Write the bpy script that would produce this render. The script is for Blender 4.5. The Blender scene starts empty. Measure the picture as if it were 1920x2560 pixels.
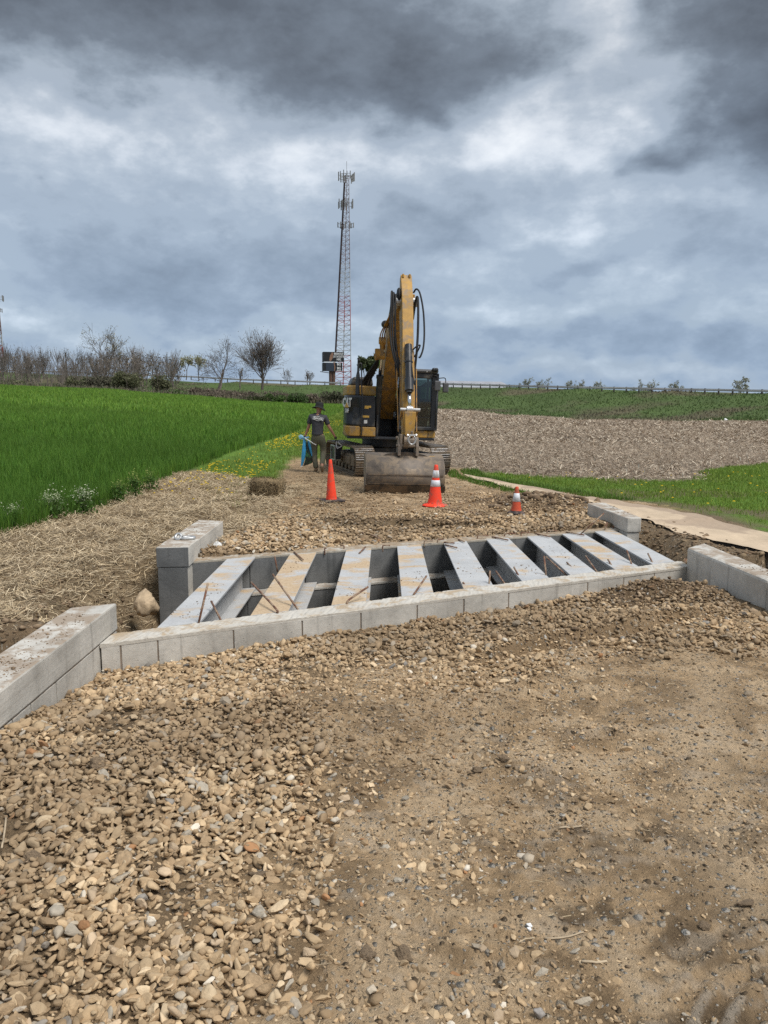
import bpy, bmesh, math, random
import numpy as np
from mathutils import Vector, Matrix, Euler
R = math.radians
random.seed(7)
rng = np.random.default_rng(11)
scene = bpy.context.scene
COL = scene.collection

# ------------------------------------------------------------------ camera
CAM_H = 1.78
PITCH = math.atan((1280 - 1005) / 1923.0)
cam_d = bpy.data.cameras.new('camera')
cam_d.sensor_fit = 'HORIZONTAL'
cam_d.sensor_width = 36.0
cam_d.lens = 36.0 * 1923.0 / 1920.0
cam_d.clip_start = 0.05
cam_d.clip_end = 9000
cam = bpy.data.objects.new('camera', cam_d)
COL.objects.link(cam)
cam.location = (0, 0, CAM_H)
cam.rotation_euler = (math.pi / 2 - PITCH, 0, 0)
scene.camera = cam

# ------------------------------------------------------------------ view
vs = scene.view_settings
vs.view_transform = 'Standard'
vs.look = 'None'
vs.exposure = 0.38
vs.gamma = 1.0
vs.use_curve_mapping = False
scene.cycles.max_bounces = 6
scene.cycles.diffuse_bounces = 3
scene.cycles.glossy_bounces = 3
scene.cycles.transparent_max_bounces = 8
scene.cycles.transmission_bounces = 4
scene.cycles.use_denoising = False

# ------------------------------------------------------------------ sun (veiled by cloud)
SUN_DIR = Vector((0.42, -0.30, 0.86)).normalized()
sun_d = bpy.data.lights.new('sun', 'SUN')
sun_d.energy = 2.6
sun_d.angle = R(24)
sun_d.color = (1.0, 0.97, 0.93)
sun = bpy.data.objects.new('sun', sun_d)
COL.objects.link(sun)
sun.rotation_euler = SUN_DIR.to_track_quat('Z', 'Y').to_euler()
sun.location = (8, 3, 30)

# ------------------------------------------------------------------ world: physical sky under a broken cloud deck
world = bpy.data.worlds.new('World')
scene.world = world
world.use_nodes = True
NT = world.node_tree
NT.nodes.clear()


class NB:
    """tiny node-building helper"""
    def __init__(s, nt): s.nt = nt
    def n(s, t, **kw):
        nd = s.nt.nodes.new(t)
        for k, v in kw.items(): setattr(nd, k, v)
        return nd
    def l(s, a, b): s.nt.links.new(a, b)
    def inp(s, sock, v):
        if hasattr(v, 'is_output'): s.l(v, sock)
        else: sock.default_value = v
    def m(s, op, a, b=0.0, c=None, clamp=False):
        nd = s.n('ShaderNodeMath', operation=op, use_clamp=clamp)
        s.inp(nd.inputs[0], a); s.inp(nd.inputs[1], b)
        if c is not None: s.inp(nd.inputs[2], c)
        return nd.outputs[0]
    def vm(s, op, a, b=(0, 0, 0), scale=None):
        nd = s.n('ShaderNodeVectorMath', operation=op)
        s.inp(nd.inputs[0], a); s.inp(nd.inputs[1], b)
        if scale is not None: s.inp(nd.inputs['Scale'], scale)
        return nd.outputs[0]
    def noise(s, vec, scale, detail=4, rough=0.5, dist=0.0, out='Fac'):
        nd = s.n('ShaderNodeTexNoise')
        if vec is not None: s.l(vec, nd.inputs['Vector'])
        nd.inputs['Scale'].default_value = scale
        nd.inputs['Detail'].default_value = detail
        nd.inputs['Roughness'].default_value = rough
        nd.inputs['Distortion'].default_value = dist
        return nd.outputs[out]
    def ramp(s, fac, stops, interp='LINEAR'):
        nd = s.n('ShaderNodeValToRGB')
        e = nd.color_ramp.elements
        while len(e) < len(stops): e.new(0.5)
        for i, (p, c) in enumerate(stops):
            e[i].position = p
            e[i].color = (*c, 1) if len(c) == 3 else c
        nd.color_ramp.interpolation = interp
        s.l(fac, nd.inputs['Fac'])
        return nd.outputs['Color']
    def mix(s, fac, a, b, blend='MIX'):
        nd = s.n('ShaderNodeMix', data_type='RGBA', blend_type=blend)
        s.inp(nd.inputs['Factor'], fac)
        s.inp(nd.inputs[6], a if hasattr(a, 'is_output') or len(a) == 4 else (*a, 1))
        s.inp(nd.inputs[7], b if hasattr(b, 'is_output') or len(b) == 4 else (*b, 1))
        return nd.outputs[2]
    def smooth(s, v, a, b):
        nd = s.n('ShaderNodeMapRange', interpolation_type='SMOOTHSTEP')
        s.inp(nd.inputs['Value'], v)
        nd.inputs['From Min'].default_value = a; nd.inputs['From Max'].default_value = b
        return nd.outputs['Result']


def build_world():
    b = NB(NT)
    out = b.n('ShaderNodeOutputWorld')
    tc = b.n('ShaderNodeTexCoord')
    d = b.vm('NORMALIZE', tc.outputs['Generated'])
    sep = b.n('ShaderNodeSeparateXYZ'); b.l(d, sep.inputs[0])
    x, y, z = sep.outputs
    # cloud layer: broad and flattened towards the horizon
    mp = b.n('ShaderNodeMapping'); mp.inputs['Scale'].default_value = (1.0, 1.0, 1.75); mp.inputs['Location'].default_value = (3.1, 1.7, .4)
    b.l(d, mp.inputs['Vector'])
    q = mp.outputs[0]
    # azimuth / elevation in degrees
    az = b.m('MULTIPLY', b.m('ARCTAN2', x, y), 57.2958)
    el = b.m('MULTIPLY', b.m('ARCSINE', z), 57.2958)
    warp = b.noise(q, 4.2, 3, 0.6, out='Color')
    ws = b.n('ShaderNodeSeparateColor'); b.l(warp, ws.inputs[0])
    azw = b.m('ADD', az, b.m('MULTIPLY', b.m('SUBTRACT', ws.outputs[0], 0.5), 14.0))
    elw = b.m('ADD', el, b.m('MULTIPLY', b.m('SUBTRACT', ws.outputs[1], 0.5), 9.0))
    # broad cloud masses: az, el, width, height, weight (positive = thick dark base)
    masses = [(-27, 24.5, 10, 5.4, 0.44), (-10, 25.0, 11, 4.8, 0.42), (3, 23.2, 7, 4.0, 0.42), (3.5, 19.4, 4.5, 1.5, 0.20), (-29, 17.8, 3.5, 1.8, 0.20), (10, 22.0, 2.5, 2.0, 0.14),
              (25, 22.5, 7.0, 6.2, 0.60), (24.5, 17.6, 5.0, 2.0, 0.34), (17.2, 16.2, 2.4, 1.3, 0.46),
              (14.8, 25.0, 2.4, 4.2, -0.30), (7, 16.8, 9, 1.9, -0.40), (-21, 18.6, 10, 2.2, -0.30), (13, 19.2, 3, 1.4, -0.20), (-5, 16.4, 8, 1.9, -0.26),
              (-17, 8.8, 13, 1.9, 0.22), (-9, 10.4, 6, 1.1, 0.08), (-26, 12.8, 5, 1.0, 0.12), (-13, 12.6, 3, .6, 0.10), (13, 9.2, 6, 1.0, 0.14), (3, 13.4, 4.0, 1.2, 0.07), (20, 4.6, 12, 1.5, 0.26), (8, 11.2, 7, .9, 0.12),
              (-6, 5.0, 9, 1.2, -0.16), (-24, 4.8, 9, 0.9, -0.12), (10, 6.4, 6, 0.8, -0.14), (22, 13.0, 8, 1.3, -0.16), (24, 8.0, 6, 0.9, -0.06), (6, 2.0, 20, .7, -0.10)]
    tot = None
    for (a, e, w, h, k) in masses:
        da = b.m('DIVIDE', b.m('SUBTRACT', azw, a), w)
        de = b.m('DIVIDE', b.m('SUBTRACT', elw, e), h)
        g = b.m('EXPONENT', b.m('MULTIPLY', b.m('ADD', b.m('MULTIPLY', da, da), b.m('MULTIPLY', de, de)), -1.0))
        t = b.m('MULTIPLY', g, k)
        tot = t if tot is None else b.m('ADD', tot, t)
    n1 = b.noise(q, 4.6, 7, 0.60, 0.0)
    n2 = b.noise(q, 17.0, 4, 0.62, 0.0)
    n2c = b.m('SUBTRACT', n2, 0.5)
    dens = b.m('ADD', b.m('ADD', b.m('MULTIPLY', b.m('SUBTRACT', n1, 0.5), 1.10), b.m('MULTIPLY', n2c, 0.30)), b.m('ADD', tot, 0.015))
    mask = b.smooth(dens, -0.045, 0.125)
    core = b.m('MULTIPLY', b.m('ADD', dens, b.m('MULTIPLY', n2c, 0.22)), b.m('ADD', 0.55, b.m('MULTIPLY', b.smooth(el, 11.0, 19.0), 0.45)))
    dark = b.ramp(core, [(0.0, (0.40, 0.46, 0.535)), (0.14, (0.295, 0.35, 0.42)), (0.32, (0.185, 0.222, 0.275)), (0.60, (0.118, 0.14, 0.175))])
    # thin bright veil above, brighter where the deck thins
    thin = b.m('ADD', b.m('MULTIPLY', dens, -1.0), b.m('MULTIPLY', n2c, 0.75))
    veil = b.ramp(thin, [(0.0, (0.42, 0.475, 0.545)), (0.12, (0.52, 0.57, 0.63)), (0.26, (0.74, 0.77, 0.81)), (0.48, (1.0, 1.0, 1.0))])
    tint = b.ramp(b.m('DIVIDE', el, 30.0, clamp=True), [(0.0, (0.84, 0.96, 1.10)), (0.35, (0.91, 0.98, 1.06)), (0.75, (1.0, 1.0, 1.0))])
    cl = b.vm('MULTIPLY', b.mix(mask, veil, dark), tint)
    thick = mask
    sky = b.n('ShaderNodeTexSky', sky_type='NISHITA')
    sky.sun_disc = False
    sky.sun_elevation = math.asin(SUN_DIR.z)
    sky.sun_rotation = math.atan2(SUN_DIR.x, SUN_DIR.y)
    sky.air_density = 1.2; sky.dust_density = 1.5
    bg1 = b.n('ShaderNodeBackground'); b.l(sky.outputs[0], bg1.inputs[0]); bg1.inputs[1].default_value = 0.09
    bg2 = b.n('ShaderNodeBackground'); b.l(cl, bg2.inputs[0]); bg2.inputs[1].default_value = 0.82
    cov = b.m('ADD', 0.88, b.m('MULTIPLY', thick, 0.12), clamp=True)
    mx = b.n('ShaderNodeMixShader')
    b.l(cov, mx.inputs[0]); b.l(bg1.outputs[0], mx.inputs[1]); b.l(bg2.outputs[0], mx.inputs[2])
    b.l(mx.outputs[0], out.inputs['Surface'])


build_world()
world.cycles.sampling_method = 'MANUAL'
world.cycles.sample_map_resolution = 256

# ------------------------------------------------------------------ small maths
def sstep(v, a, b):
    t = np.clip((v - a) / (b - a), 0, 1)
    return t * t * (3 - 2 * t)


def _hash(ix, iy, seed):
    h = (ix.astype(np.int64) * 374761393 + iy.astype(np.int64) * 668265263 + seed * 1442695041) & 0x7fffffff
    h = ((h ^ (h >> 13)) * 1274126177) & 0x7fffffff
    return ((h ^ (h >> 16)) & 0xffff) / 65535.0


def vnoise(x, y, seed=0):
    ix = np.floor(x); iy = np.floor(y)
    fx = x - ix; fy = y - iy
    fx = fx * fx * (3 - 2 * fx); fy = fy * fy * (3 - 2 * fy)
    a = _hash(ix, iy, seed); b_ = _hash(ix + 1, iy, seed)
    c = _hash(ix, iy + 1, seed); d = _hash(ix + 1, iy + 1, seed)
    return (a * (1 - fx) + b_ * fx) * (1 - fy) + (c * (1 - fx) + d * fx) * fy


def fbm(x, y, octs=4, seed=0, gain=0.5):
    x = np.asarray(x, float); y = np.asarray(y, float)
    s = np.zeros_like(x); a = 1.0; tot = 0
    for i in range(octs):
        ca, sa = math.cos(.65 + 1.1 * i), math.sin(.65 + 1.1 * i)
        s += a * vnoise((x * ca - y * sa) * 2 ** i + 17.3 * i, (x * sa + y * ca) * 2 ** i - 9.1 * i, seed + i)
        tot += a; a *= gain
    return s / tot


# ------------------------------------------------------------------ object helpers
def tag(o, label=None, cat=None, group=None, kind=None):
    if label: o['label'] = label
    if cat: o['category'] = cat
    if group: o['group'] = group
    if kind: o['kind'] = kind
    return o


def empty(name, loc=(0, 0, 0), rz=0.0, parent=None):
    o = bpy.data.objects.new(name, None)
    COL.objects.link(o)
    o.location = loc
    o.rotation_euler = (0, 0, rz)
    o.empty_display_size = 0.1
    if parent: o.parent = parent
    return o


def mesh_obj(name, verts, faces, mat=None, parent=None, smooth=False, bevel=0.0, loc=None):
    me = bpy.data.meshes.new(name)
    me.from_pydata([tuple(v) for v in verts], [], [tuple(f) for f in faces])
    me.update()
    return obj_from_mesh(name, me, mat, parent, smooth, bevel, loc)


def obj_from_mesh(name, me, mat=None, parent=None, smooth=False, bevel=0.0, loc=None):
    o = bpy.data.objects.new(name, me)
    COL.objects.link(o)
    if mat: me.materials.append(mat)
    if parent: o.parent = parent
    if loc is not None: o.location = loc
    if smooth:
        me.polygons.foreach_set('use_smooth', [True] * len(me.polygons))
    if bevel > 0:
        m = o.modifiers.new('bevel', 'BEVEL')
        m.width = bevel; m.segments = 2; m.limit_method = 'ANGLE'; m.angle_limit = R(40)
    return o


def np_mesh(name, V, F, mat=None, col=None, smooth=True, parent=None):
    """V (n,3), F (m,3) triangles; col (n,3) optional point colours"""
    V = np.ascontiguousarray(V, np.float32); F = np.ascontiguousarray(F, np.int32)
    me = bpy.data.meshes.new(name)
    k = F.shape[1]
    me.vertices.add(len(V)); me.vertices.foreach_set('co', V.ravel())
    me.loops.add(F.size); me.loops.foreach_set('vertex_index', F.ravel())
    me.polygons.add(len(F))
    me.polygons.foreach_set('loop_start', np.arange(0, F.size, k, dtype=np.int32))
    me.polygons.foreach_set('loop_total', np.full(len(F), k, np.int32))
    if smooth: me.polygons.foreach_set('use_smooth', np.ones(len(F), bool))
    me.update(calc_edges=True)
    if col is not None:
        at = me.attributes.new('Col', 'FLOAT_COLOR', 'POINT')
        c4 = np.ones((len(V), 4), np.float32); c4[:, :3] = col
        at.data.foreach_set('color', c4.ravel())
    o = bpy.data.objects.new(name, me)
    COL.objects.link(o)
    if mat: me.materials.append(mat)
    if parent: o.parent = parent
    return o


class MB:
    """collects simple solids into one mesh"""
    def __init__(s): s.v = []; s.f = []
    def add(s, verts, faces):
        k = len(s.v)
        s.v += [tuple(v) for v in verts]
        s.f += [tuple(i + k for i in f) for f in faces]
        return s
    def box(s, c, d, rot=None):
        hx, hy, hz = d[0] / 2, d[1] / 2, d[2] / 2
        vs_ = [Vector((sx * hx, sy * hy, sz * hz)) for sz in (-1, 1) for sy in (-1, 1) for sx in (-1, 1)]
        if rot is not None:
            m = rot if isinstance(rot, Matrix) else Euler(rot).to_matrix()
            vs_ = [m @ v for v in vs_]
        vs_ = [v + Vector(c) for v in vs_]
        return s.add(vs_, [(0, 2, 3, 1), (4, 5, 7, 6), (0, 1, 5, 4), (2, 6, 7, 3), (0, 4, 6, 2), (1, 3, 7, 5)])
    def bar(s, a, b_, w, h, up=(0, 0, 1)):
        a = Vector(a); b_ = Vector(b_); t = (b_ - a)
        L = t.length; t.normalize()
        u = Vector(up)
        if abs(t.dot(u)) > 0.98: u = Vector((0, 1, 0))
        sx = t.cross(u).normalized(); u = sx.cross(t)
        m = Matrix((sx, t, u)).transposed()
        return s.box((a + b_) / 2, (w, L, h), m)
    def prism(s, poly, axis, a, b_):
        """extrude a 2-D polygon along axis; poly coords are the two other axes in order"""
        n = len(poly)
        def P(p, t):
            if axis == 'x': return (t, p[0], p[1])
            if axis == 'y': return (p[0], t, p[1])
            return (p[0], p[1], t)
        vs_ = [P(p, a) for p in poly] + [P(p, b_) for p in poly]
        fs = [tuple(range(n))[::-1], tuple(range(n, 2 * n))] + [(i, (i + 1) % n, n + (i + 1) % n, n + i) for i in range(n)]
        return s.add(vs_, fs)
    def tube(s, pts, r, n=8, cap=True):
        pts = [Vector(p) for p in pts]
        rs = r if isinstance(r, (list, tuple)) else [r] * len(pts)
        vs_ = []; fs = []
        prev = None
        for i, p in enumerate(pts):
            t = (pts[min(i + 1, len(pts) - 1)] - pts[max(i - 1, 0)]).normalized()
            if prev is None:
                u = Vector((0, 0, 1)) if abs(t.z) < 0.9 else Vector((1, 0, 0))
            else: u = prev
            sx = t.cross(u)
            if sx.length < 1e-5: sx = t.cross(Vector((1, 0, 0.3)))
            sx.normalize(); u = sx.cross(t).normalized(); prev = u
            for k in range(n):
                a = 2 * math.pi * k / n
                vs_.append(p + (sx * math.cos(a) + u * math.sin(a)) * rs[i])
        for i in range(len(pts) - 1):
            for k in range(n):
                fs.append((i * n + k, i * n + (k + 1) % n, (i + 1) * n + (k + 1) % n, (i + 1) * n + k))
        if cap:
            fs.append(tuple(range(n))[::-1]); fs.append(tuple((len(pts) - 1) * n + k for k in range(n)))
        return s.add(vs_, fs)
    def cyl(s, a, b_, r, n=16): return s.tube([a, b_], r, n)
    def lathe(s, prof, n=24, origin=(0, 0, 0), axis='z'):
        vs_ = []; fs = []
        o = Vector(origin)
        for (r, z) in prof:
            for k in range(n):
                a = 2 * math.pi * k / n
                p = (r * math.cos(a), r * math.sin(a), z)
                if axis == 'x': p = (z, r * math.cos(a), r * math.sin(a))
                if axis == 'y': p = (r * math.sin(a), z, r * math.cos(a))
                vs_.append(o + Vector(p))
        m = len(prof)
        for i in range(m - 1):
            for k in range(n):
                fs.append((i * n + k, i * n + (k + 1) % n, (i + 1) * n + (k + 1) % n, (i + 1) * n + k))
        fs.append(tuple(range(n))[::-1]); fs.append(tuple((m - 1) * n + k for k in range(n)))
        return s.add(vs_, fs)
    def build(s, name, mat, parent=None, smooth=False, bevel=0.0, loc=None):
        o = mesh_obj(name, s.v, s.f, mat, parent, smooth, bevel, loc)
        bm = bmesh.new(); bm.from_mesh(o.data)
        bmesh.ops.recalc_face_normals(bm, faces=bm.faces)
        bm.to_mesh(o.data); bm.free()
        return o


def curve_pts(pts, n=24):
    """Catmull-Rom through the given points"""
    P = [Vector(p) for p in pts]
    P = [P[0] * 2 - P[1]] + P + [P[-1] * 2 - P[-2]]
    out = []
    seg = len(P) - 3
    for i in range(n + 1):
        t = i / n * seg
        k = min(int(t), seg - 1); f = t - k
        a, b_, c, d = P[k:k + 4]
        out.append(0.5 * ((2 * b_) + (c - a) * f + (2 * a - 5 * b_ + 4 * c - d) * f * f + (3 * b_ - a - 3 * c + d) * f ** 3))
    return out


def copy_tree(o, parent=None):
    c = o.copy()
    COL.objects.link(c)
    c.parent = parent
    for ch in list(o.children):
        copy_tree(ch, c)
    return c


# ------------------------------------------------------------------ materials
def new_mat(name):
    m = bpy.data.materials.new(name)
    m.use_nodes = True
    nt = m.node_tree
    nt.nodes.clear()
    b = NB(nt)
    out = b.n('ShaderNodeOutputMaterial')
    bs = b.n('ShaderNodeBsdfPrincipled')
    b.l(bs.outputs[0], out.inputs['Surface'])
    return m, b, bs


def simple_mat(name, col, rough=0.6, metal=0.0, var=0.25, scale=6.0, dirt=None, dirt_amt=0.0, dirt_scale=3.0, bump=0.0, bump_scale=40.0, spec=0.5, coat=0.0):
    """base colour broken up by noise, optional second dirt colour in blotches"""
    m, b, bs = new_mat(name)
    tc = b.n('ShaderNodeTexCoord')
    v = tc.outputs['Object']
    n = b.noise(v, scale, 6, 0.6)
    dark = tuple(c * (1 - var) for c in col); lite = tuple(min(1, c * (1 + var)) for c in col)
    c = b.ramp(n, [(0.3, dark), (0.7, lite)])
    if dirt is not None:
        dn = b.noise(v, dirt_scale, 8, 0.65, 0.4)
        f = b.smooth(dn, 0.62 - dirt_amt * 0.5, 0.78 - dirt_amt * 0.5)
        c = b.mix(f, c, dirt)
    b.l(c, bs.inputs['Base Color'])
    rr = b.m('ADD', rough - 0.08, b.m('MULTIPLY', n, 0.16), clamp=True)
    b.l(rr, bs.inputs['Roughness'])
    bs.inputs['Metallic'].default_value = metal
    bs.inputs['Specular IOR Level'].default_value = spec
    bs.inputs['Coat Weight'].default_value = coat
    if bump > 0:
        bn = b.noise(v, bump_scale, 5, 0.6)
        bp = b.n('ShaderNodeBump'); bp.inputs['Strength'].default_value = 1.0
        bp.inputs['Distance'].default_value = bump
        b.l(bn, bp.inputs['Height']); b.l(bp.outputs[0], bs.inputs['Normal'])
    return m


def attr_mat(name, rough=0.9, var=0.35, scale=30.0, bump=0.0, bump_scale=80.0, spec=0.25, trans=0.0):
    """colour from the mesh's own Col attribute, broken up by noise"""
    m, b, bs = new_mat(name)
    at = b.n('ShaderNodeAttribute'); at.attribute_name = 'Col'
    tc = b.n('ShaderNodeTexCoord')
    n = b.noise(tc.outputs['Object'], scale, 5, 0.6)
    k = b.m('ADD', 1 - var, b.m('MULTIPLY', n, 2 * var))
    kv = b.n('ShaderNodeCombineXYZ')
    for i in range(3): b.l(k, kv.inputs[i])
    c = b.vm('MULTIPLY', at.outputs['Color'], kv.outputs[0])
    b.l(c, bs.inputs['Base Color'])
    bs.inputs['Roughness'].default_value = rough
    bs.inputs['Specular IOR Level'].default_value = spec
    if bump > 0:
        bn = b.noise(tc.outputs['Object'], bump_scale, 6, 0.65)
        bp = b.n('ShaderNodeBump'); bp.inputs['Distance'].default_value = bump
        b.l(bn, bp.inputs['Height']); b.l(bp.outputs[0], bs.inputs['Normal'])
    if trans > 0:
        nt = m.node_tree
        tr = b.n('ShaderNodeBsdfTranslucent'); b.l(c, tr.inputs['Color'])
        mx = b.n('ShaderNodeMixShader'); mx.inputs[0].default_value = trans
        out = [x for x in nt.nodes if x.type == 'OUTPUT_MATERIAL'][0]
        b.l(bs.outputs[0], mx.inputs[1]); b.l(tr.outputs[0], mx.inputs[2]); b.l(mx.outputs[0], out.inputs['Surface'])
    return m

# ------------------------------------------------------------------ terrain
U_K = np.array([-1.3, -0.5, -0.345, -0.19, -0.095, 0.0, 0.07, 0.16, 0.25, 0.37, 0.5, 1.3])
PROF = [
    [(0, 0), (10, 0), (20, .35), (40, 1.2), (70, 2.6), (100, 3.8), (130, 3.6), (185, 6), (200, 9.6), (216, 9.6), (235, 5), (400, 3), (5000, 0)],
    [(0, 0), (10, 0), (20, .35), (40, 1.25), (70, 2.7), (100, 3.75), (108, 3.65), (130, 3.8), (170, 5.0), (185, 6), (200, 9.6), (216, 9.6), (235, 5), (400, 3), (5000, 0)],
    [(0, 0), (12, 0), (25, .3), (50, 1.25), (80, 2.45), (105, 3.3), (113, 3.0), (135, 2.9), (165, 3.9), (176, 4.6), (190, 8.05), (206, 8.05), (222, 4), (400, 2.5), (5000, 0)],
    [(0, 0), (15, 0), (30, .25), (60, .85), (110, 2.05), (118, 1.8), (140, 2.0), (158, 2.6), (172, 6.2), (188, 6.2), (205, 3), (400, 2), (5000, 0)],
    [(0, 0), (14, 0), (22, 0), (40, .2), (111, 1.5), (118, 1.5), (138, 1.9), (147, 2.4), (161, 5.45), (177, 5.45), (192, 2.8), (400, 2), (5000, 0)],
    [(0, 0), (13, 0), (20, -.08), (40, .0), (100, 1.2), (115, 1.3), (132, 1.7), (150, 4.9), (166, 4.9), (180, 2.5), (400, 2), (5000, 0)],
    [(0, 0), (13, 0), (20, -.08), (40, 0.0), (115, .76), (124, 1.3), (140, 4.5), (156, 4.5), (170, 2), (400, 2), (5000, 0)],
    [(0, 0), (13, 0), (20, -.07), (40, -.02), (105, .0), (113, .7), (131, 4.25), (147, 4.25), (160, 1.8), (400, 2), (5000, 0)],
    [(0, 0), (13, 0), (20, -.06), (40, -.05), (95, -.44), (103, .2), (122, 3.85), (138, 3.85), (150, 1.5), (400, 1.8), (5000, 0)],
    [(0, 0), (13, 0), (20, -.06), (45, -.1), (87, -.42), (95, .2), (113, 3.4), (129, 3.4), (142, 1.2), (400, 1.6), (5000, 0)],
    [(0, 0), (20, -.05), (50, -.1), (80, -.3), (86, .1), (105, 3.0), (121, 3.0), (135, 1), (400, 1.5), (5000, 0)],
    [(0, 0), (20, -.05), (40, -.1), (60, -.3), (82, 2.4), (98, 2.4), (110, 1), (400, 1.5), (5000, 0)],
]
def wheat_x(y): return np.interp(y, [7, 9, 10, 11, 13, 24, 35, 60, 112], [-5.6, -5.35, -5.12, -4.92, -4.72, -4.9, -4.7, -4.3, -4.0])


def far_height(x, y):
    Y = np.maximum(y, 0.5)
    u = np.clip(x / np.maximum(Y, 6.0), -1.3, 1.3)
    zs = np.stack([np.interp(Y, [p[0] for p in pr], [p[1] for p in pr]) for pr in PROF])
    k = np.clip(np.searchsorted(U_K, u) - 1, 0, len(U_K) - 2)
    f = (u - U_K[k]) / (U_K[k + 1] - U_K[k])
    idx = np.arange(len(u))
    return zs[k, idx] * (1 - f) + zs[k + 1, idx] * f


def y_near(x): return 5.53 + 0.505 * (x + 2.11)      # front face of the near headwall
def y_far(x): return 8.54 + 0.40 * (x + 2.18)        # front face of the far backwall


def height(x, y, detail=True):
    shp = np.shape(x)
    x = np.atleast_1d(np.asarray(x, float)).ravel(); y = np.atleast_1d(np.asarray(y, float)).ravel()
    z = far_height(x, y)
    yn = y_near(x); yf = y_far(x)
    near = sstep(y, 9.0, 6.0)
    # approach: rises towards the camera, drops to the headwall
    dn = yn - y
    app = -0.06 - 0.13 * sstep(dn, 1.9, 0.1)
    app = app - 0.07 * sstep(x, -0.9, -2.0) * sstep(dn, 1.1, 0.0)
    z = np.where(y < yn + 0.12, z + app * sstep(np.abs(x), 9, 5), z)
    # left-hand gravel bank is heaped a little
    z = z + 0.07 * sstep(x, -0.6, -1.3) * sstep(y, 4.9, 3.6) * (y > 0)
    # stream channel under the bridge
    inx = (x > -2.16) & (x < 3.40)
    pit = sstep(y, yn + 0.08, yn + 0.2) * sstep(y, yf + 0.17, yf + 0.08)
    z = np.where(inx, z * (1 - pit) - 1.9 * pit, z)
    # banks left and right of it
    xl = sstep(x, -3.5, -2.15) * (x <= -2.16)
    wl = sstep(y, 5.7, 6.7) * sstep(y, 9.2, 8.0)
    z = z - 1.15 * xl ** 1.5 * wl
    xr = sstep(x, 4.15, 3.42) * (x >= 3.40)
    wr = sstep(y, 8.0, 9.0) * sstep(y, 11.4, 10.4)
    z = z - .6 * xr ** 1.5 * wr
    # far approach: shallow scrape with a cut edge, level gravel
    far_on = (y > yf + 0.12) & (y < 30)
    edge = 11.55 + 0.25 * (fbm(x * 1.7, y * 0.3, 3, 5) - 0.5) - 0.10 * x
    scr = sstep(y, edge + 0.05, edge - 0.03) * sstep(x, -1.4, -0.6) * sstep(x, 2.2, 1.2)
    z = z - np.where(far_on, 0.085 * scr - .035 * sstep(y - yf, 1.2, .3) + .01, 0)
    # dirt heaps
    def heap(cx, cy, rx, ry, h, seed):
        d = ((x - cx) / rx) ** 2 + ((y - cy) / ry) ** 2
        return h * np.exp(-d) * (0.6 + 0.8 * fbm(x * 5, y * 5, 3, seed))
    z = z + heap(2.95, 13.0, .65, .75, 0.20, 21) + heap(2.2, 13.6, .7, .5, 0.08, 22)
    z = z + heap(2.75, 7.38, .65, .30, 0.20, 23) + heap(1.5, 6.55, .5, .22, 0.08, 27)
    z = z + heap(-2.9, 11.9, .5, .7, 0.07, 24) + heap(-1.6, 13.6, .8, .8, 0.06, 25) + heap(-3.0, 5.6, .5, .9, .12, 26)
    # wheel rut
    tx, ty = 2.15, 1.2; L = math.hypot(tx, ty)
    s_ = ((x - .55) * tx + (y - 5.3) * ty) / L; o_ = (-(x - .55) * ty + (y - 5.3) * tx) / L + 0.10 * (fbm(x * 2, y * 2, 2, 31) - .5)
    z = z + (np.exp(-((o_ - .07) / .07) ** 2) * .10 - np.exp(-(o_ / .06) ** 2) * .09) * sstep(s_, .0, .4) * sstep(s_, 2.9, 2.3)
    # tyre tread arcs, bottom right
    r_ = np.hypot(x - 1.62, y - 1.55)
    arc = sstep(r_, .40, .46) * sstep(r_, 1.05, .9) * sstep(x, 0.7, 0.95) * (y > 1.2) * (y < 3.6)
    z = z + arc * 0.011 * (.4 + fbm(x * 6, y * 6, 3, 49)) * np.sin(r_ * 2 * math.pi / .085)
    cle = sstep(np.abs(x - 1.0), .55, .3) * sstep(y, 3.6, 4.0) * sstep(y, 5.2, 4.8) + sstep(np.abs(x - .1), .5, .25) * sstep(y, 2.0, 2.3) * sstep(y, 3.6, 3.2)
    z = z + cle * .020 * np.clip(np.sin((y + .12 * x) * 2 * math.pi / .17) * 2, -1, 1) * sstep(fbm(x * 3, y * 3, 3, 47), .42, .56)
    if detail:
        nr = sstep(y, 60, 15)
        lane = sstep(np.abs(x + 0.3), 7, 4)
        z = z + nr * lane * (0.05 * (fbm(x * 1.3, y * 1.3, 3, 41) - .5) + 0.050 * (fbm(x * 5, y * 5, 3, 42) - .5))
        z = z + sstep(y, 14, 8) * lane * 0.030 * (fbm(x * 18, y * 18, 4, 43, .6) - .5)
        straw = sstep(x, -2.0, -2.5) * sstep(x, -5.5, -4.3) * sstep(y, 3, 4) * sstep(y, 19, 16)
        z = z + straw * 0.12 * (fbm(x * 2.6, y * 2.6, 4, 44) - .45)
        z = z + sstep(y, 20, 60) * np.where(x > 0, .14, .35) * (fbm(x * .12, y * .12, 3, 45) - .5)
    return z.reshape(shp)


def H(x, y): return float(height(np.array([x]), np.array([y]))[0])


def path_edges(y):
    """near and far edge x of the mat path at depth y"""
    yy = [8.0, 9.0, 10.3, 11.4, 12.7, 15.8, 18.6, 19.2]
    ne = [4.95, 4.57, 4.13, 3.86, 3.50, 2.74, 2.04, 1.95]
    fe = [6.15, 5.72, 5.36, 5.08, 4.78, 3.35, 2.30, 2.05]
    return np.interp(y, yy, ne), np.interp(y, yy, fe)


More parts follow.
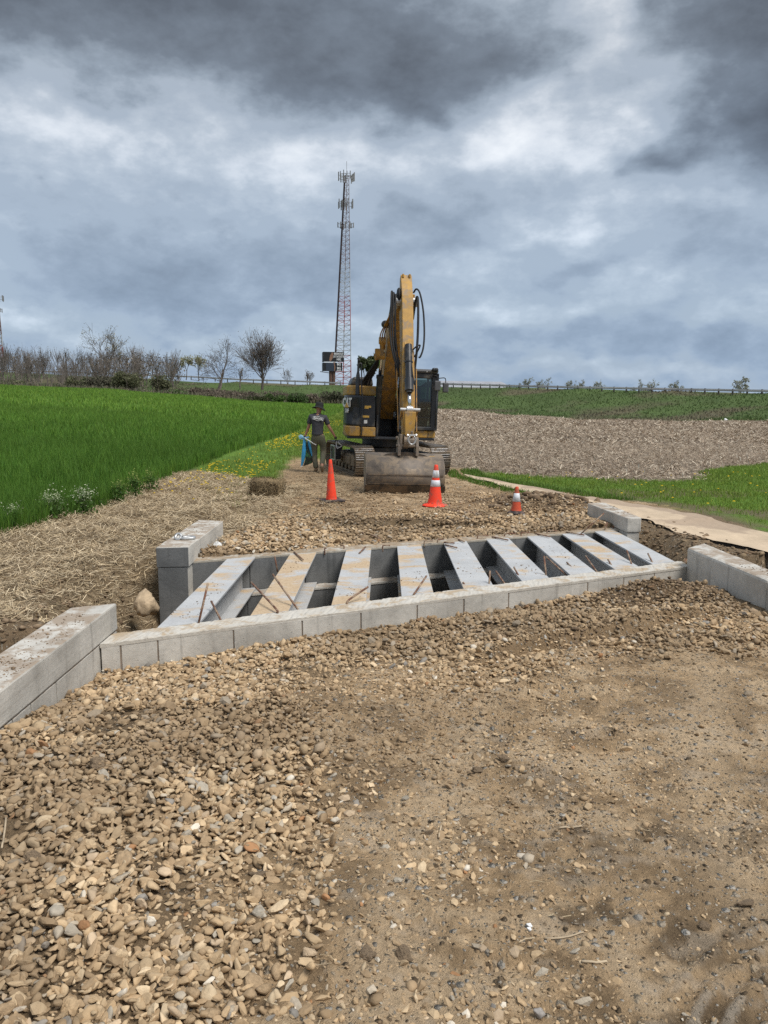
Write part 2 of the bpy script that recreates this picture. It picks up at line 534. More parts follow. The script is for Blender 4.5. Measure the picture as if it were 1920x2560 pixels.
PAL = dict(dirt=(.47, .325, .185), damp=(.275, .187, .105), dust=(.60, .445, .28), shaded_fines=(.205, .142, .082), dark=(.10, .07, .042),  # fines darkened to carry the shade between the stones
           straw=(.27, .20, .12), grass=(.10, .175, .028), lush=(.12, .215, .03), wheat=(.05, .105, .016), stub=(.255, .20, .145), emb=(.07, .105, .032), brown=(.125, .10, .065))
PAL = {k: np.array(v) for k, v in PAL.items()}


def zones(x, y):
    """weights of the ground covers, in painting order"""
    n1 = fbm(x * .8, y * .8, 4, 61); n2 = fbm(x * 3.1, y * 3.1, 4, 62); n3 = fbm(x * .13, y * .13, 4, 63)
    W = {}
    jit = (n1 - .5) * 1.2 + (n2 - .5) * .5
    W['verge'] = sstep(x + jit * .8, 2.2, 2.5) * sstep(y, 16.5, 18) + sstep(x + jit, 5.0, 5.5) + sstep(y, 23, 25)
    W['verge'] = np.clip(W['verge'], 0, 1) * sstep(y, 9.0, 10.0)
    pn, pf = path_edges(y)
    rgt = (x > pf + .35 + jit * .6) & (y > 8)
    W['right_grass'] = np.where(rgt, 1.0, 0.0)
    sx = [1.3, 2.0, 4.0, 7.0, 9.0, 12.5, 20, 40]; sy = [22.6, 21.8, 18.4, 18.2, 21.0, 24.5, 27, 33]
    W['stub'] = (x > 1.2) * sstep(y + jit * 1.6 - np.interp(x, sx, sy), -.5, .6)
    # a green bite of grass on the right of the stubble
    W['strip'] = sstep(x + jit * .5, -2.25 - .05 * np.maximum(y - 16, 0), -2.6 - .05 * np.maximum(y - 16, 0)) * sstep(y + x * 2.0 + jit, 7.2, 8.2) * (x < 0)
    W['strawz'] = sstep(x + jit * .5, -1.45 - .18 * np.maximum(12.5 - y, 0), -1.9 - .18 * np.maximum(12.5 - y, 0)) * sstep(y, 2.5, 3.5) * sstep(y + x * 1.15 + jit * .8, 14.2, 13.4)
    W['wheat'] = sstep(x - wheat_x(y) + (n2 - .5) * .35, .12, -.12) * sstep(y, 7.6, 8.2)
    return W, n1, n2, n3


def ground_colour(x, y):
    W, n1, n2, n3 = zones(x, y)
    n4 = fbm(x * 9, y * 9, 4, 64); n5 = fbm(x * 2.6 + 5, y * 4.2, 5, 65, .6)
    def lerp(a, b_, t): return a * (1 - t)[:, None] + b_ * t[:, None]
    c = np.tile(PAL['dirt'], (len(x), 1))
    c = lerp(c, PAL['damp'], sstep(n5 + (n4 - .5) * .7, .48, .62) * .85)
    c = lerp(c, PAL['dust'], sstep(n5 + (n4 - .5) * .3, .44, .34) * .75 * sstep(x, -1.2, -.2))
    c = lerp(c, PAL['dark'], sstep(fbm(x * 2.7, y * 3.8, 5, 66) + (n4 - .5) * .3, .60, .70) * .6 * sstep(y, 4.5, 3.0) * sstep(x, -.3, .2))
    trk = np.exp(-((x - np.interp(y, [1.5, 2.5, 3.5, 4.5, 5.5], [-.10, .02, .30, .62, 1.0])) / .13) ** 2) + .8 * np.exp(-((x - np.interp(y, [3.0, 4.0, 5.2], [1.4, 1.75, 2.3])) / .16) ** 2)
    c = lerp(c, PAL['dust'], np.clip(trk, 0, 1) * sstep(n4 + n5, .75, 1.05) * .8 * (y < y_near(x) - 1.2))
    # grey-white powder trail
    c = lerp(c, np.array((.55, .47, .37)), sstep(fbm(x * 7, y * 15, 5, 67, .6), .58, .68) * .30 * (x > -.2) * sstep(y, 5, 4))
    r_ = np.hypot(x - 1.62, y - 1.55)
    arc = sstep(r_, .40, .46) * sstep(r_, 1.05, .9) * sstep(x, 0.7, 0.95) * (y > 1.2) * (y < 3.6)
    c = lerp(c, np.array((.52, .45, .36)), arc * sstep(np.sin(r_ * 2 * math.pi / .085), .2, .8) * sstep(n4, .40, .58) * .5)
    yn = y_near(x)
    dn = yn - y
    loose = np.clip(sstep(dn, 1.5, .9) + sstep(x + (n1 - .5) * .7, -.55, -.85), 0, 1) * (y < yn + .2)
    c = lerp(c, PAL['shaded_fines'], loose * .85)  # ground under loose gravel: shade between stones put into the colour
    farg = sstep(y, 12.6, 11.6) * (y > y_far(x))
    c = lerp(c, PAL['shaded_fines'], farg * .8)
    # damp freshly dug earth
    heapm = np.exp(-(((x - 2.75) / .75) ** 2 + ((y - 7.35) / .36) ** 2)) + np.exp(-(((x - 2.9) / .75) ** 2 + ((y - 13.1) / .8) ** 2)) + np.exp(-(((x - 2.2) / .8) ** 2 + ((y - 13.7) / .5) ** 2)) * .7
    c = lerp(c, np.array((.15, .098, .055)), np.clip(heapm * 1.8, 0, 1) * sstep(n4, .22, .42))
    tx, ty = 2.15, 1.2; L = math.hypot(tx, ty)
    s_ = ((x - .55) * tx + (y - 5.3) * ty) / L; o_ = (-(x - .55) * ty + (y - 5.3) * tx) / L
    c = lerp(c, PAL['damp'], np.exp(-((o_ + .03) / .20) ** 2) * sstep(s_, -.2, .4) * sstep(s_, 3.1, 2.3) * .95)
    edge = 11.55 + 0.25 * (fbm(x * 1.7, y * 0.3, 3, 5) - 0.5) - 0.10 * x
    c = lerp(c, np.array((.16, .11, .06)), np.exp(-((y - edge) / .12) ** 2) * sstep(x, -1.2, -.5) * sstep(x, 2.2, 1.0) * .8)  # dark band on the cut edge, the step's shade painted in
    # right bank of raw earth
    bank = (x > 3.3) * sstep(y, 6, 7.5) * sstep(y, 13.5, 12.5)
    c = lerp(c, np.array((.20, .145, .09)), bank * .8)
    lb = sstep(x, -2.3, -2.6) * sstep(y, 9.2, 8.2) * sstep(y, 4.0, 5.0)
    c = lerp(c, np.array((.18, .125, .075)), lb * .8)
    g = PAL['grass'] * (.65 + .8 * n2)[:, None]; g = g + np.array((.05, .02, .0)) * sstep(n1, .5, .7)[:, None]
    c = lerp(c, lerp(g, PAL['brown'] * np.ones_like(g), sstep(n5, .52, .66) * .5), W['verge'])
    lush = PAL['lush'] * (.7 + .6 * n2)[:, None]
    dirty = np.clip(sstep(n1, .50, .62) * sstep(y - 8.6 + 0 * x, 13, 6), 0, 1)
    pn, pf = path_edges(y)
    dirty = np.clip(dirty + sstep(x - pf, .9, .25) * .9, 0, 1)
    c = lerp(c, lerp(lush, np.array((.17, .125, .08)) * np.ones_like(lush), dirty * .8), W['right_grass'])
    st = PAL['stub'] * (.6 + .8 * n4)[:, None] * (.75 + .5 * n3)[:, None] * (.88 + .24 * sstep(np.sin((x * .25 + y) * 2 * math.pi / 1.5 + 2 * n1), -.5, .8))[:, None]
    c = lerp(c, st, W['stub'])
    sg = PAL['grass'] * (.8 + .7 * n2)[:, None]
    c = lerp(c, sg, W['strip'])
    c = lerp(c, PAL['straw'] * (.65 + .7 * n4)[:, None], W['strawz'] * .92)
    wh = PAL['wheat'] * (.75 + .5 * n1)[:, None]
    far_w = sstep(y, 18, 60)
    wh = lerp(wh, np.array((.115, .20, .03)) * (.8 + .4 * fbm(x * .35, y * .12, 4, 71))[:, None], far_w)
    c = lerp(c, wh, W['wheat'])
    # embankment and beyond
    u = x / np.maximum(y, 1)
    eb = np.interp(u, [-.5, -.19, 0, .07, .16, .25, .37, .5, 1.3], [104, 113, 112, 114, 105, 95.5, 87.5, 80.5, 60])
    e = sstep(y - eb, -.5, 1.5)
    ec = PAL['emb'] * (.65 + .7 * fbm(x * .25, y * .25, 4, 72))[:, None]
    ec = lerp(ec, PAL['brown'] * (.8 + .4 * n2)[:, None], sstep(fbm(x * .07, y * .11, 4, 73), .48, .64) * .75)
    shr = sstep(u, .02, -.05) * sstep(y - eb, 26, 8)
    ec = lerp(ec, np.array((.085, .075, .045)) * np.ones_like(ec), shr * .7)
    c = lerp(c, ec, e)
    return c


def build_ground():
    fine = np.radians(np.linspace(-33, 33, 400))
    lft = np.radians(np.linspace(-180, -33, 40))[:-1]; rgt = np.radians(np.linspace(33, 180, 40))[1:]
    th = np.concatenate([lft, fine, rgt])
    r1 = np.geomspace(0.9, 30, 500); r2 = np.geomspace(30, 260, 150)[1:]; r3 = np.geomspace(260, 6000, 26)[1:]
    r = np.concatenate([[0.05, .4], r1, r2, r3])
    TH, RR = np.meshgrid(th, r)
    x = (RR * np.sin(TH)).ravel(); y = (RR * np.cos(TH)).ravel()
    z = height(x, y)
    c = ground_colour(x, y)
    n, m = len(r), len(th)
    i = np.arange(n - 1)[:, None] * m + np.arange(m - 1)[None, :]
    F = np.stack([i, i + 1, i + m + 1, i + m], -1).reshape(-1, 4)[:, ::-1]
    m_, b, bs = new_mat('earth')
    at = b.n('ShaderNodeAttribute'); at.attribute_name = 'Col'
    tc = b.n('ShaderNodeTexCoord'); P = tc.outputs['Object']
    f1 = b.noise(P, 38, 6, 0.72); f2 = b.noise(P, 150, 4, 0.75); f3 = b.noise(P, 7, 6, 0.65)
    k = b.m('MAXIMUM', b.m('ADD', -.18, b.m('ADD', b.m('MULTIPLY', f1, 1.05), b.m('ADD', b.m('MULTIPLY', f2, .85), b.m('MULTIPLY', f3, .46)))), .12)
    kv = b.n('ShaderNodeCombineXYZ')
    for q in range(3): b.l(k, kv.inputs[q])
    c_ = b.vm('MULTIPLY', at.outputs['Color'], kv.outputs[0])
    # grit: tiny stones of two sizes set into the bare earth
    ba = b.n('ShaderNodeAttribute'); ba.attribute_name = 'Bare'
    flat = b.n('ShaderNodeMapping'); flat.inputs['Scale'].default_value = (1, 1, .15); b.l(P, flat.inputs['Vector'])
    wv = b.vm('ADD', flat.outputs[0], b.vm('SCALE', b.noise(P, 60, 2, .5, out='Color'), scale=.012))
    peb = None
    for sc_, cov in ((27, .48), (64, .38)):
        vo = b.n('ShaderNodeTexVoronoi'); vo.inputs['Scale'].default_value = sc_; b.l(wv, vo.inputs['Vector'])
        cs = b.n('ShaderNodeSeparateColor'); b.l(vo.outputs['Color'], cs.inputs[0])
        rad = b.m('ADD', .12, b.m('MULTIPLY', cs.outputs[0], .42))
        dome = b.m('SUBTRACT', 1.0, b.m('DIVIDE', vo.outputs['Distance'], b.m('MAXIMUM', rad, .05)), clamp=True)
        on = b.m('MULTIPLY', b.m('GREATER_THAN', b.m('ADD', cs.outputs[1], b.m('MULTIPLY', b.m('SUBTRACT', f3, .5), .9)), cov), ba.outputs['Fac'])
        m1 = b.m('MULTIPLY', b.smooth(dome, .04, .22), on)
        pc = b.ramp(cs.outputs[2], [(0.0, (.11, .08, .05)), (.22, (.27, .19, .115)), (.5, (.44, .325, .205)), (.78, (.56, .45, .315)), (.92, (.42, .385, .33)), (1.0, (.70, .65, .57))])
        c_ = b.mix(b.m('MULTIPLY', m1, .92), c_, pc)
        hh = b.m('MULTIPLY', b.m('MULTIPLY', dome, on), 36.0 / sc_)
        peb = hh if peb is None else b.m('ADD', peb, hh)
    b.l(c_, bs.inputs['Base Color'])
    bs.inputs['Roughness'].default_value = .93; bs.inputs['Specular IOR Level'].default_value = .2
    hgt = b.m('ADD', b.m('MULTIPLY', f1, .6), b.m('ADD', b.m('MULTIPLY', f2, .3), f3))
    bp = b.n('ShaderNodeBump'); bp.inputs['Distance'].default_value = .042; bp.inputs['Strength'].default_value = 1.0
    b.l(b.m('ADD', hgt, peb), bp.inputs['Height']); b.l(bp.outputs[0], bs.inputs['Normal'])
    W, *_ = zones(x, y)
    bare = (1 - W['wheat']) * (1 - W['strip'] * .9) * (1 - W['stub']) * (1 - W['strawz'] * .8) * (1 - np.clip(W['verge'], 0, 1)) * (1 - W['right_grass'] * .8) * sstep(y, 26, 18)
    o = np_mesh('ground', np.stack([x, y, z], 1), F, m_, c, smooth=True)
    ga = o.data.attributes.new('Bare', 'FLOAT', 'POINT'); ga.data.foreach_set('value', bare.astype(np.float32))
    tag(o, kind='structure')
    return o


ground = build_ground()

# ------------------------------------------------------------------ concrete, steel, rust
def concrete_mat(name, col, dark, stain=(.30, .22, .15), stain_amt=.3, rough_cut=0.0):
    m, b, bs = new_mat(name)
    tc = b.n('ShaderNodeTexCoord'); P = tc.outputs['Object']
    geo = b.n('ShaderNodeNewGeometry')
    n1 = b.noise(P, 2.2, 7, .6, .3); n2 = b.noise(P, 26, 6, .7); n3 = b.noise(P, 140, 3, .6)
    c = b.ramp(n1, [(.30, dark), (.62, col)])
    k = b.m('ADD', .72, b.m('ADD', b.m('MULTIPLY', n2, .38), b.m('MULTIPLY', n3, .18)))
    c = b.vm('SCALE', c, scale=k)
    # vertical run marks
    mp = b.n('ShaderNodeMapping'); mp.inputs['Scale'].default_value = (7, 7, .5); b.l(P, mp.inputs['Vector'])
    n4 = b.noise(mp.outputs[0], 1.6, 6, .65)
    c = b.mix(b.m('MULTIPLY', b.smooth(n4, .54, .72), .55), c, tuple(d * .62 for d in dark))
    # small air holes
    vo = b.n('ShaderNodeTexVoronoi'); vo.inputs['Scale'].default_value = 22; b.l(P, vo.inputs['Vector'])
    pits = b.smooth(vo.outputs['Distance'], .085, .05)
    c = b.mix(b.m('MULTIPLY', pits, .5), c, tuple(d * .4 for d in dark))
    # soil on the upward faces
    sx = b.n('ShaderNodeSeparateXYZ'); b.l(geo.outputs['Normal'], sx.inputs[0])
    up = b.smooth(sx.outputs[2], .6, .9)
    n5 = b.noise(P, 5.0, 8, .68, .5)
    f = b.m('MULTIPLY', up, b.smooth(n5, .60 - stain_amt * .25, .72 - stain_amt * .2))
    c = b.mix(b.m('MULTIPLY', f, .75), c, stain)
    c = b.mix(b.m('MULTIPLY', b.m('MULTIPLY', up, b.m('SUBTRACT', 1.0, f)), .42), c, (.60, .575, .52))  # bare upward faces mixed paler, light from above put into the colour
    b.l(c, bs.inputs['Base Color'])
    bs.inputs['Roughness'].default_value = .86 - rough_cut; bs.inputs['Specular IOR Level'].default_value = .35
    hgt = b.m('ADD', b.m('MULTIPLY', n2, .6), b.m('ADD', b.m('MULTIPLY', n3, .3), b.m('MULTIPLY', pits, -.6)))
    bp = b.n('ShaderNodeBump'); bp.inputs['Distance'].default_value = .006
    b.l(hgt, bp.inputs['Height']); b.l(bp.outputs[0], bs.inputs['Normal'])
    return m


M_CONC = concrete_mat('concrete', (.59, .555, .49), (.38, .355, .31), stain_amt=.8)
M_CONC_TOP = concrete_mat('rough_concrete_top', (.55, .51, .44), (.44, .395, .33), stain=(.42, .31, .19), stain_amt=.55)
M_CONC_FTOP = concrete_mat('dirty_concrete_top', (.44, .40, .33), (.31, .27, .21), stain=(.30, .21, .125), stain_amt=1.0)
M_CONC_DARK = concrete_mat('dark_concrete', (.19, .19, .184), (.10, .102, .10), rough_cut=.1)  # darker, slightly smoother concrete for the far abutment and left end faces
M_JOINT = simple_mat('joint_stain', (.24, .19, .145), .9, var=.3)
M_RUST = simple_mat('rusty_rebar', (.16, .075, .045), .85, var=.4, scale=30, dirt=(.34, .25, .17), dirt_amt=.35, dirt_scale=14, bump=.002, bump_scale=200)


def beam_mat():
    m, b, bs = new_mat('beam_steel')
    tc = b.n('ShaderNodeTexCoord'); P = tc.outputs['Object']
    oi = b.n('ShaderNodeObjectInfo')
    off = b.n('ShaderNodeCombineXYZ'); b.l(b.m('MULTIPLY', oi.outputs['Random'], 40), off.inputs[0]); b.l(b.m('MULTIPLY', oi.outputs['Random'], 17), off.inputs[1])
    P2 = b.vm('ADD', P, off.outputs[0])
    geo = b.n('ShaderNodeNewGeometry')
    n1 = b.noise(P2, 3.0, 6, .6); n2 = b.noise(P2, 40, 5, .65)
    c = b.ramp(n1, [(.3, (.41, .41, .405)), (.7, (.54, .54, .53))])
    c = b.vm('SCALE', c, scale=b.m('ADD', .8, b.m('MULTIPLY', n2, .4)))
    sx = b.n('ShaderNodeSeparateXYZ'); b.l(geo.outputs['Normal'], sx.inputs[0])
    up = b.smooth(sx.outputs[2], .6, .9)
    mp = b.n('ShaderNodeMapping'); mp.inputs['Scale'].default_value = (.7, 1.0, 1); b.l(P2, mp.inputs['Vector'])
    n3 = b.noise(mp.outputs[0], 2.1, 9, .66, .35)
    oc = b.n('ShaderNodeSeparateColor'); b.l(oi.outputs['Color'], oc.inputs[0])
    f = b.m('MULTIPLY', up, b.smooth(b.m('ADD', n3, b.m('MULTIPLY', b.m('SUBTRACT', oc.outputs[0], .5), .34)), .50, .62))
    c = b.mix(b.m('MULTIPLY', f, .85), c, b.ramp(n2, [(.3, (.40, .26, .13)), (.7, (.60, .44, .255))]))
    n4 = b.noise(P2, 55, 4, .7)
    c = b.mix(b.m('MULTIPLY', b.m('MULTIPLY', up, b.smooth(n4, .66, .72)), .8), c, (.09, .06, .035))
    # rust along the edges
    c = b.mix(b.m('MULTIPLY', b.smooth(n1, .58, .74), .25), c, (.22, .12, .06))
    b.l(c, bs.inputs['Base Color'])
    bs.inputs['Metallic'].default_value = .0
    b.l(b.m('ADD', .55, b.m('MULTIPLY', f, .35)), bs.inputs['Roughness'])
    bp = b.n('ShaderNodeBump'); bp.inputs['Distance'].default_value = .004
    b.l(b.m('ADD', b.m('MULTIPLY', f, .6), b.m('MULTIPLY', n2, .4)), bp.inputs['Height']); b.l(bp.outputs[0], bs.inputs['Normal'])
    return m


M_BEAM = beam_mat()


def rough_slab(name, x0, x1, fn_y, thick, z0, z1, mat, parent, nseg=60, amp=.006, seed=3):
    """concrete cap following a line y=fn_y(x) with an uneven top and ragged arrises"""
    V = []; F = []
    rr = np.random.default_rng(seed)
    xs = np.linspace(x0, x1, nseg + 1)
    rows = [0, .02, .25, .5, .75, .98, 1.0]
    for i, xx in enumerate(xs):
        yy = fn_y(xx)
        V.append((xx, yy, z0))
        for q in rows:
            edge_ = q in (0, 1.0)
            V.append((xx, yy + q * thick, z1 + rr.normal(0, amp) - (.006 * rr.random() + .003 if edge_ else 0)))
        V.append((xx, yy + thick, z0))
    k = len(rows) + 2
    for i in range(nseg):
        for j in range(k - 1):
            a = i * k + j
            F.append((a, a + 1, a + k + 1, a + k))
        a = i * k
        F.append((a, a + k, a + k + k - 1, a + k - 1))
    F.append(tuple(range(k))[::-1]); F.append(tuple(nseg * k + j for j in range(k)))
    o = mesh_obj(name, V, F, mat, parent)
    bm = bmesh.new(); bm.from_mesh(o.data); bmesh.ops.recalc_face_normals(bm, faces=bm.faces); bm.to_mesh(o.data); bm.free()
    return o


def skew_block(mb, x0, x1, fn_y, o0, o1, z0, z1):
    """box whose long faces follow y = fn_y(x) + offset"""
    vs_ = [(x0, fn_y(x0) + o0, z0), (x1, fn_y(x1) + o0, z0), (x1, fn_y(x1) + o1, z0), (x0, fn_y(x0) + o1, z0),
           (x0, fn_y(x0) + o0, z1), (x1, fn_y(x1) + o0, z1), (x1, fn_y(x1) + o1, z1), (x0, fn_y(x0) + o1, z1)]
    mb.add(vs_, [(0, 3, 2, 1), (4, 5, 6, 7), (0, 1, 5, 4), (1, 2, 6, 5), (2, 3, 7, 6), (3, 0, 4, 7)])
    return mb


def rebar(parent, pts, r=.0095):
    P = curve_pts(pts, max(6, 5 * len(pts))) if len(pts) > 2 else [Vector(pts[0]), Vector(pts[1])]
    return MB().tube(P, r, 7).build('rebar', M_RUST, parent, smooth=True)


# camera ray helper used only to convert measured photo positions into metres
def px(x, y, z=None, Y=None):
    u = (x - 960) / 1923.0; v = (1280 - y) / 1923.0
    c, n = math.cos(PITCH), math.sin(PITCH)
    d = (u, c + v * n, -n + v * c)
    t = (z - CAM_H) / d[2] if z is not None else Y / d[1]
    return Vector((d[0] * t, d[1] * t, CAM_H + d[2] * t))


# ---- near abutment
na = empty('near_abutment', (0, 0, 0))
tag(na, 'low skewed grey concrete headwall nearest the camera with rebar sticking out of its top', 'headwall')
NX0, NX1 = -2.115, 3.37
mb = MB(); skew_block(mb, NX0, NX1, y_near, .022, .262, -1.9, -.03); skew_block(mb, NX0, NX1, y_near, .262, .56, -1.9, -.395)
mb.build('core', M_CONC, na)
# form-work panels, one per shutter board
edges_px = [251, 300, 393, 583, 755, 902, 1043, 1160, 1272, 1470, 1560, 1637, 1736]
ex = []
for e in edges_px:
    lo, hi = NX0, NX1
    for _ in range(40):
        mid = (lo + hi) / 2
        dep = y_near(mid) * math.cos(PITCH) + CAM_H * math.sin(PITCH)
        if 960 + 1923 * mid / dep < e: lo = mid
        else: hi = mid
    ex.append((lo + hi) / 2)
ex[0], ex[-1] = NX0, NX1
for i in range(len(ex) - 1):
    mb = MB(); dpt = random.uniform(-.003, .003)
    skew_block(mb, ex[i] + .006, ex[i + 1] - .006, y_near, dpt, .03, -1.2, -.022 + random.uniform(-.004, .004))
    mb.build('panel', M_CONC, na, bevel=.004)
for i in range(1, len(ex) - 1):
    mb = MB(); skew_block(mb, ex[i] - .007, ex[i] + .007, y_near, .006, .03, -1.1, -.02)
    mb.build('joint', M_JOINT, na)
rough_slab('top', NX0, NX1, lambda x: y_near(x) - .002, .268, -.034, -.004, M_CONC_TOP, na, 260, .0022)

# rebar standing out of the near wall: base px, top px, lean in depth
for (bx, by, tx, ty, dy) in [(492, 1561, 520, 1458, .12), (557, 1546, 528, 1503, .25), (757, 1527, 682, 1436, .45), (1170, 1462, 1157, 1455, .02), (1222, 1462, 1225, 1427, .10),
                             (1265, 1452, 1240, 1428, .35), (1308, 1448, 1285, 1418, .35), (1367, 1440, 1360, 1390, .1), (1420, 1430, 1365, 1392, .5), (1452, 1430, 1417, 1406, .4),
                             (1500, 1429, 1464, 1390, .5), (1541, 1421, 1520, 1399, .3), (1585, 1415, 1567, 1376, .3), (1640, 1412, 1620, 1384, .3), (1710, 1405, 1715, 1397, .05)]:
    p = px(bx, by, z=-.01)
    q = px(tx, ty, Y=p.y + dy)
    rebar(na, [p - Vector((0, 0, .05)), q])
for pts in [[(692, 1533, 0), (689, 1521, .01), (628, 1456, .55)], [(868, 1512, 0), (872, 1500, .02), (920, 1467, .18)], [(1033, 1489, 0), (1040, 1478, .02), (1066, 1440, .25)]]:
    p0 = px(pts[0][0], pts[0][1], z=-.01)
    rebar(na, [p0 - Vector((0, 0, .05))] + [px(a, b_, Y=p0.y + d) for a, b_, d in pts[0:]])

# ---- far abutment
fa = empty('far_abutment', (0, 0, 0))
tag(fa, 'dark far concrete abutment the steel beams run to, gravel heaped behind it', 'abutment')
FX0, FX1 = -2.19, 3.42
mb = MB()
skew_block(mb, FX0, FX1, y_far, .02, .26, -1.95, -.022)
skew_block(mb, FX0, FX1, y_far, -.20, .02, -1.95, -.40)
mb.build('core', M_CONC_DARK, fa)
fe = np.linspace(FX0, FX1, 10)
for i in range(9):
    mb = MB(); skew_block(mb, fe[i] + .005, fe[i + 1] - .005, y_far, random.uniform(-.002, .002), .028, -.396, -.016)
    mb.build('panel', M_CONC_DARK, fa, bevel=.003)
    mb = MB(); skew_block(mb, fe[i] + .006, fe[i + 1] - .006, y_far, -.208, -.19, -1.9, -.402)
    mb.build('panel', M_CONC_DARK, fa, bevel=.003)
rough_slab('top', FX0, FX1, lambda x: y_far(x) - .003, .266, -.03, -.004, M_CONC_FTOP, fa, 200, .0025, 5)
rough_slab('beam_seat', FX0, FX1, lambda x: y_far(x) - .215, .21, -.42, -.396, M_CONC, fa, 80, .004, 6)
# bent bars lying out of the far wall
for (ax, ay, bx, by) in [(812, 1379, 815, 1374), (860, 1372, 852, 1375), (957, 1372, 975, 1362), (1061, 1360, 1082, 1356), (1094, 1357, 1110, 1352), (1194, 1347, 1220, 1344), (1262, 1341, 1290, 1339), (1303, 1339, 1325, 1336), (1368, 1334, 1392, 1330), (1533, 1322, 1535, 1314)]:
    a = px(ax, ay, z=-.005)
    c_ = px(bx, by, Y=a.y + .03)
    rebar(fa, [a - Vector((0, 0, .04)), Vector((a.x, a.y, .03)), Vector((a.x + (c_.x - a.x) * .4, a.y + .01, .035)), Vector((c_.x, c_.y, .03))], .008)
for (ax, ay, bx, by, dy) in [(735, 1380, 758, 1401, -.5), (898, 1383, 914, 1367, .3), (1110, 1356, 1136, 1361, -.1), (1113, 1362, 1142, 1374, -.25), (1146, 1349, 1161, 1357, -.2), (1230, 1342, 1270, 1354, -.3), (1338, 1334, 1375, 1346, -.3), (1415, 1330, 1460, 1342, -.3), (1452, 1335, 1510, 1283, .05), (1512, 1324, 1518, 1306, .05), (686, 1388, 694, 1430, -.05)]:
    a = px(ax, ay, z=.006); q = px(bx, by, Y=a.y + dy)
    q.z = max(q.z, .016) if dy < -.06 else q.z
    rebar(fa, [a, q])

# ---- steel beams, cut on the skew, bearing on both seats
FL, DEPTH, TF, TW = .305, .385, .022, .014
beam_x = [(-1.815, -1.805), (-1.13, -1.115), (-.468, -.462), (.163, .165), (.77, .765), (1.39, 1.345), (1.945, 1.92), (2.49, 2.435), (2.985, 2.935)]
BL = ['leftmost grey steel bridge beam, loose crumbs of soil on its top flange', 'second steel beam from the left, its top flange smeared with tan mud', 'third steel beam from the left with straw and mud at its near end', 'fourth steel beam from the left, pale top flange with mud at its near end',
      'middle steel beam of the nine, soil crumbs at its near half', 'sixth steel beam from the left, clean grey top with few clods', 'seventh steel beam from the left, between two dark gaps', 'second steel beam from the right, rust-brown tint on its top flange', 'rightmost steel beam, beside the raw earth bank']
MUD = [.42, .85, .72, .60, .50, .40, .36, .62, .42]
for i, (xa, xb) in enumerate(beam_x):
    def P(off, far, z):
        x = (xb if far else xa) + off
        y = (y_far(x) - .012) if far else (y_near(x) + .285)
        return (x, y, z)
    def plate(mb, o0, o1, z0, z1):
        c8 = [P(o0, 0, z0), P(o1, 0, z0), P(o1, 1, z0), P(o0, 1, z0), P(o0, 0, z1), P(o1, 0, z1), P(o1, 1, z1), P(o0, 1, z1)]
        mb.add(c8, [(0, 3, 2, 1), (4, 5, 6, 7), (0, 1, 5, 4), (1, 2, 6, 5), (2, 3, 7, 6), (3, 0, 4, 7)])
        return mb
    zt = -.006
    e = empty('steel_girder', (0, 0, 0))
    tag(e, BL[i], 'beam', 'steel beams across the bridge opening')
    tf_ = plate(MB(), 0, FL, zt - TF, zt).build('top_flange', M_BEAM, e, bevel=.003); tf_.color = (MUD[i], 0, 0, 1)
    plate(MB(), FL / 2 - TW / 2, FL / 2 + TW / 2, zt - DEPTH + TF + .0005, zt - TF - .0005).build('web', M_BEAM, e).color = (.1, 0, 0, 1)
    plate(MB(), 0, FL, zt - DEPTH, zt - DEPTH + TF).build('bottom_flange', M_BEAM, e, bevel=.003).color = (.45, 0, 0, 1)

# crumbs of soil, chips and straw left on the flanges and walls (too fine to count)
def crumbs(name, spots, label, n_each, size, mat):
    V = []; F = []; C = []
    for (fx, zz) in spots:
        for k in range(n_each):
            x, y = fx()
            s = size * random.uniform(.2, .75) * (2.2 if random.random() < .06 else 1)
            b0 = len(V)
            for p in [(1, 0, 0), (-1, .2, 0), (0, 1, 0), (.1, -1, 0), (0, 0, .9), (0, 0, -.3)]:
                V.append((x + p[0] * s * random.uniform(.7, 1.3), y + p[1] * s * random.uniform(.7, 1.3), zz + p[2] * s * random.uniform(.5, 1)))
                C.append(np.array((.23, .16, .10)) * random.uniform(.6, 1.5))
            for f in [(0, 2, 4), (2, 1, 4), (1, 3, 4), (3, 0, 4), (2, 0, 5), (1, 2, 5), (3, 1, 5), (0, 3, 5)]:
                F.append(tuple(b0 + q for q in f))
    C = [C[i // 6 * 6] for i in range(len(C))]
    o = np_mesh(name, np.array(V), np.array(F), mat, np.array(C), smooth=False)
    return tag(o, label, 'soil', kind='stuff')


M_CRUMB = attr_mat('soil_crumbs', .95)
def on_beam(i, ta, tb, xs=.25):
    xa, xb = beam_x[i]
    def f():
        t = random.uniform(ta, tb) if random.random() < .8 else random.uniform(0.05, .95)
        x = xa + (xb - xa) * t + random.gauss(.5, xs) * FL
        x = min(max(x, min(xa, xb) + .012), max(xa, xb) + FL - .02)
        y0 = y_near(x) + .30; y1 = y_far(x) - .03
        return x, y0 + (y1 - y0) * t
    return (f, -.004)
crumbs('soil_crumbs', [on_beam(0, .05, .4), on_beam(0, .05, .5), on_beam(2, .1, .25), on_beam(3, .2, .4), on_beam(4, .15, .4), on_beam(5, .1, .3), on_beam(1, .6, .9), on_beam(6, .3, .7)], 'dark soil crumbs scattered on the beam flanges', 26, .012, M_CRUMB)

# ---- wing walls
def wing(name, label, parts_, group='concrete wing walls'):
    e = empty(name); tag(e, label, 'wing wall', group)
    for (nm, mb, m, bv) in parts_:
        mb.build(nm, m, e, bevel=bv)
    return e


def chips(mb_spots, zz, n, e): pass


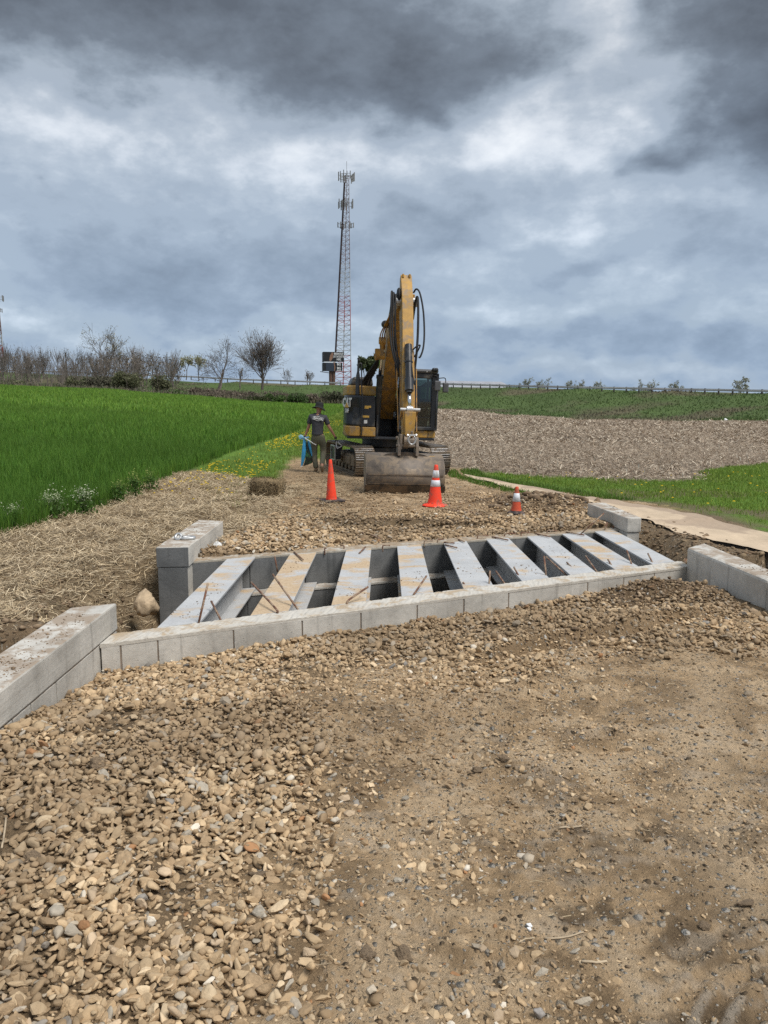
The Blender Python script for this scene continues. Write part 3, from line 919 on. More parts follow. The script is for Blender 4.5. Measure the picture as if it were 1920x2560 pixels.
_tex = bpy.data.textures.new('concrete_unevenness', 'CLOUDS'); _tex.noise_scale = .16; _tex.noise_depth = 4
def uneven(o, amt=.012, lv=4):
    a_ = o.modifiers.new('cuts', 'SUBSURF'); a_.subdivision_type = 'SIMPLE'; a_.levels = lv; a_.render_levels = lv
    d_ = o.modifiers.new('uneven', 'DISPLACE'); d_.texture = _tex; d_.strength = amt; d_.mid_level = .5; d_.texture_coords = 'GLOBAL'
    return o


# far left: cap block over a lower stem, square end towards the camera
fl = empty('concrete_wingwall'); tag(fl, 'far left concrete wing wall with dark end face, shackle lying on its top', 'wingwall', 'concrete wing walls')
MB().prism([(-2.50, 8.30), (-2.155, 8.34), (-2.155, 10.18), (-2.505, 10.28)], 'z', -.026, .205).build('cap', M_CONC, fl, bevel=.012)
MB().prism([(-2.492, 8.305), (-2.172, 8.345), (-2.172, 10.17), (-2.495, 10.27)], 'z', -1.6, -.03).build('stem', M_CONC, fl, bevel=.008)
MB().prism([(-2.499, 8.285), (-2.158, 8.325), (-2.158, 8.342), (-2.499, 8.302)], 'z', -.022, .196).build('end_face', M_CONC_DARK, fl, bevel=.004)
MB().prism([(-2.490, 8.292), (-2.174, 8.33), (-2.174, 8.347), (-2.490, 8.307)], 'z', -1.6, -.034).build('end_face', M_CONC_DARK, fl, bevel=.004)
# near left: long wall with a mitred end and a band joint
nl = empty('concrete_wingwall'); tag(nl, 'near left concrete wing wall with a mitred end, soil crumbs along its top', 'wingwall', 'concrete wing walls')
MB().prism([(-2.118, 5.93), (-2.43, 5.79), (-2.47, 1.2), (-2.118, 1.2)], 'z', -.012, .205).build('cap', M_CONC, nl, bevel=.014)
cuts = [5.92, 5.42, 4.78, 4.42, 4.19, 3.6, 2.9, 1.2]
for i in range(len(cuts) - 1):
    a, b_ = cuts[i] - .005, cuts[i + 1] + .005
    MB().prism([(-2.123 - random.uniform(0, .004), a), (-2.44, a - (.1 if i == 0 else 0)), (-2.44, b_), (-2.123, b_)], 'z', -1.0, -.02).build('panel', M_CONC, nl, bevel=.004)
MB().prism([(-2.135, 5.9), (-2.43, 5.78), (-2.43, 1.25), (-2.135, 1.25)], 'z', -1.0, -.008).build('core', M_JOINT, nl)
# far right
fr = empty('concrete_wingwall'); tag(fr, 'far right concrete wing wall, pebbles on its cap, beside the mat path', 'wingwall', 'concrete wing walls')
MB().prism([(3.335, 10.42), (3.545, 10.46), (3.50, 12.1), (3.20, 12.0)], 'z', .0, .205).build('cap', M_CONC, fr, bevel=.014)
MB().prism([(3.345, 10.44), (3.525, 10.47), (3.49, 12.05), (3.23, 11.98)], 'z', -1.6, -.003).build('stem', M_CONC, fr, bevel=.008)
# near right
nr_ = empty('concrete_wingwall'); tag(nr_, 'near right concrete wing wall with a chamfered top, running out of frame', 'wingwall', 'concrete wing walls')
MB().prism([(3.32, 8.28), (3.62, 8.56), (3.70, 6.72), (3.42, 6.72)], 'z', -.9, .205).build('wall', M_CONC, nr_, bevel=.028)
MB().prism([(3.41, 6.70), (3.69, 6.70), (3.75, 3.0), (3.47, 3.0)], 'z', -.9, .193).build('wall', M_CONC, nr_, bevel=.022)

def on_box(x0, x1, y0, y1):
    return lambda: (random.uniform(x0, x1), random.uniform(y0, y1))
crumbs('wall_crumbs', [(on_box(-2.45, -2.15, 3.6, 4.7), .206)] * 7 + [(on_box(-2.4, -2.15, 4.6, 5.6), .206)] * 2 + [(on_box(-2.45, -2.2, 8.9, 10.0), .206), (on_box(3.36, 3.5, 10.7, 11.7), .206), (on_box(3.45, 3.65, 6.8, 7.4), .206)], 'brown soil crumbs and chips lying on the wing wall tops', 60, .011, M_CRUMB)

for _o in list(fl.children) + list(nl.children) + list(fr.children) + list(nr_.children):
    if _o.name.split('.')[0] in ('cap', 'stem', 'wall', 'panel'): uneven(_o, .012 if 'panel' not in _o.name else .006, 4 if 'panel' not in _o.name else 3)
for _o in list(na.children):
    if _o.name.startswith('panel'): uneven(_o, .006, 3)

# ------------------------------------------------------------------ stones
def ico(sub):
    bm = bmesh.new(); bmesh.ops.create_icosphere(bm, subdivisions=sub, radius=1.0)
    V = np.array([v.co[:] for v in bm.verts]); F = np.array([[v.index for v in f.verts] for f in bm.faces]); bm.free()
    return V, F


def stone_variants(sub, n, seed):
    V0, F = ico(sub); rr = np.random.default_rng(seed); out = []
    for k in range(n):
        V = V0.copy()
        # a few random flattening planes give the facets of a broken pebble
        for _ in range(rr.integers(6, 13)):
            nrm = rr.normal(size=3); nrm /= np.linalg.norm(nrm)
            d = rr.uniform(.38, .85)
            t = V @ nrm
            V = V - np.outer(np.maximum(t - d, 0), nrm) * .9
        ph = rr.uniform(0, 6, 3)
        V = V * (1 + .10 * np.sin(V @ rr.normal(0, 2.2, 3) + ph[0]) + .07 * np.sin(V @ rr.normal(0, 3.6, 3) + ph[1]))[:, None]
        out.append(V)
    return out, F


STONE_PAL = np.array([(.40, .29, .175), (.47, .355, .225), (.34, .245, .15), (.52, .41, .275), (.43, .32, .20), (.30, .215, .13), (.40, .345, .27), (.34, .305, .25), (.23, .215, .195), (.58, .53, .45), (.33, .18, .09), (.44, .34, .235)])
STONE_P = np.array([.20, .13, .19, .06, .15, .14, .04, .025, .01, .012, .008, .05]); STONE_P /= STONE_P.sum()
M_STONE = attr_mat('pebble', .85, var=.34, scale=40, bump=.003, bump_scale=90, spec=.25)


def scatter_stones(x, y, size, name, label, sub, seed, mat=None, sink=.25, bright=1.0, flat=.5):
    """one mesh of many pebbles"""
    rr = np.random.default_rng(seed)
    n = len(x)
    var, F = stone_variants(sub, 14, seed + 1)
    nv = len(var[0])
    VAR = np.stack(var)
    k = rr.integers(0, len(var), n)
    L = VAR[k]
    sc = np.stack([size * rr.uniform(.9, 1.8, n), size * rr.uniform(.75, 1.2, n), size * rr.uniform(.35, .80, n)], 1) * .56
    L = L * sc[:, None, :]
    ax = rr.normal(0, .45, (n, 2)); az = rr.uniform(0, 2 * math.pi, n)
    cz, sz = np.cos(az), np.sin(az)
    X = L[..., 0] * cz[:, None] - L[..., 1] * sz[:, None]; Y = L[..., 0] * sz[:, None] + L[..., 1] * cz[:, None]; Z = L[..., 2]
    cx, sx = np.cos(ax[:, 0])[:, None], np.sin(ax[:, 0])[:, None]
    Y, Z = Y * cx - Z * sx, Y * sx + Z * cx
    cy, sy = np.cos(ax[:, 1])[:, None], np.sin(ax[:, 1])[:, None]
    X, Z = X * cy + Z * sy, -X * sy + Z * cy
    z = height(x, y) + sc[:, 2] * (rr.uniform(.15, 1.0, n) if sink < .5 else rr.uniform(-.45, .5, n)) + (rr.random(n) ** 2 * .020 if sink < .5 else 0)
    V = np.stack([X + x[:, None], Y + y[:, None], Z + z[:, None]], -1).reshape(-1, 3)
    FF = (F[None] + (np.arange(n) * nv)[:, None, None]).reshape(-1, 3)
    col = (STONE_PAL)[rr.choice(len(STONE_PAL), n, p=STONE_P)] * rr.uniform(.75, 1.25, n)[:, None] * bright * np.array([[1.12, 1.085, 1.03]])
    soil = sstep(fbm(x * 1.3, y * 1.3, 4, 88), .46, .62)[:, None] * .55
    col = col * (1 - soil) + np.array((.22, .155, .093)) * soil
    col = np.repeat(col, nv, 0)
    o = np_mesh(name, V, FF, mat or M_STONE, col, smooth=True)
    o.data.polygons.foreach_set('use_smooth', np.repeat(rr.random(n) > flat, len(F)))
    return tag(o, label, 'gravel', kind='stuff')


def jgrid(x0, x1, y0, y1, step, rr):
    gx, gy = np.meshgrid(np.arange(x0, x1, step), np.arange(y0, y1, step))
    gx = gx.ravel() + rr.uniform(-.5, .5, gx.size) * step; gy = gy.ravel() + rr.uniform(-.5, .5, gy.size) * step
    return gx, gy


def in_view(x, y, pad=.06):
    return np.abs(x) < (0.5 + pad) * np.maximum(y, .1) + .35


def blocked(x, y):
    """inside walls or over the opening"""
    yn = y_near(x); yf = y_far(x)
    b = (y > yn - .01) & (y < yf + .07) & (x > -2.2) & (x < 3.4)
    b |= (x < -2.10) & (x > -2.48) & (y < 5.95) & (y > 1)
    b |= (x < -2.12) & (x > -2.55) & (y > 8.25) & (y < 10.3)
    b |= (x > 3.16) & (x < 3.58) & (y > 10.38) & (y < 12.1)
    b |= (x > 3.28) & (x < 3.76) & (y > 3) & (y < 8.6)
    return b


def loose_w(x, y):
    """how thickly gravel lies here, 0..1"""
    n1 = fbm(x * .9, y * .9, 4, 81); n2 = fbm(x * 3.3, y * 3.3, 3, 82)
    yn = y_near(x); dn = yn - y
    j = (n1 - .5) * .8 + (n2 - .5) * .4
    edge_l = np.interp(y, [1.5, 2.0, 2.6, 3.2, 4.0, 5.0], [-.42, -.42, -.38, -.30, -.45, -.6])
    left = sstep(x - edge_l + j * .6, .30, -.16)
    band = sstep(dn + j * .9, 1.55, .95)
    rgt = sstep(x + j, .2, 1.2) * sstep(dn + j * 1.2, 2.5, 1.5) * .9
    w = np.clip(np.maximum(np.maximum(left, band), rgt), 0, 1)
    bald = sstep(fbm(x * 1.6, y * 1.6, 3, 83), .60, .70)
    w = w * (1 - .85 * bald)
    tx, ty = 2.15, 1.2; L = math.hypot(tx, ty)
    s_ = ((x - .55) * tx + (y - 5.3) * ty) / L; o_ = (-(x - .55) * ty + (y - 5.3) * tx) / L
    w = w * (1 - .85 * np.exp(-((o_ + .02) / .17) ** 2) * sstep(s_, -.1, .3) * sstep(s_, 3, 2.4))
    w = w * (1 - np.clip(1.3 * np.exp(-(((x - 2.75) / .62) ** 2 + ((y - 7.38) / .30) ** 2)), 0, .95))
    return w * (y < yn)


def build_gravel():
    rr = np.random.default_rng(5)
    # --- near loose gravel, two sizes, heaped
    xs, ys, ss = [], [], []
    for (step, size, y0, y1) in [(.021, .0275, 1.55, 3.4), (.021, .028, 3.4, 5.6), (.025, .032, 5.6, 8.2)]:
        gx, gy = jgrid(-2.12, 3.5, y0, y1, step, rr)
        w = loose_w(gx, gy)
        ok = (rr.random(len(gx)) < w * .95) & in_view(gx, gy) & ~blocked(gx, gy)
        xs.append(gx[ok]); ys.append(gy[ok]); ss.append(size * rr.lognormal(-.06, .42, ok.sum()))
    x = np.concatenate(xs); y = np.concatenate(ys); s = np.clip(np.concatenate(ss), .009, .068)
    # the largest-looking 300 become stones of their own
    look = s / np.hypot(y, 1.7)
    idx = np.argsort(-look)
    pick = idx[:300]; rest = idx[300:]
    near = rest[y[rest] < 3.3]; far = rest[y[rest] >= 3.3]
    scatter_stones(x[near], y[near], s[near], 'gravel', 'loose tan river gravel heaped on the left of the approach', 2, 51)
    scatter_stones(x[far], y[far], s[far], 'gravel', 'tan river gravel banked against the near headwall', 1, 52)
    V_, F_ = stone_variants(2, 10, 77)
    mats = []
    for ci, c in enumerate(STONE_PAL):
        m = simple_mat('stone_colour', tuple(np.array(c) * np.array([1.10, 1.07, 1.02])), .82, var=.28, scale=2.2, dirt=(.33, .24, .15), dirt_amt=.2, dirt_scale=1.6, bump=.004, bump_scale=4, spec=.25)
        mats.append(m)
    meshes = {}
    for q, i in enumerate(pick):
        vi = int(rr.integers(0, 10)); ci = int(rr.choice(len(STONE_PAL), p=STONE_P))
        if (vi, ci) not in meshes:
            me = bpy.data.meshes.new('stone')
            me.from_pydata(V_[vi].tolist(), [], F_.tolist())
            me.polygons.foreach_set('use_smooth', [True] * len(me.polygons)); me.materials.append(mats[ci])
            meshes[(vi, ci)] = me
        o = bpy.data.objects.new('stone', meshes[(vi, ci)]); COL.objects.link(o); o.parent = ground
        sz = min(s[i], .075) * .5
        o.scale = (sz * rr.uniform(.95, 1.4), sz * rr.uniform(.75, 1.1), sz * rr.uniform(.45, .8))
        o.rotation_euler = (rr.normal(0, .35), rr.normal(0, .35), rr.uniform(0, 6.28))
        o.location = (x[i], y[i], H(x[i], y[i]) + o.scale[2] * .55)
    # --- small stones pressed into the packed lane
    gx, gy = jgrid(-1.4, 3.5, 1.5, 7.4, .0145, rr)
    w = loose_w(gx, gy)
    trans = np.clip(sstep(gx, 1.3, -.5) * .8 + sstep(y_near(gx) - gy, 2.9, 1.2), 0, 1)
    p = (1 - .8 * w) * np.clip(.10 + .42 * trans + .5 * sstep(fbm(gx * 1.5, gy * 1.5, 4, 84), .42, .62), 0, 1) * .52
    ok = (rr.random(len(gx)) < p) & in_view(gx, gy) & ~blocked(gx, gy)
    x, y = gx[ok], gy[ok]
    s = np.clip((.0115 + .008 * trans[ok]) * rr.lognormal(0, .50, len(x)), .005, .05)
    scatter_stones(x, y, s, 'grit', 'small pebbles and grit trodden into the packed dirt lane', 1, 53, sink=.6, bright=.95, flat=.8)
    # --- far approach
    gx, gy = jgrid(-2.2, 3.6, 8.6, 15.5, .046, rr)
    jj = (fbm(gx * 1.2, gy * 1.2, 4, 85) - .5)
    w = np.clip(sstep(gy + jj * 2.0, 12.9, 11.6) + .30, 0, 1) * sstep(gx + jj, -2.3 + .1 * (gy - 9), -1.9 + .1 * (gy - 9)) * sstep(gx, 3.8, 3.3)
    lane = np.exp(-((gx - .4) / .55) ** 2) * sstep(gy, 12.0, 13.0)
    w = w * (1 - .8 * lane)
    w = np.where((gy > 11.5) & (gy < 11.75) & (gx > -.9) & (gx < 1.5), w * .25, w)
    ok = (rr.random(len(gx)) < w) & ~blocked(gx, gy)
    x, y = gx[ok], gy[ok]
    s = np.clip(.047 * rr.lognormal(0, .28, len(x)), .02, .10) * np.where(y > 12.2, .75, 1)
    scatter_stones(x, y, s, 'gravel', 'tan gravel spread behind the far abutment around the cones', 1, 54)
    # --- right earth bank and the ground by the excavator
    gx, gy = jgrid(3.4, 5.6, 6.0, 12.5, .085, rr)
    pn, pf = path_edges(gy)
    ok = (gx < pn + .05) & (rr.random(len(gx)) < .55) & ~blocked(gx, gy)
    scatter_stones(gx[ok], gy[ok], np.clip(.045 * rr.lognormal(0, .5, ok.sum()), .015, .16), 'gravel', 'cobbles in the raw earth bank below the mat path', 1, 55, sink=1, bright=.72)
    gx, gy = jgrid(-2.0, 2.6, 15.5, 21, .10, rr)
    ok = rr.random(len(gx)) < .55
    scatter_stones(gx[ok], gy[ok], np.clip(.035 * rr.lognormal(0, .4, ok.sum()), .01, .09), 'grit', 'stones scattered over the lane around the excavator', 1, 56, sink=1, bright=.85)


build_gravel()


# ------------------------------------------------------------------ clods, boulder, dirt lumps
M_CLOD = simple_mat('damp_clod', (.215, .152, .093), .95, var=.4, scale=6, bump=.01, bump_scale=7)
M_BOULDER = simple_mat('sandstone_boulder', (.47, .35, .22), .85, var=.22, scale=2.5, dirt=(.30, .22, .14), dirt_amt=.2, dirt_scale=2, bump=.008, bump_scale=4)
CL_V, CL_F = stone_variants(3, 6, 91)
for k in range(len(CL_V)):
    V = CL_V[k]
    CL_V[k] = V * (1 + .75 * (fbm(V[:, 0] * 2.6 + k * 7, V[:, 1] * 2.6 + V[:, 2] * 2.1, 4, 92 + k, .65) - .5))[:, None]


def lump(name, label, cat, x, y, sx, sy, sz, mat, k=0, rz=0.0, sink=.3, group=None, tilt=(0, 0)):
    me = bpy.data.meshes.new(name)
    me.from_pydata(CL_V[k % 6].tolist(), [], CL_F.tolist()); me.polygons.foreach_set('use_smooth', [name != 'dirt_clod'] * len(me.polygons)); me.materials.append(mat)
    o = bpy.data.objects.new(name, me); COL.objects.link(o)
    o.scale = (sx / 2, sy / 2, sz / 2); o.rotation_euler = (tilt[0], tilt[1], rz)
    o.location = (x, y, H(x, y) + sz * (.5 - sink))
    return tag(o, label, cat, group)


lump('boulder', 'large tan boulder wedged against the far left wing wall', 'boulder', -2.72, 7.85, .36, .30, .34, M_BOULDER, 1, .4, .1)
bo = bpy.data.objects['boulder']; bo.location.z = px(356, 1509, Y=7.85).z
bo.location.x = px(356, 1509, Y=7.85).x
lump('rock', 'dirty rock lodged in the bank below the large boulder', 'rock', -2.62, 7.35, .34, .30, .22, M_CLOD, 2, 1.1, .3)
for (cx, cy, w, d, h, k, lab) in [(650, 2182, .09, .04, .03, 0, 'flat dark clod at the edge of the gravel heap'), (915, 2385, .08, .06, .035, 1, 'left of two flat mud clods near the bottom of the photo'), (1012, 2378, .085, .06, .04, 2, 'right of two flat mud clods near the bottom of the photo'),
                                  (1195, 1925, .07, .035, .035, 3, 'dark block of soil lying on the packed lane beyond the twig'), (1255, 1905, .08, .045, .04, 4, 'brown lump of soil beside a dark block on the lane'), (1072, 2087, .05, .025, .02, 5, 'small dark wedge of mud in the middle of the lane'),
                                  (248, 1958, .09, .08, .07, 3, 'rounded clay clod sitting among the left gravel'), (1760, 2310, .07, .04, .025, 1, 'flattened mud lump left of the tyre arcs'), (1865, 2268, .08, .04, .03, 0, 'dark mud lump at the right edge above the tyre arcs'), (85, 2190, .12, .08, .05, 2, 'broad mud clod at the left edge on the gravel')]:
    p = px(cx, cy, z=-.05)
    lump('dirt_clod', lab, 'clod', p.x, p.y, w, d, h, M_CLOD, k, random.uniform(-.4, .4), .25, 'loose clods of soil')
p = px(655, 1210, z=0)

# heap of clods by the far right wing wall
def clod_heap(name, label, cx, cy, rx, ry, n, smin, smax, seed):
    rr = np.random.default_rng(seed)
    V = []; F = []; k = 0
    vv, ff = stone_variants(1, 8, seed)
    X = cx + rr.normal(0, rx, n); Y = cy + rr.normal(0, ry, n); Z = height(X, Y)
    for i in range(n):
        s = rr.uniform(smin, smax)
        L = vv[rr.integers(0, 8)] * np.array([s, s * rr.uniform(.6, 1), s * rr.uniform(.3, .8)]) * .5
        a = rr.uniform(0, 6.28)
        L = np.stack([L[:, 0] * math.cos(a) - L[:, 1] * math.sin(a), L[:, 0] * math.sin(a) + L[:, 1] * math.cos(a), L[:, 2]], 1)
        V.append(L + np.array([X[i], Y[i], Z[i] + s * .12])); F.append(ff + k); k += len(L)
    o = np_mesh(name, np.concatenate(V), np.concatenate(F), M_CLOD_S, None, smooth=False)
    return tag(o, label, 'dirt', kind='stuff')


M_CLOD_S = simple_mat('fresh_clods', (.15, .10, .058), .95, var=.45, scale=9, dirt=(.30, .215, .135), dirt_amt=.3, dirt_scale=4)
clod_heap('clods', 'crumbs of dried mud strewn over the packed lane', .9, 3.3, .9, 1.1, 500, .006, .024, 36)
clod_heap('clods', 'heap of dark dug earth behind the small cone', 2.75, 13.2, .42, .38, 150, .05, .22, 31)
clod_heap('clods', 'ridge of dark earth clods by the near right wing wall', 2.75, 7.36, .45, .17, 520, .015, .065, 32)
clod_heap('clods', 'broken dark earth along the wheel rut in the gravel', 1.6, 5.92, .62, .10, 260, .012, .05, 37)
clod_heap('clods', 'crumbled earth on the right bank below the path', 3.95, 9.6, .25, .9, 260, .03, .11, 33)
clod_heap('clods', 'crumbled earth on the left bank behind the near wing wall', -2.85, 6.4, .30, .9, 380, .03, .10, 34)
clod_heap('clods', 'crumbled earth along the scraped edge beyond the far abutment', .3, 11.6, .7, .06, 140, .02, .07, 35)

# ------------------------------------------------------------------ excavator
M_YEL = simple_mat('machine_yellow', (.45, .255, .055), .52, var=.25, scale=5, dirt=(.30, .21, .12), dirt_amt=.30, dirt_scale=7, spec=.4)
M_YEL_D = simple_mat('boom_yellow', (.37, .195, .04), .58, var=.3, scale=5, dirt=(.22, .14, .07), dirt_amt=.32, dirt_scale=7, spec=.4)
M_BLK = simple_mat('black_paint', (.018, .02, .024), .42, var=.35, scale=4, dirt=(.10, .09, .075), dirt_amt=.22, dirt_scale=3, spec=.5)
M_BLK_R = simple_mat('black_rubber', (.014, .014, .015), .7, var=.3, scale=9)
M_TRACK = simple_mat('track_steel', (.10, .088, .075), .62, metal=.35, var=.4, scale=6, dirt=(.24, .185, .125), dirt_amt=.5, dirt_scale=4)
M_GROUSER = simple_mat('worn_grouser', (.36, .34, .32), .40, metal=.6, var=.3, scale=14, dirt=(.16, .12, .085), dirt_amt=.35, dirt_scale=7)
M_MUD = simple_mat('dried_mud', (.24, .185, .125), .95, var=.3, scale=8, bump=.01, bump_scale=30)
M_BUCKET = simple_mat('bucket_steel', (.155, .125, .098), .6, metal=.15, var=.35, scale=5, dirt=(.25, .19, .13), dirt_amt=.38, dirt_scale=6, bump=.004, bump_scale=25)
M_EDGE = simple_mat('cutting_edge', (.085, .068, .052), .6, metal=.35, var=.4, scale=5, dirt=(.17, .12, .075), dirt_amt=.35, dirt_scale=5)
M_CHROME = simple_mat('piston_rod', (.62, .62, .62), .18, metal=1.0, var=.05)
M_GALV = simple_mat('galvanised', (.50, .50, .49), .42, metal=.7, var=.15, scale=12)
M_WHITE = simple_mat('white_decal', (.72, .72, .70), .6, var=.1, scale=12)
M_DECAL_Y = simple_mat('yellow_decal', (.60, .36, .07), .6, var=.15, scale=12)
M_GREYP = simple_mat('grey_plastic', (.085, .085, .088), .55, var=.2, scale=6)


def glass_mat():
    m, b, bs = new_mat('cab_glass')
    nt = m.node_tree
    out = [x for x in nt.nodes if x.type == 'OUTPUT_MATERIAL'][0]
    tr = b.n('ShaderNodeBsdfTransparent'); tr.inputs[0].default_value = (.42, .50, .48, 1)
    gl = b.n('ShaderNodeBsdfGlossy'); gl.inputs['Roughness'].default_value = .03; gl.inputs['Color'].default_value = (.9, .95, 1, 1)
    fr = b.n('ShaderNodeFresnel'); fr.inputs['IOR'].default_value = 1.5
    mx = b.n('ShaderNodeMixShader')
    b.l(b.m('ADD', fr.outputs[0], .015, clamp=True), mx.inputs[0]); b.l(tr.outputs[0], mx.inputs[1]); b.l(gl.outputs[0], mx.inputs[2])
    b.l(mx.outputs[0], out.inputs['Surface'])
    return m


M_GLASS = glass_mat()


def text_part(name, body, size, mat, parent, loc, rot, xscale=1.0, depth=.004, bold=0.0):
    cu = bpy.data.curves.new(name, 'FONT')
    cu.body = body; cu.size = size; cu.align_x = 'CENTER'; cu.align_y = 'CENTER'; cu.extrude = depth / 2; cu.offset = bold; cu.resolution_u = 3
    tmp = bpy.data.objects.new('tmp_text', cu); COL.objects.link(tmp)
    dg = bpy.context.evaluated_depsgraph_get()
    me = bpy.data.meshes.new_from_object(tmp.evaluated_get(dg))
    bpy.data.objects.remove(tmp); bpy.data.curves.remove(cu)
    me.name = name
    for v in me.vertices: v.co.x *= xscale
    me.materials.clear(); me.materials.append(mat)
    o = bpy.data.objects.new(name, me); COL.objects.link(o)
    o.parent = parent; o.location = loc; o.rotation_euler = rot
    return o


EX = empty('excavator', (0.0, 20.9, -.075))
EX.rotation_euler = (0, R(1.9), R(5.5))
tag(EX, 'muddy yellow tracked excavator facing the camera, bucket resting on the ground', 'excavator')

# --- undercarriage, turned a little more than the house
TROT = R(11.5)
def tpart(o): o.rotation_euler = (0, R(-1.2), TROT); return o

sh = MB()
sh.box((0, 0, 0), (.50, .168, .022))
for gy in (-.055, 0, .055): sh.box((0, gy, .022), (.50, .016, .03))
shoe_ref = sh.build('shoe', M_TRACK)
shoe_me = shoe_ref.data
shoe_me.materials.append(M_GROUSER)
for p in shoe_me.polygons:
    if p.center.z > .036: p.material_index = 1
bpy.data.objects.remove(shoe_ref)
RAD, HALF, ZC = .345, 1.36, .385
PER = 4 * HALF + 2 * math.pi * RAD
NS = 44
for sx in (-1, 1):
    tr = MB()
    ring = []
    for k in range(64):
        d = k / 64 * PER
        if d < 2 * HALF: ring.append((-HALF + d, ZC + RAD))
        elif d < 2 * HALF + math.pi * RAD:
            a = (d - 2 * HALF) / RAD; ring.append((HALF + RAD * math.sin(a), ZC + RAD * math.cos(a)))
        elif d < 4 * HALF + math.pi * RAD: ring.append((HALF - (d - 2 * HALF - math.pi * RAD), ZC - RAD))
        else:
            a = (d - 4 * HALF - math.pi * RAD) / RAD; ring.append((-HALF - RAD * math.sin(a), ZC - RAD * math.cos(a)))
    inner = [(y * .965, ZC + (z - ZC) * .84) for y, z in ring]
    n = len(ring)
    for xo in (-.10, .06):
        vs_ = [(sx * 1.0 + xo, y, z) for y, z in ring] + [(sx * 1.0 + xo, y, z) for y, z in inner] + [(sx * 1.0 + xo + .04, y, z) for y, z in ring] + [(sx * 1.0 + xo + .04, y, z) for y, z in inner]
        fs = []
        for i in range(n):
            j = (i + 1) % n
            fs += [(i, j, n + j, n + i), (2 * n + i, 3 * n + i, 3 * n + j, 2 * n + j), (n + i, n + j, 3 * n + j, 3 * n + i), (i, 2 * n + i, 2 * n + j, j)]
        tr.add(vs_, fs)
    track = tpart(tr.build('track', M_TRACK, EX))
    for k in range(NS):
        d = (k + .5) / NS * PER
        if d < 2 * HALF: p = (-HALF + d, ZC + RAD); a = 0
        elif d < 2 * HALF + math.pi * RAD: a = (d - 2 * HALF) / RAD; p = (HALF + RAD * math.sin(a), ZC + RAD * math.cos(a))
        elif d < 4 * HALF + math.pi * RAD: p = (HALF - (d - 2 * HALF - math.pi * RAD), ZC - RAD); a = math.pi
        else: a = math.pi + (d - 4 * HALF - math.pi * RAD) / RAD; p = (-HALF + RAD * math.sin(a), ZC + RAD * math.cos(a))
        o = bpy.data.objects.new('shoe', shoe_me); COL.objects.link(o); o.parent = track
        o.location = (sx * 1.0, p[0], p[1]); o.rotation_euler = (-a, 0, 0)
    for (nm, yy, rr_) in (('idler', -HALF, .27), ('sprocket', HALF, .27)):
        MB().lathe([(rr_ * .55, -.13), (rr_, -.10), (rr_ * 1.05, 0), (rr_, .10), (rr_ * .55, .13)], 20, (sx * 1.0, yy, ZC), 'x').build(nm, M_TRACK, track, smooth=False)
    for yy in np.linspace(-.95, .95, 6):
        MB().lathe([(.05, -.14), (.085, -.12), (.075, 0), (.085, .12), (.05, .14)], 14, (sx * 1.0, float(yy), .17), 'x').build('roller', M_TRACK, track)
    fr_ = MB()
    fr_.prism([(-1.1, .22), (1.1, .22), (1.15, .40), (1.0, .52), (-1.0, .52), (-1.15, .40)], 'x', sx * 1.0 - .15, sx * 1.0 + .15)
    fr_.box((sx * 1.17, -.55, .36), (.04, .5, .2)); fr_.box((sx * 1.17, .35, .36), (.04, .6, .2))
    tpart(fr_.build('track_frame', M_MUD, EX, bevel=.02))
cf = MB(); cf.box((0, 0, .52), (1.7, .9, .3)); cf.bar((-.9, -.8, .42), (.9, .8, .42), .3, .24); cf.bar((-.9, .8, .42), (.9, -.8, .42), .3, .24)
tpart(cf.build('car_body', M_BLK, EX, bevel=.03))
MB().lathe([(.62, .68), (.62, .92), (.55, .95)], 32).build('swing_bearing', M_BLK, EX)
# step and tool box on the outside of the left-hand track
st = MB(); st.box((-1.36, -.1, .52), (.16, .42, .34)); tpart(st.build('tool_box', M_BLK, EX, bevel=.02))
st = MB()
for a, b_ in [((-1.45, -.33, .70), (-1.45, .12, .70)), ((-1.45, -.33, .34), (-1.45, .12, .34)), ((-1.45, -.33, .34), (-1.45, -.33, .70)), ((-1.45, .12, .34), (-1.45, .12, .70))]: st.bar(a, b_, .03, .03)
tpart(st.build('step', M_GALV, EX))

# --- upper structure
sf = MB(); sf.box((0, -.12, .95), (2.2, 2.75, .06))
sf.box((-.35, -.7, 1.22), (.05, 1.5, .60)); sf.box((.22, -.7, 1.22), (.05, 1.5, .60)); sf.box((-.06, .12, 1.25), (.6, .1, .7))
sf.build('swing_frame', M_BLK, EX, bevel=.008)
MB().prism([(-1.15, -1.36), (-1.05, -1.52), (-.79, -1.555), (-.79, -.2), (-1.15, -.2)], 'z', .985, 1.23).build('lower_skirt', M_YEL, EX, bevel=.02)
MB().prism([(-.775, -1.555), (-.40, -1.555), (-.40, -.2), (-.775, -.2)], 'z', .985, 1.215).build('lower_skirt', M_YEL, EX, bevel=.02)
MB().prism([(.60, -1.5), (.93, -1.5), (.93, .4), (.60, .4)], 'z', .99, 1.165).build('lower_skirt', M_YEL, EX, bevel=.015)
MB().prism([(.94, -1.5), (1.12, -1.42), (1.15, -1.3), (1.15, .4), (.94, .4)], 'z', .99, 1.16).build('lower_skirt', M_YEL, EX, bevel=.015)
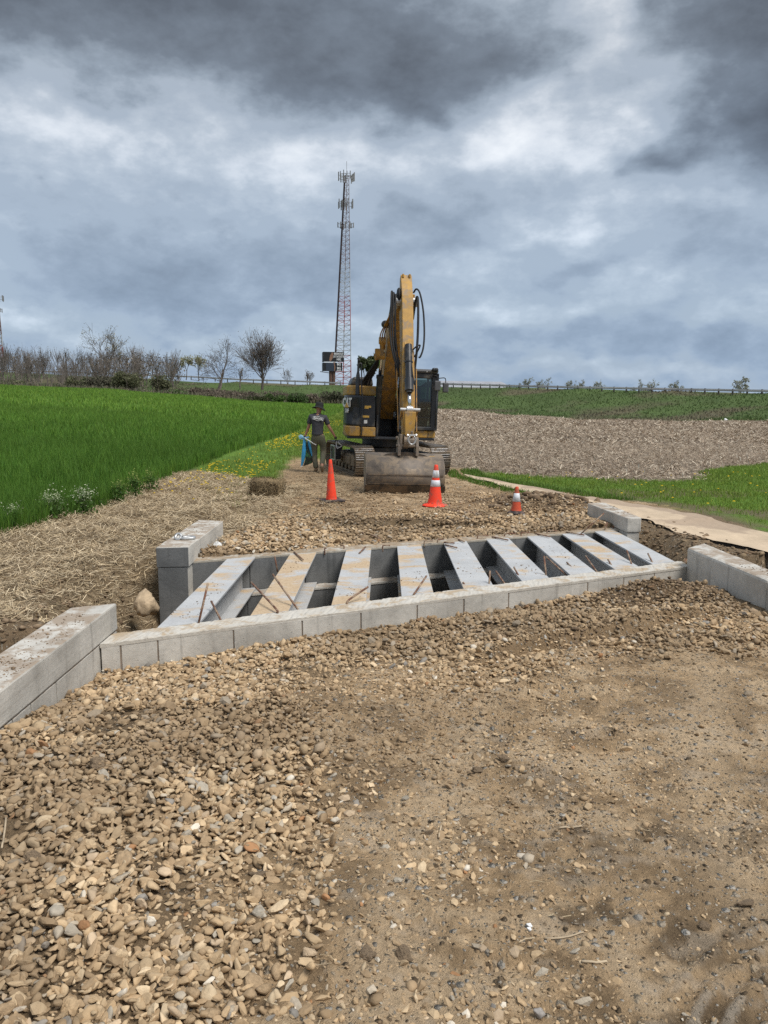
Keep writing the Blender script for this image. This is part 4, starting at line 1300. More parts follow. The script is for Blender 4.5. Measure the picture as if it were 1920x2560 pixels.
# panel with a dented corner
dp = []
nx_, nz_ = 14, 14
pth = [(-1.152, -.25), (-1.15, -.9), (-1.13, -1.18), (-1.04, -1.36), (-.90, -1.48), (-.80, -1.535)]
P2 = [Vector((a, b_, 0)) for a, b_ in pth]
cl_ = curve_pts(P2, nx_)
V = []; F = []
for j in range(nz_ + 1):
    t = j / nz_; z_ = 1.235 + t * .755
    for i, p in enumerate(cl_):
        s_ = i / nx_
        dent = .10 * math.exp(-((s_ - .72) / .16) ** 2 - ((t - .42) / .28) ** 2) + .05 * math.exp(-((s_ - .86) / .07) ** 2 - ((t - .6) / .4) ** 2) - .02 * math.exp(-((s_ - .6) / .06) ** 2 - ((t - .7) / .2) ** 2)
        V.append((p.x + dent * .8, p.y + dent * .7, z_))
for j in range(nz_):
    for i in range(nx_):
        a = j * (nx_ + 1) + i; F.append((a, a + 1, a + nx_ + 2, a + nx_ + 1))
dpo = mesh_obj('dented_panel', V, F, M_BLK, EX, smooth=True)
sm = dpo.modifiers.new('solid', 'SOLIDIFY'); sm.thickness = .02
dpo['label'] = 'crumpled black corner panel'
MB().prism([(-.42, -1.53), (-.795, -1.53), (-.80, -.3), (-.42, -.3)], 'z', 1.222, 1.985).build('tool_locker', M_BLK, EX, bevel=.02)
MB().prism([(-1.12, -1.15), (-.95, -1.38), (-.81, -1.44), (-.81, -.3), (-1.12, -.3)], 'z', 1.24, 1.97).build('locker_core', M_BLK, EX)
MB().prism([(-1.13, -1.10), (-.98, -1.26), (-.39, -1.26), (-.39, 1.1), (-1.13, 1.1)], 'z', 1.99, 2.24).build('engine_hood', M_YEL, EX, bevel=.035)
MB().prism([(-1.02, 2.245), (-.42, 2.245), (-.46, 2.47), (-.95, 2.47)], 'y', -.75, .8).build('hood_cowl', M_BLK, EX, bevel=.05)
cw = [(1.12 * math.cos(t) if abs(math.cos(t)) < 1 else 1.12, .35 + 1.12 * math.sin(t)) for t in np.linspace(0, math.pi, 15)]
MB().prism([(1.13, .1)] + cw + [(-1.13, .1)], 'z', .985, 1.98).build('counterweight', M_YEL, EX, bevel=.04)
for (a, b_, z_, w_) in ((-.70, -.535, 1.72, .16), (-.70, -.60, 1.685, .10), (-.76, -.58, 1.475, .18)):
    MB().box(((a + b_) / 2 + .01, -1.535, z_), (w_, .006, .05 if w_ > .12 else .03)).build('warning_decal', M_DECAL_Y, EX)
MB().box((-.655, -1.536, 1.345), (.085, .006, .085)).build('warning_decal', M_WHITE, EX, bevel=.02)
# lettering on the corner panel, following its face
ang = math.atan2(-1.36 + 1.0, -1.04 + 1.15)
text_part('lettering', 'CAT', .30, M_WHITE, EX, (-1.115, -1.24, 1.80), (R(90), 0, R(-62)), .72, .01, .012)
text_part('lettering', '314F', .135, M_WHITE, EX, (-1.11, -1.25, 1.60), (R(90), 0, R(-62)), .62, .01, .006)
MB().prism([(-.12, 0), (.12, 0), (0, .14)], 'y', -.004, .004).build('lettering', M_DECAL_Y, EX)
o = [c for c in EX.children if c.name.startswith('lettering')][-1]
o.location = (-1.122, -1.242, 1.685); o.rotation_euler = (0, 0, R(-62)); o.scale = (.8, 1.6, .9)
# handrail
MB().tube(curve_pts([(-.865, -1.42, 1.95), (-.87, -1.40, 2.2), (-.865, -1.36, 2.55), (-.86, -1.35, 2.86)], 10), [.055] * 3 + [.05] * 4 + [.028] * 4, 10).build('grab_post', M_BLK, EX, smooth=True)
MB().tube(curve_pts([(-.88, -1.36, 2.77), (-.80, -1.36, 2.78), (-.785, -1.37, 2.70), (-.765, -1.45, 2.1), (-.75, -1.56, 1.9), (-.745, -1.57, 1.25), (-.75, -1.57, 1.0)], 28), .016, 8).build('handrail', M_BLK, EX, smooth=True)
MB().tube([(-.855, -1.36, 2.80), (-.855, -1.36, 2.90)], .03, 10).build('beacon', M_BLK_R, EX, smooth=True)

# --- cab
cab = empty('cab', parent=EX)
cabf = MB()
X0, X1, Y0, Y1, Z0, Z1 = .16, 1.15, -1.56, .10, 1.175, 2.66
for (x, y, wx, wy) in ((X0 + .03, Y0 + .04, .06, .08), (X1 - .085, Y0 + .03, .17, .06), (X1 - .03, -.55, .06, .07), (X0 + .03, Y1 - .05, .06, .1), (X1 - .03, Y1 - .05, .06, .1)):
    cabf.box((x, y, (Z0 + Z1) / 2), (wx, wy, Z1 - Z0 - .12))
cabf.box(((X0 + X1) / 2, (Y0 + Y1) / 2, Z0 + .045), (X1 - X0, Y1 - Y0, .09))
cabf.box(((X0 + X1) / 2, Y0 + .04, Z1 - .13), (X1 - X0, .08, .13))
cabf.box((X1 - .03, (Y0 + Y1) / 2, Z1 - .12), (.06, Y1 - Y0, .1)); cabf.box((X0 + .03, (Y0 + Y1) / 2, Z1 - .12), (.06, Y1 - Y0, .1))
cabf.box((X1 - .03, (Y0 + Y1) / 2, Z0 + .35), (.05, Y1 - Y0 - .1, .06)); cabf.box(((X0 + X1) / 2, Y1 - .03, Z0 + .3), (X1 - X0 - .1, .06, .5))
cabf.build('frame', M_BLK, cab, bevel=.018)
MB().prism([(X0, -1.60), (X0, .12), (X1 - .02, .12), (X1 - .02, -1.60)], 'z', Z1 - .065, Z1 + .03).build('roof', M_GREYP, cab, bevel=.045)
MB().box(((X0 + X1) / 2 - .06, Y0 + .045, 2.02), (X1 - X0 - .24, .008, 1.03)).build('windscreen', M_GLASS, cab)
MB().box(((X0 + X1) / 2 - .06, Y0 + .045, 1.385), (X1 - X0 - .24, .008, .23)).build('windscreen', M_GLASS, cab)
MB().box(((X0 + X1) / 2 - .06, Y0 + .04, 1.503), (X1 - X0 - .24, .02, .012)).build('glazing_bar', M_BLK, cab)
MB().box((X1 - .03, -1.05, 2.03), (.008, .88, .95)).build('side_window', M_GLASS, cab)
MB().box((X0 + .03, -.75, 1.95), (.008, 1.3, 1.1)).build('side_window', M_GLASS, cab)
MB().box(((X0 + X1) / 2, Y1 - .04, 2.1), (X1 - X0 - .14, .008, .75)).build('rear_window', M_GLASS, cab)
seat = MB(); seat.box((.66, -.55, 1.55), (.46, .46, .14)); seat.box((.66, -.30, 1.95), (.44, .13, .72), (R(-8), 0, 0)); seat.box((.66, -.25, 2.36), (.26, .10, .16)); seat.box((.66, -.5, 1.35), (.3, .3, .3))
seat.build('seat', M_BLK_R, cab, bevel=.04)
cn = MB(); cn.box((.36, -.7, 1.55), (.14, .5, .3)); cn.box((.96, -.7, 1.55), (.12, .5, .3)); cn.tube([(.38, -.85, 1.7), (.39, -.88, 1.9)], .025, 8); cn.tube([(.95, -.85, 1.7), (.94, -.88, 1.9)], .025, 8); cn.box((.93, -1.3, 1.85), (.05, .16, .2))
cn.build('console', M_GREYP, cab, bevel=.01)
MB().tube(curve_pts([(.45, -1.57, 2.48), (.43, -1.575, 2.2), (.47, -1.575, 1.95)], 8), .008, 6).build('wiper', M_BLK_R, cab)
MB().tube([(1.09, -1.63, 1.25), (1.10, -1.64, 2.2)], .016, 8).build('grab_rail', M_BLK, cab, smooth=True)
MB().tube(curve_pts([(1.18, -1.1, 1.3), (1.20, -1.12, 1.9), (1.18, -1.1, 2.3)], 8), .016, 8).build('grab_rail', M_BLK, cab, smooth=True)
for (x, z_, dy) in ((1.09, 2.29, -1.72), (1.36, 2.26, -1.35)):
    MB().box((x, dy, z_), (.155, .06, .25)).build('mirror', M_GREYP, cab, bevel=.028)
    MB().tube(curve_pts([(x, dy + .04, z_), (x, dy + .07, z_ + .22), (x - .1, dy + .1, z_ + .24), (1.1, -1.45, z_ + .2)], 12), .012, 6).build('mirror_arm', M_BLK_R, cab, smooth=True)
for x in (1.0, 1.06):
    MB().lathe([(.03, -.03), (.05, -.01), (.05, .05), (.035, .07)], 14, (x, -1.64, 2.68), 'y').build('work_light', M_BLK, cab, smooth=True)
MB().box((.83, -1.61, 2.63), (.02, .01, .02)).build('roof_light', M_WHITE, cab)

# --- boom, stick, rams
BX = -.05
def beam_profile(pts):
    up, lo = [], []
    for i, (y, z, h) in enumerate(pts):
        a = pts[max(i - 1, 0)]; c = pts[min(i + 1, len(pts) - 1)]
        t = Vector((c[0] - a[0], c[1] - a[1])).normalized(); n = Vector((-t.y, t.x))
        up.append((y + n.x * h, z + n.y * h)); lo.append((y - n.x * h, z - n.y * h))
    return up + lo[::-1]
def dense(pts, n=14):
    c = curve_pts([Vector(p) for p in pts], n); return [tuple(v) for v in c]
boom = MB().prism(beam_profile(dense([(-.42, 1.50, .17), (-.95, 2.30, .26), (-1.75, 3.20, .33), (-2.75, 3.82, .29), (-3.5, 3.97, .22), (-4.08, 3.98, .15)])), 'x', BX - .185, BX + .185).build('boom', M_YEL_D, EX, bevel=.015)
MB().cyl((BX - .25, -.42, 1.5), (BX + .25, -.42, 1.5), .1).build('pin', M_GALV, boom)
MB().cyl((BX - .24, -4.05, 3.97), (BX + .24, -4.05, 3.97), .10).build('pin', M_GALV, boom)
for s in (-1, 1):
    ram = MB(); ram.cyl((BX + s * .30, -1.20, 1.12), (BX + s * .30, -1.72, 2.45), .075, 14); ram.cyl((BX + s * .30, -1.71, 2.42), (BX + s * .30, -1.735, 2.49), .09, 14)
    r_ = ram.build('boom_ram', M_BLK, EX, smooth=False)
    MB().cyl((BX + s * .30, -1.73, 2.47), (BX + s * .30, -2.05, 3.28), .042, 12).build('rod', M_CHROME, r_, smooth=True)
    MB().cyl((BX + s * .22, -2.06, 3.30), (BX + s * .38, -2.06, 3.30), .085, 12).build('rod_eye', M_YEL, r_)
MB().cyl((BX, -1.9, 4.0), (BX, -3.2, 4.33), .075, 14).build('stick_ram', M_BLK, EX)
MB().cyl((BX, -3.2, 4.33), (BX, -3.88, 4.44), .042, 12).build('rod', M_CHROME, [c for c in EX.children if c.name.startswith('stick_ram')][0], smooth=True)
stick = MB().prism(beam_profile([(-3.84, 4.52, .085), (-3.90, 4.36, .13), (-4.05, 3.98, .25), (-4.45, 3.05, .22), (-4.80, 2.15, .18), (-5.10, 1.35, .13), (-5.16, 1.16, .11)]), 'x', BX - .118, BX + .118).build('stick', M_YEL, EX, bevel=.012)
mbk = MB(); mbk.box((BX - .07, -3.94, 4.52), (.04, .10, .08)); mbk.box((BX + .07, -3.94, 4.52), (.04, .10, .08)); mbk.build('lug', M_YEL, stick, bevel=.01)
for s in (-1, 1):
    MB().prism([(-4.40, 3.42), (-4.44, 3.44), (-4.78, 2.92), (-4.60, 2.90)], 'x', BX + s * .055 - .012, BX + s * .055 + .012).build('bracket', M_YEL, stick)
    MB().bar((BX + s * .145, -4.50, 2.9), (BX + s * .145, -5.05, 1.5), .02, .03).build('pipe', M_YEL_D, stick)
    MB().bar((BX + s * .21, -4.55, 2.55), (BX + s * .19, -5.1, 1.25), .02, .025).build('pipe', M_YEL_D, stick)
bram = MB(); bram.cyl((BX, -4.74, 3.02), (BX, -5.12, 2.16), .072, 16); bram.cyl((BX, -5.05, 2.32), (BX, -5.155, 2.08), .092, 16); bram.cyl((BX, -4.89, 2.68), (BX, -4.90, 2.65), .085, 16); bram.cyl((BX, -5.15, 2.09), (BX, -5.17, 2.04), .06, 14)
bram = bram.build('bucket_ram', M_BLK, EX)
MB().cyl((BX, -5.16, 2.06), (BX, -5.31, 1.74), .036, 14).build('rod', M_CHROME, bram, smooth=True)
lk = MB(); lk.cyl((BX - .19, -5.33, 1.70), (BX + .21, -5.33, 1.70), .035, 12); lk.cyl((BX - .06, -5.33, 1.70), (BX + .06, -5.33, 1.70), .075, 14)
lk.build('link_pin', M_GALV, EX)
for s in (-1, 1):
    MB().bar((BX + s * .16, -5.33, 1.70), (BX + s * .15, -4.98, 1.52), .025, .10).build('link', M_YEL_D, EX, bevel=.01)
MB().prism([(-.115, 1.66), (.115, 1.66), (.09, 1.2), (.07, 1.16), (-.07, 1.16), (-.09, 1.2)], 'y', -5.47, -5.36).build('power_link', M_YEL, EX, bevel=.012, loc=(BX, 0, 0))
cp = MB(); cp.lathe([(.10, -.13), (.145, -.12), (.145, -.03), (.12, -.02), (.12, .10), (.10, .12)], 18, (BX + .01, -5.36, 1.06), 'x')
cp.box((BX - .17, -5.36, 1.06), (.05, .28, .30)); cp.cyl((BX - .26, -5.30, 1.13), (BX + .2, -5.30, 1.13), .035, 12); cp.cyl((BX - .26, -5.44, .98), (BX + .18, -5.44, .98), .03, 12)
cp.build('coupler', M_BUCKET, EX, bevel=.01)
# bucket: rolled back shell towards the camera
BC = -.13; BW = .775
prof = [tuple(v)[:2] for v in curve_pts([(-5.02, .80, 0), (-5.32, .79, 0), (-5.55, .69, 0), (-5.70, .50, 0), (-5.73, .34, 0), (-5.68, .20, 0)], 14)]
V = []; F = []
for (y, z) in prof:
    for x in (BC - BW, BC + BW): V.append((x, y, z))
for i in range(len(prof) - 1): F.append((2 * i, 2 * i + 1, 2 * i + 3, 2 * i + 2))
bk = mesh_obj('bucket', V, F, M_BUCKET, EX, smooth=True)
sm = bk.modifiers.new('solid', 'SOLIDIFY'); sm.thickness = .028; sm.offset = 0
for s in (-1, 1):
    MB().prism(prof + [(-5.60, .05), (-5.2, .10), (-4.98, .45)], 'x', BC + s * BW - .014, BC + s * BW + .014).build('side_plate', M_BUCKET, bk, bevel=.004)
MB().prism([(-5.69, .22), (-5.725, .21), (-5.63, .0), (-5.585, .0)], 'x', BC - BW - .035, BC + BW + .03).build('cutting_edge', M_EDGE, bk, bevel=.006)
MB().prism([(-5.758, .435), (-5.722, .43), (-5.722, .405), (-5.756, .41)], 'x', BC - BW + .02, BC + BW - .02).build('wear_strip', M_BUCKET, bk)
MB().prism([(-5.742, .245), (-5.70, .245), (-5.70, .225), (-5.738, .222)], 'x', BC - BW + .02, BC + BW - .02).build('wear_strip', M_EDGE, bk)
V = []; F = []
for i in range(13):
    t = i / 12 * 2 - 1; h = .035 + .075 * (1 - t * t) ** .8
    for (yy, dz) in ((-5.42, 0), (-5.42, h), (-5.30, h), (-5.30, 0)): V.append((BC + .02 + t * .46, yy, .74 + dz))
for i in range(12):
    for k in range(4): F.append((4 * i + k, 4 * i + (k + 1) % 4, 4 * i + 4 + (k + 1) % 4, 4 * i + 4 + k))
F += [(0, 1, 2, 3), (48, 51, 50, 49)]
mesh_obj('hinge_plate', V, F, M_EDGE, bk)
for x in (BC - .12, BC + .24):
    MB().prism([(-5.52, .78), (-5.18, .78), (-5.24, 1.05), (-5.33, 1.16), (-5.45, 1.12), (-5.50, .98)], 'x', x - .03, x + .03).build('ear', M_BUCKET, bk, bevel=.012)
MB().box((BC + .56, -5.405, .765), (.11, .006, .045), (R(-18), 0, 0)).build('plate_decal', M_DECAL_Y, bk)
# hoses and pipes
def hose(pts, r=.02, mat=M_BLK_R, n=30):
    return MB().tube(curve_pts(pts, n), r, 8).build('hose', mat, EX, smooth=True)
hose([(BX + .14, -4.15, 4.15), (BX + .19, -4.22, 4.22), (BX + .26, -4.3, 4.12), (BX + .33, -4.4, 3.75), (BX + .355, -4.5, 3.3), (BX + .33, -4.6, 2.98), (BX + .27, -4.65, 2.80), (BX + .235, -4.66, 2.78)], .019)
hose([(BX + .15, -4.12, 3.6), (BX + .19, -4.18, 3.98), (BX + .215, -4.25, 4.05), (BX + .225, -4.35, 3.85), (BX + .225, -4.45, 3.4), (BX + .205, -4.55, 2.95), (BX + .17, -4.6, 2.55), (BX + .15, -4.65, 2.35)], .026)
hose([(BX + .09, -4.75, 2.92), (BX + .16, -4.78, 2.99), (BX + .24, -4.75, 3.02), (BX + .2, -4.7, 2.9), (BX + .13, -4.7, 2.78)], .016)
hose([(BX, -4.83, 2.85), (BX + .05, -4.97, 2.6), (BX + .07, -5.05, 2.4), (BX + .12, -5.05, 2.2)], .014)
for k, dx in enumerate((0, .05, .09)):
    hose([(BX - .19 - dx * .4, -3.9, 4.02 - k * .05), (BX - .23 - dx, -4.15, 4.10 + k * .03), (BX - .25 - dx, -4.28, 3.9), (BX - .24 - dx * 1.2, -4.35, 3.3), (BX - .20 - dx, -4.5, 2.85), (BX - .15, -4.62, 2.62 - k * .1)], .02)
hose([(BX - .22, -4.1, 3.7), (BX - .24, -4.3, 3.2), (BX - .23, -4.5, 2.6), (BX - .20, -4.6, 2.3)], .018)
MB().lathe([(.16, -.03), (.19, 0), (.16, .03)], 18, (BX - .16, -4.0, 4.08), 'x').build('hose_guard', M_BLK_R, EX, smooth=True)
for k, dx in enumerate((0, .07, .13, .2)):
    hose([(-.46 - dx * .5, -.9, 1.85), (-.52 - dx, -1.0, 2.05), (-.56 - dx * .9, -1.1, 2.3), (-.44 - dx * .6, -1.3, 2.62), (-.36 - dx * .3, -1.5, 2.85), (-.30 - dx * .2, -1.75, 3.1)], .026)
vb = MB(); vb.cyl((BX - .22, -2.0, 2.95), (BX - .45, -2.0, 2.95), .09, 12); vb.box((BX - .36, -2.0, 3.03), (.2, .18, .16)); vb.cyl((BX - .3, -2.0, 3.05), (BX - .3, -2.1, 3.3), .05, 10); vb.cyl((BX - .40, -1.9, 2.85), (BX - .44, -1.9, 3.0), .05, 10)
vb.build('lock_valve', M_YEL_D, EX, bevel=.01)
for s in (0, .05, .1):
    hose([(BX - .23 - s, -2.0, 3.1), (BX - .26 - s, -2.15, 3.4), (BX - .23 - s * .6, -2.4, 3.62), (BX - .2, -2.8, 3.85), (BX - .2, -3.6, 4.05)], .016, M_YEL_D)
wl = MB(); wl.lathe([(.05, -.05), (.085, -.03), (.09, .05), (.08, .06)], 14, (BX - .27, -2.35, 3.66), 'y'); wl.tube([(BX - .2, -2.3, 3.6), (BX - .27, -2.35, 3.6)], .02, 6)
wl.build('boom_light', M_BLK, EX, smooth=True)
MB().tube([(BX - .18, -2.6, 3.9), (BX - .22, -3.4, 4.16)], .03, 8).build('pipe', M_BLK, EX, smooth=True)

# bow shackle hanging from the coupler
sp = px(1030, 1098, Y=15.33)
shk = empty('bow_shackle', tuple(sp)); shk.rotation_euler = (0, 0, R(8))
tag(shk, 'galvanised bow shackle hanging from the excavator bucket coupler', 'shackle')
ringp = [(.075 * math.sin(a) * (1.0 if math.cos(a) < .2 else .92), 0, -.02 + .085 * -math.cos(a)) for a in np.linspace(R(-150), R(150), 24)]
MB().tube([(p[0], 0, p[2]) for p in ringp], .019, 10).build('bow', M_GALV, shk, smooth=True)
mb = MB(); mb.cyl((-.10, 0, .075), (.10, 0, .075), .02, 10); mb.cyl((-.10, 0, .075), (-.075, 0, .075), .034, 6); mb.cyl((.075, 0, .075), (.10, 0, .075), .034, 6)
mb.build('bolt', M_GALV, shk)
MB().box((0, .02, .11), (.05, .06, .10)).build('lug', M_BUCKET, shk, bevel=.01)

# ------------------------------------------------------------------ cones
M_ORANGE = simple_mat('cone_orange', (.95, .06, .018), .5, var=.08, scale=8, dirt=(.45, .10, .06), dirt_amt=.28, dirt_scale=9)
M_ORANGE_D = simple_mat('faded_orange', (.62, .085, .03), .55, var=.15, scale=8, dirt=(.35, .12, .06), dirt_amt=.35, dirt_scale=6)
M_REFL = simple_mat('reflective_white', (.70, .71, .73), .45, var=.10, scale=20, dirt=(.42, .38, .33), dirt_amt=.2, dirt_scale=9)
M_BASE = simple_mat('black_base', (.035, .028, .026), .75, var=.3, scale=10, dirt=(.14, .10, .08), dirt_amt=.3, dirt_scale=8)


def cone(label, x, y, h, r0, r1, base, bands, mat, base_mat, rz=0.0, square=True, lean=0.0):
    e = empty('traffic_cone', (x, y, H(x, y) + .006), rz); e.rotation_euler = (0, lean, rz)
    tag(e, label, 'cone', 'traffic cones')
    if square:
        MB().box((0, 0, .022), (base, base, .044)).build('base', base_mat, e, bevel=.012)
        z0 = .044
    else:
        MB().lathe([(base * .52, 0), (base * .54, .012), (base * .50, .028), (r0 * 1.25, .040), (r0 * 1.05, .055)], 10).build('base', base_mat, e, bevel=.004)
        z0 = .05
    def rad(z): return r0 + (r1 - r0) * (z - z0) / (h - z0)
    prof = [(rad(z0) * 1.10, z0 - .004), (rad(z0 + .012), z0 + .012)] + [(rad(z), z) for z in np.linspace(z0 + .03, h - .012, 8)] + [(r1 * .92, h - .003), (r1 * .6, h)]
    MB().lathe(prof, 28).build('body', mat, e, smooth=True)
    for (a, b_) in bands:
        MB().lathe([(rad(a) + .0005, a), (rad(a) + .003, a + .001), (rad(b_) + .003, b_ - .001), (rad(b_) + .0005, b_)], 28).build('reflective_band', M_REFL, e, smooth=True)
    return e


pc = px(829, 1262, z=-.02)
cone('plain red-orange traffic cone with a black square base, left of the bucket', pc.x, pc.y, .745, .098, .026, .38, [], M_ORANGE, M_BASE, R(24), True, R(-1.2))
pc = px(1087, 1266, z=-.02)
cone('red-orange traffic cone with two white bands in front of the bucket', pc.x, pc.y, .72, .128, .030, .42, [(.345, .455), (.50, .625)], M_ORANGE, M_ORANGE, R(10), False, R(1.5))
pc = px(1290, 1287, z=-.02)
cone('small faded orange cone with one white band on the gravel at right', pc.x, pc.y, .44, .086, .024, .27, [(.20, .335)], M_ORANGE_D, M_BASE, R(30), False, R(1.0))

# ------------------------------------------------------------------ hay bale
M_HAY = attr_mat('hay', .95, .35, 60)
def hay_bale():
    c = px(668, 1240, z=.0)
    x, y = c.x, 14.55
    z0 = H(x, y)
    e = empty('hay_bale', (x, y, z0), R(-10)); e.rotation_euler = (0, R(3), R(-10))
    tag(e, 'weathered brown straw bale standing on the verge beside the lane', 'bale')
    bm = bmesh.new(); bmesh.ops.create_cube(bm, size=1)
    bmesh.ops.subdivide_edges(bm, edges=bm.edges, cuts=9, use_grid_fill=True)
    for v in bm.verts:
        p = v.co.copy(); L = max(abs(p.x), abs(p.y), abs(p.z)) * 2
        r = (abs(p.x * 2) ** 8 + abs(p.y * 2) ** 8 + abs(p.z * 2) ** 8) ** (1 / 8)
        p = p / r
        n_ = float(fbm(np.array([p.x * 7 + p.y * 3]), np.array([p.z * 7 + p.y * 5]), 3, 7)[0]) - .5
        v.co = Vector((p.x * .56, p.y * .42, p.z * .34)) * (1 + .30 * n_) + Vector((0, 0, .16))
    me = bpy.data.meshes.new('bale_core'); bm.to_mesh(me); bm.free()
    obj_from_mesh('bale_core', me, simple_mat('bale_brown', (.17, .12, .065), .95, var=.5, scale=22, bump=.03, bump_scale=40), e)
    V = []; F = []; C = []
    rr = np.random.default_rng(4)
    for i in range(2600):
        f = rr.integers(0, 5); p = rr.uniform(-.5, .5, 3)
        if f == 0: p[2] = .5
        elif f < 3: p[1] = -.5 if f == 1 else .5
        else: p[0] = -.5 if f == 3 else .5
        p = p * np.array([.57, .43, .34]) + np.array([0, 0, .165])
        d = rr.normal(0, 1, 3); d /= np.linalg.norm(d); L = rr.uniform(.04, .16); d = d * L
        nrm = p - np.array([0, 0, .165]); nrm /= np.linalg.norm(nrm); d = d - nrm * np.dot(d, nrm) * .75
        w = np.cross(d, nrm); w /= (np.linalg.norm(w) + 1e-6); w *= .0022
        a = p - d / 2 + nrm * rr.uniform(0, .03); b_ = p + d / 2 + nrm * rr.uniform(-.01, .06)
        k = len(V); V += [a - w, a + w, b_ + w, b_ - w]; F.append((k, k + 1, k + 2, k + 3)); C += [np.array((.34, .25, .14)) * rr.uniform(.4, 1.2)] * 4
    o = np_mesh('loose_straw', np.array(V), np.array(F), M_HAY, np.array(C), smooth=False, parent=e); o['kind'] = 'stuff'
    for s in (-.13, .13):
        MB().tube([(s, -.222, .0), (s, -.222, .33), (s, .2, .345)], .004, 5).build('twine', M_HAY2, e)
M_HAY2 = simple_mat('twine', (.28, .22, .12), .9)
hay_bale()

# ------------------------------------------------------------------ eye shackle on the far left wing wall
p0 = px(462, 1352, Y=8.75)
sh2 = empty('lifting_eye', (p0.x, p0.y, .206)); tag(sh2, 'grey steel lifting eye lying on top of the far left wing wall', 'lifting eye')
a0 = px(446, 1350, Y=8.75).x - p0.x; a1 = px(482, 1355, Y=8.7).x - p0.x
MB().tube([(a0 + .032 * math.cos(t), .0 + .032 * math.sin(t) * .8, .034 + .030 * math.sin(t)) for t in np.linspace(0, 2 * math.pi, 20)], .017, 8).build('eye', M_GALV, sh2, smooth=True)
MB().tube(curve_pts([(a0 + .045, -.02, .02), (-.0, -.03, .018), (a1 - .02, -.01, .018), (a1, .03, .02), (a1 - .03, .06, .02), (0, .05, .02), (a0 + .045, .03, .022)], 24), .019, 8).build('bow', M_GALV, sh2, smooth=True)

# scrap of white plastic beside that wall
def crumpled(name, label, cat, loc, sx, sy, sz, mat, seed, group=None):
    rr = np.random.default_rng(seed); n = 9
    V = []; F = []
    for i in range(n):
        for j in range(n):
            u, v = i / (n - 1) - .5, j / (n - 1) - .5
            V.append((u * sx * (1 - .5 * abs(v)), v * sy * (1 - .4 * abs(u)), sz * (rr.random() * .45 + .55 * (1 - 4 * u * u) * (1 - 4 * v * v))))
    for i in range(n - 1):
        for j in range(n - 1): a = i * n + j; F.append((a, a + 1, a + n + 1, a + n))
    o = mesh_obj(name, V, F, mat, None, smooth=False, loc=loc)
    s = o.modifiers.new('solid', 'SOLIDIFY'); s.thickness = .004
    return tag(o, label, cat, group)
M_PLAST = simple_mat('white_plastic', (.78, .78, .76), .45, var=.08, scale=20)
p = px(543, 1347, Y=9.35)
crumpled('plastic_scrap', 'crumpled white plastic scrap on the gravel beside the far left wing wall', 'scrap', (p.x, p.y, H(p.x, p.y) + .01), .11, .12, .085, M_PLAST, 3)

# loose rods and sticks on the ground
def rod(name, label, cat, a, b_, r, mat, lift=.012, mid=0.0, group=None):
    A = px(*a, z=-.03); B = px(*b_, z=-.03)
    pts = []
    for t in np.linspace(0, 1, 8):
        x = A.x + (B.x - A.x) * t + mid * math.sin(t * math.pi); y = A.y + (B.y - A.y) * t
        pts.append((x, y, H(x, y) + lift))
    o = MB().tube(pts, r, 6).build(name, mat, None, smooth=True)
    return tag(o, label, cat, group)
M_WOOD = simple_mat('pale_wood', (.46, .36, .24), .85, var=.25, scale=20)
rod('steel_rod', 'thin rusty rod lying on the far lane in front of the banded cone', 'rod', (1105, 1278), (1205, 1290), .012, M_RUST, .02)
rod('steel_rod', 'short rusty bar half buried in the gravel behind the far abutment', 'rod', (905, 1325), (950, 1342), .010, M_RUST, .03)
rod('twig', 'pale split twig on the packed lane right of centre', 'twig', (1398, 2060), (1455, 2054), .004, M_WOOD, .008)
rod('twig', 'pale curved twig on the lane beside two white pebbles', 'twig', (1362, 2325), (1460, 2305), .003, M_WOOD, .006, .01)
rod('twig', 'short pale chip of wood on dark soil near the bottom', 'twig', (1455, 2392), (1518, 2385), .004, M_WOOD, .006)
rod('twig', 'short pale stick standing by a dark wedge of mud on the lane', 'twig', (1097, 2083), (1103, 2058), .004, M_WOOD, .008)
rod('twig', 'bent pale stalk lying on the left gravel below the wing wall', 'twig', (143, 1826), (190, 1818), .003, M_WOOD, .035, .01)
rod('twig', 'long dry stalk at the left edge on the gravel', 'twig', (8, 2170), (18, 2085), .004, M_WOOD, .04)
for (cx, cy, sz, lab) in [(1322, 2315, .022, 'upper of two small white pebbles on the packed lane'), (1322, 2325, .018, 'lower of two small white pebbles on the packed lane'), (1345, 2537, .036, 'round grey stone at the bottom of the photo, right of centre')]:
    p = px(cx, cy, z=-.06)
    lump('pebble', lab, 'pebble', p.x, p.y, sz * 1.2, sz, sz * .9, M_PLAST if sz < .03 else simple_mat('grey_stone', (.30, .27, .24), .8, var=.2, scale=3), 4, .3, .15)

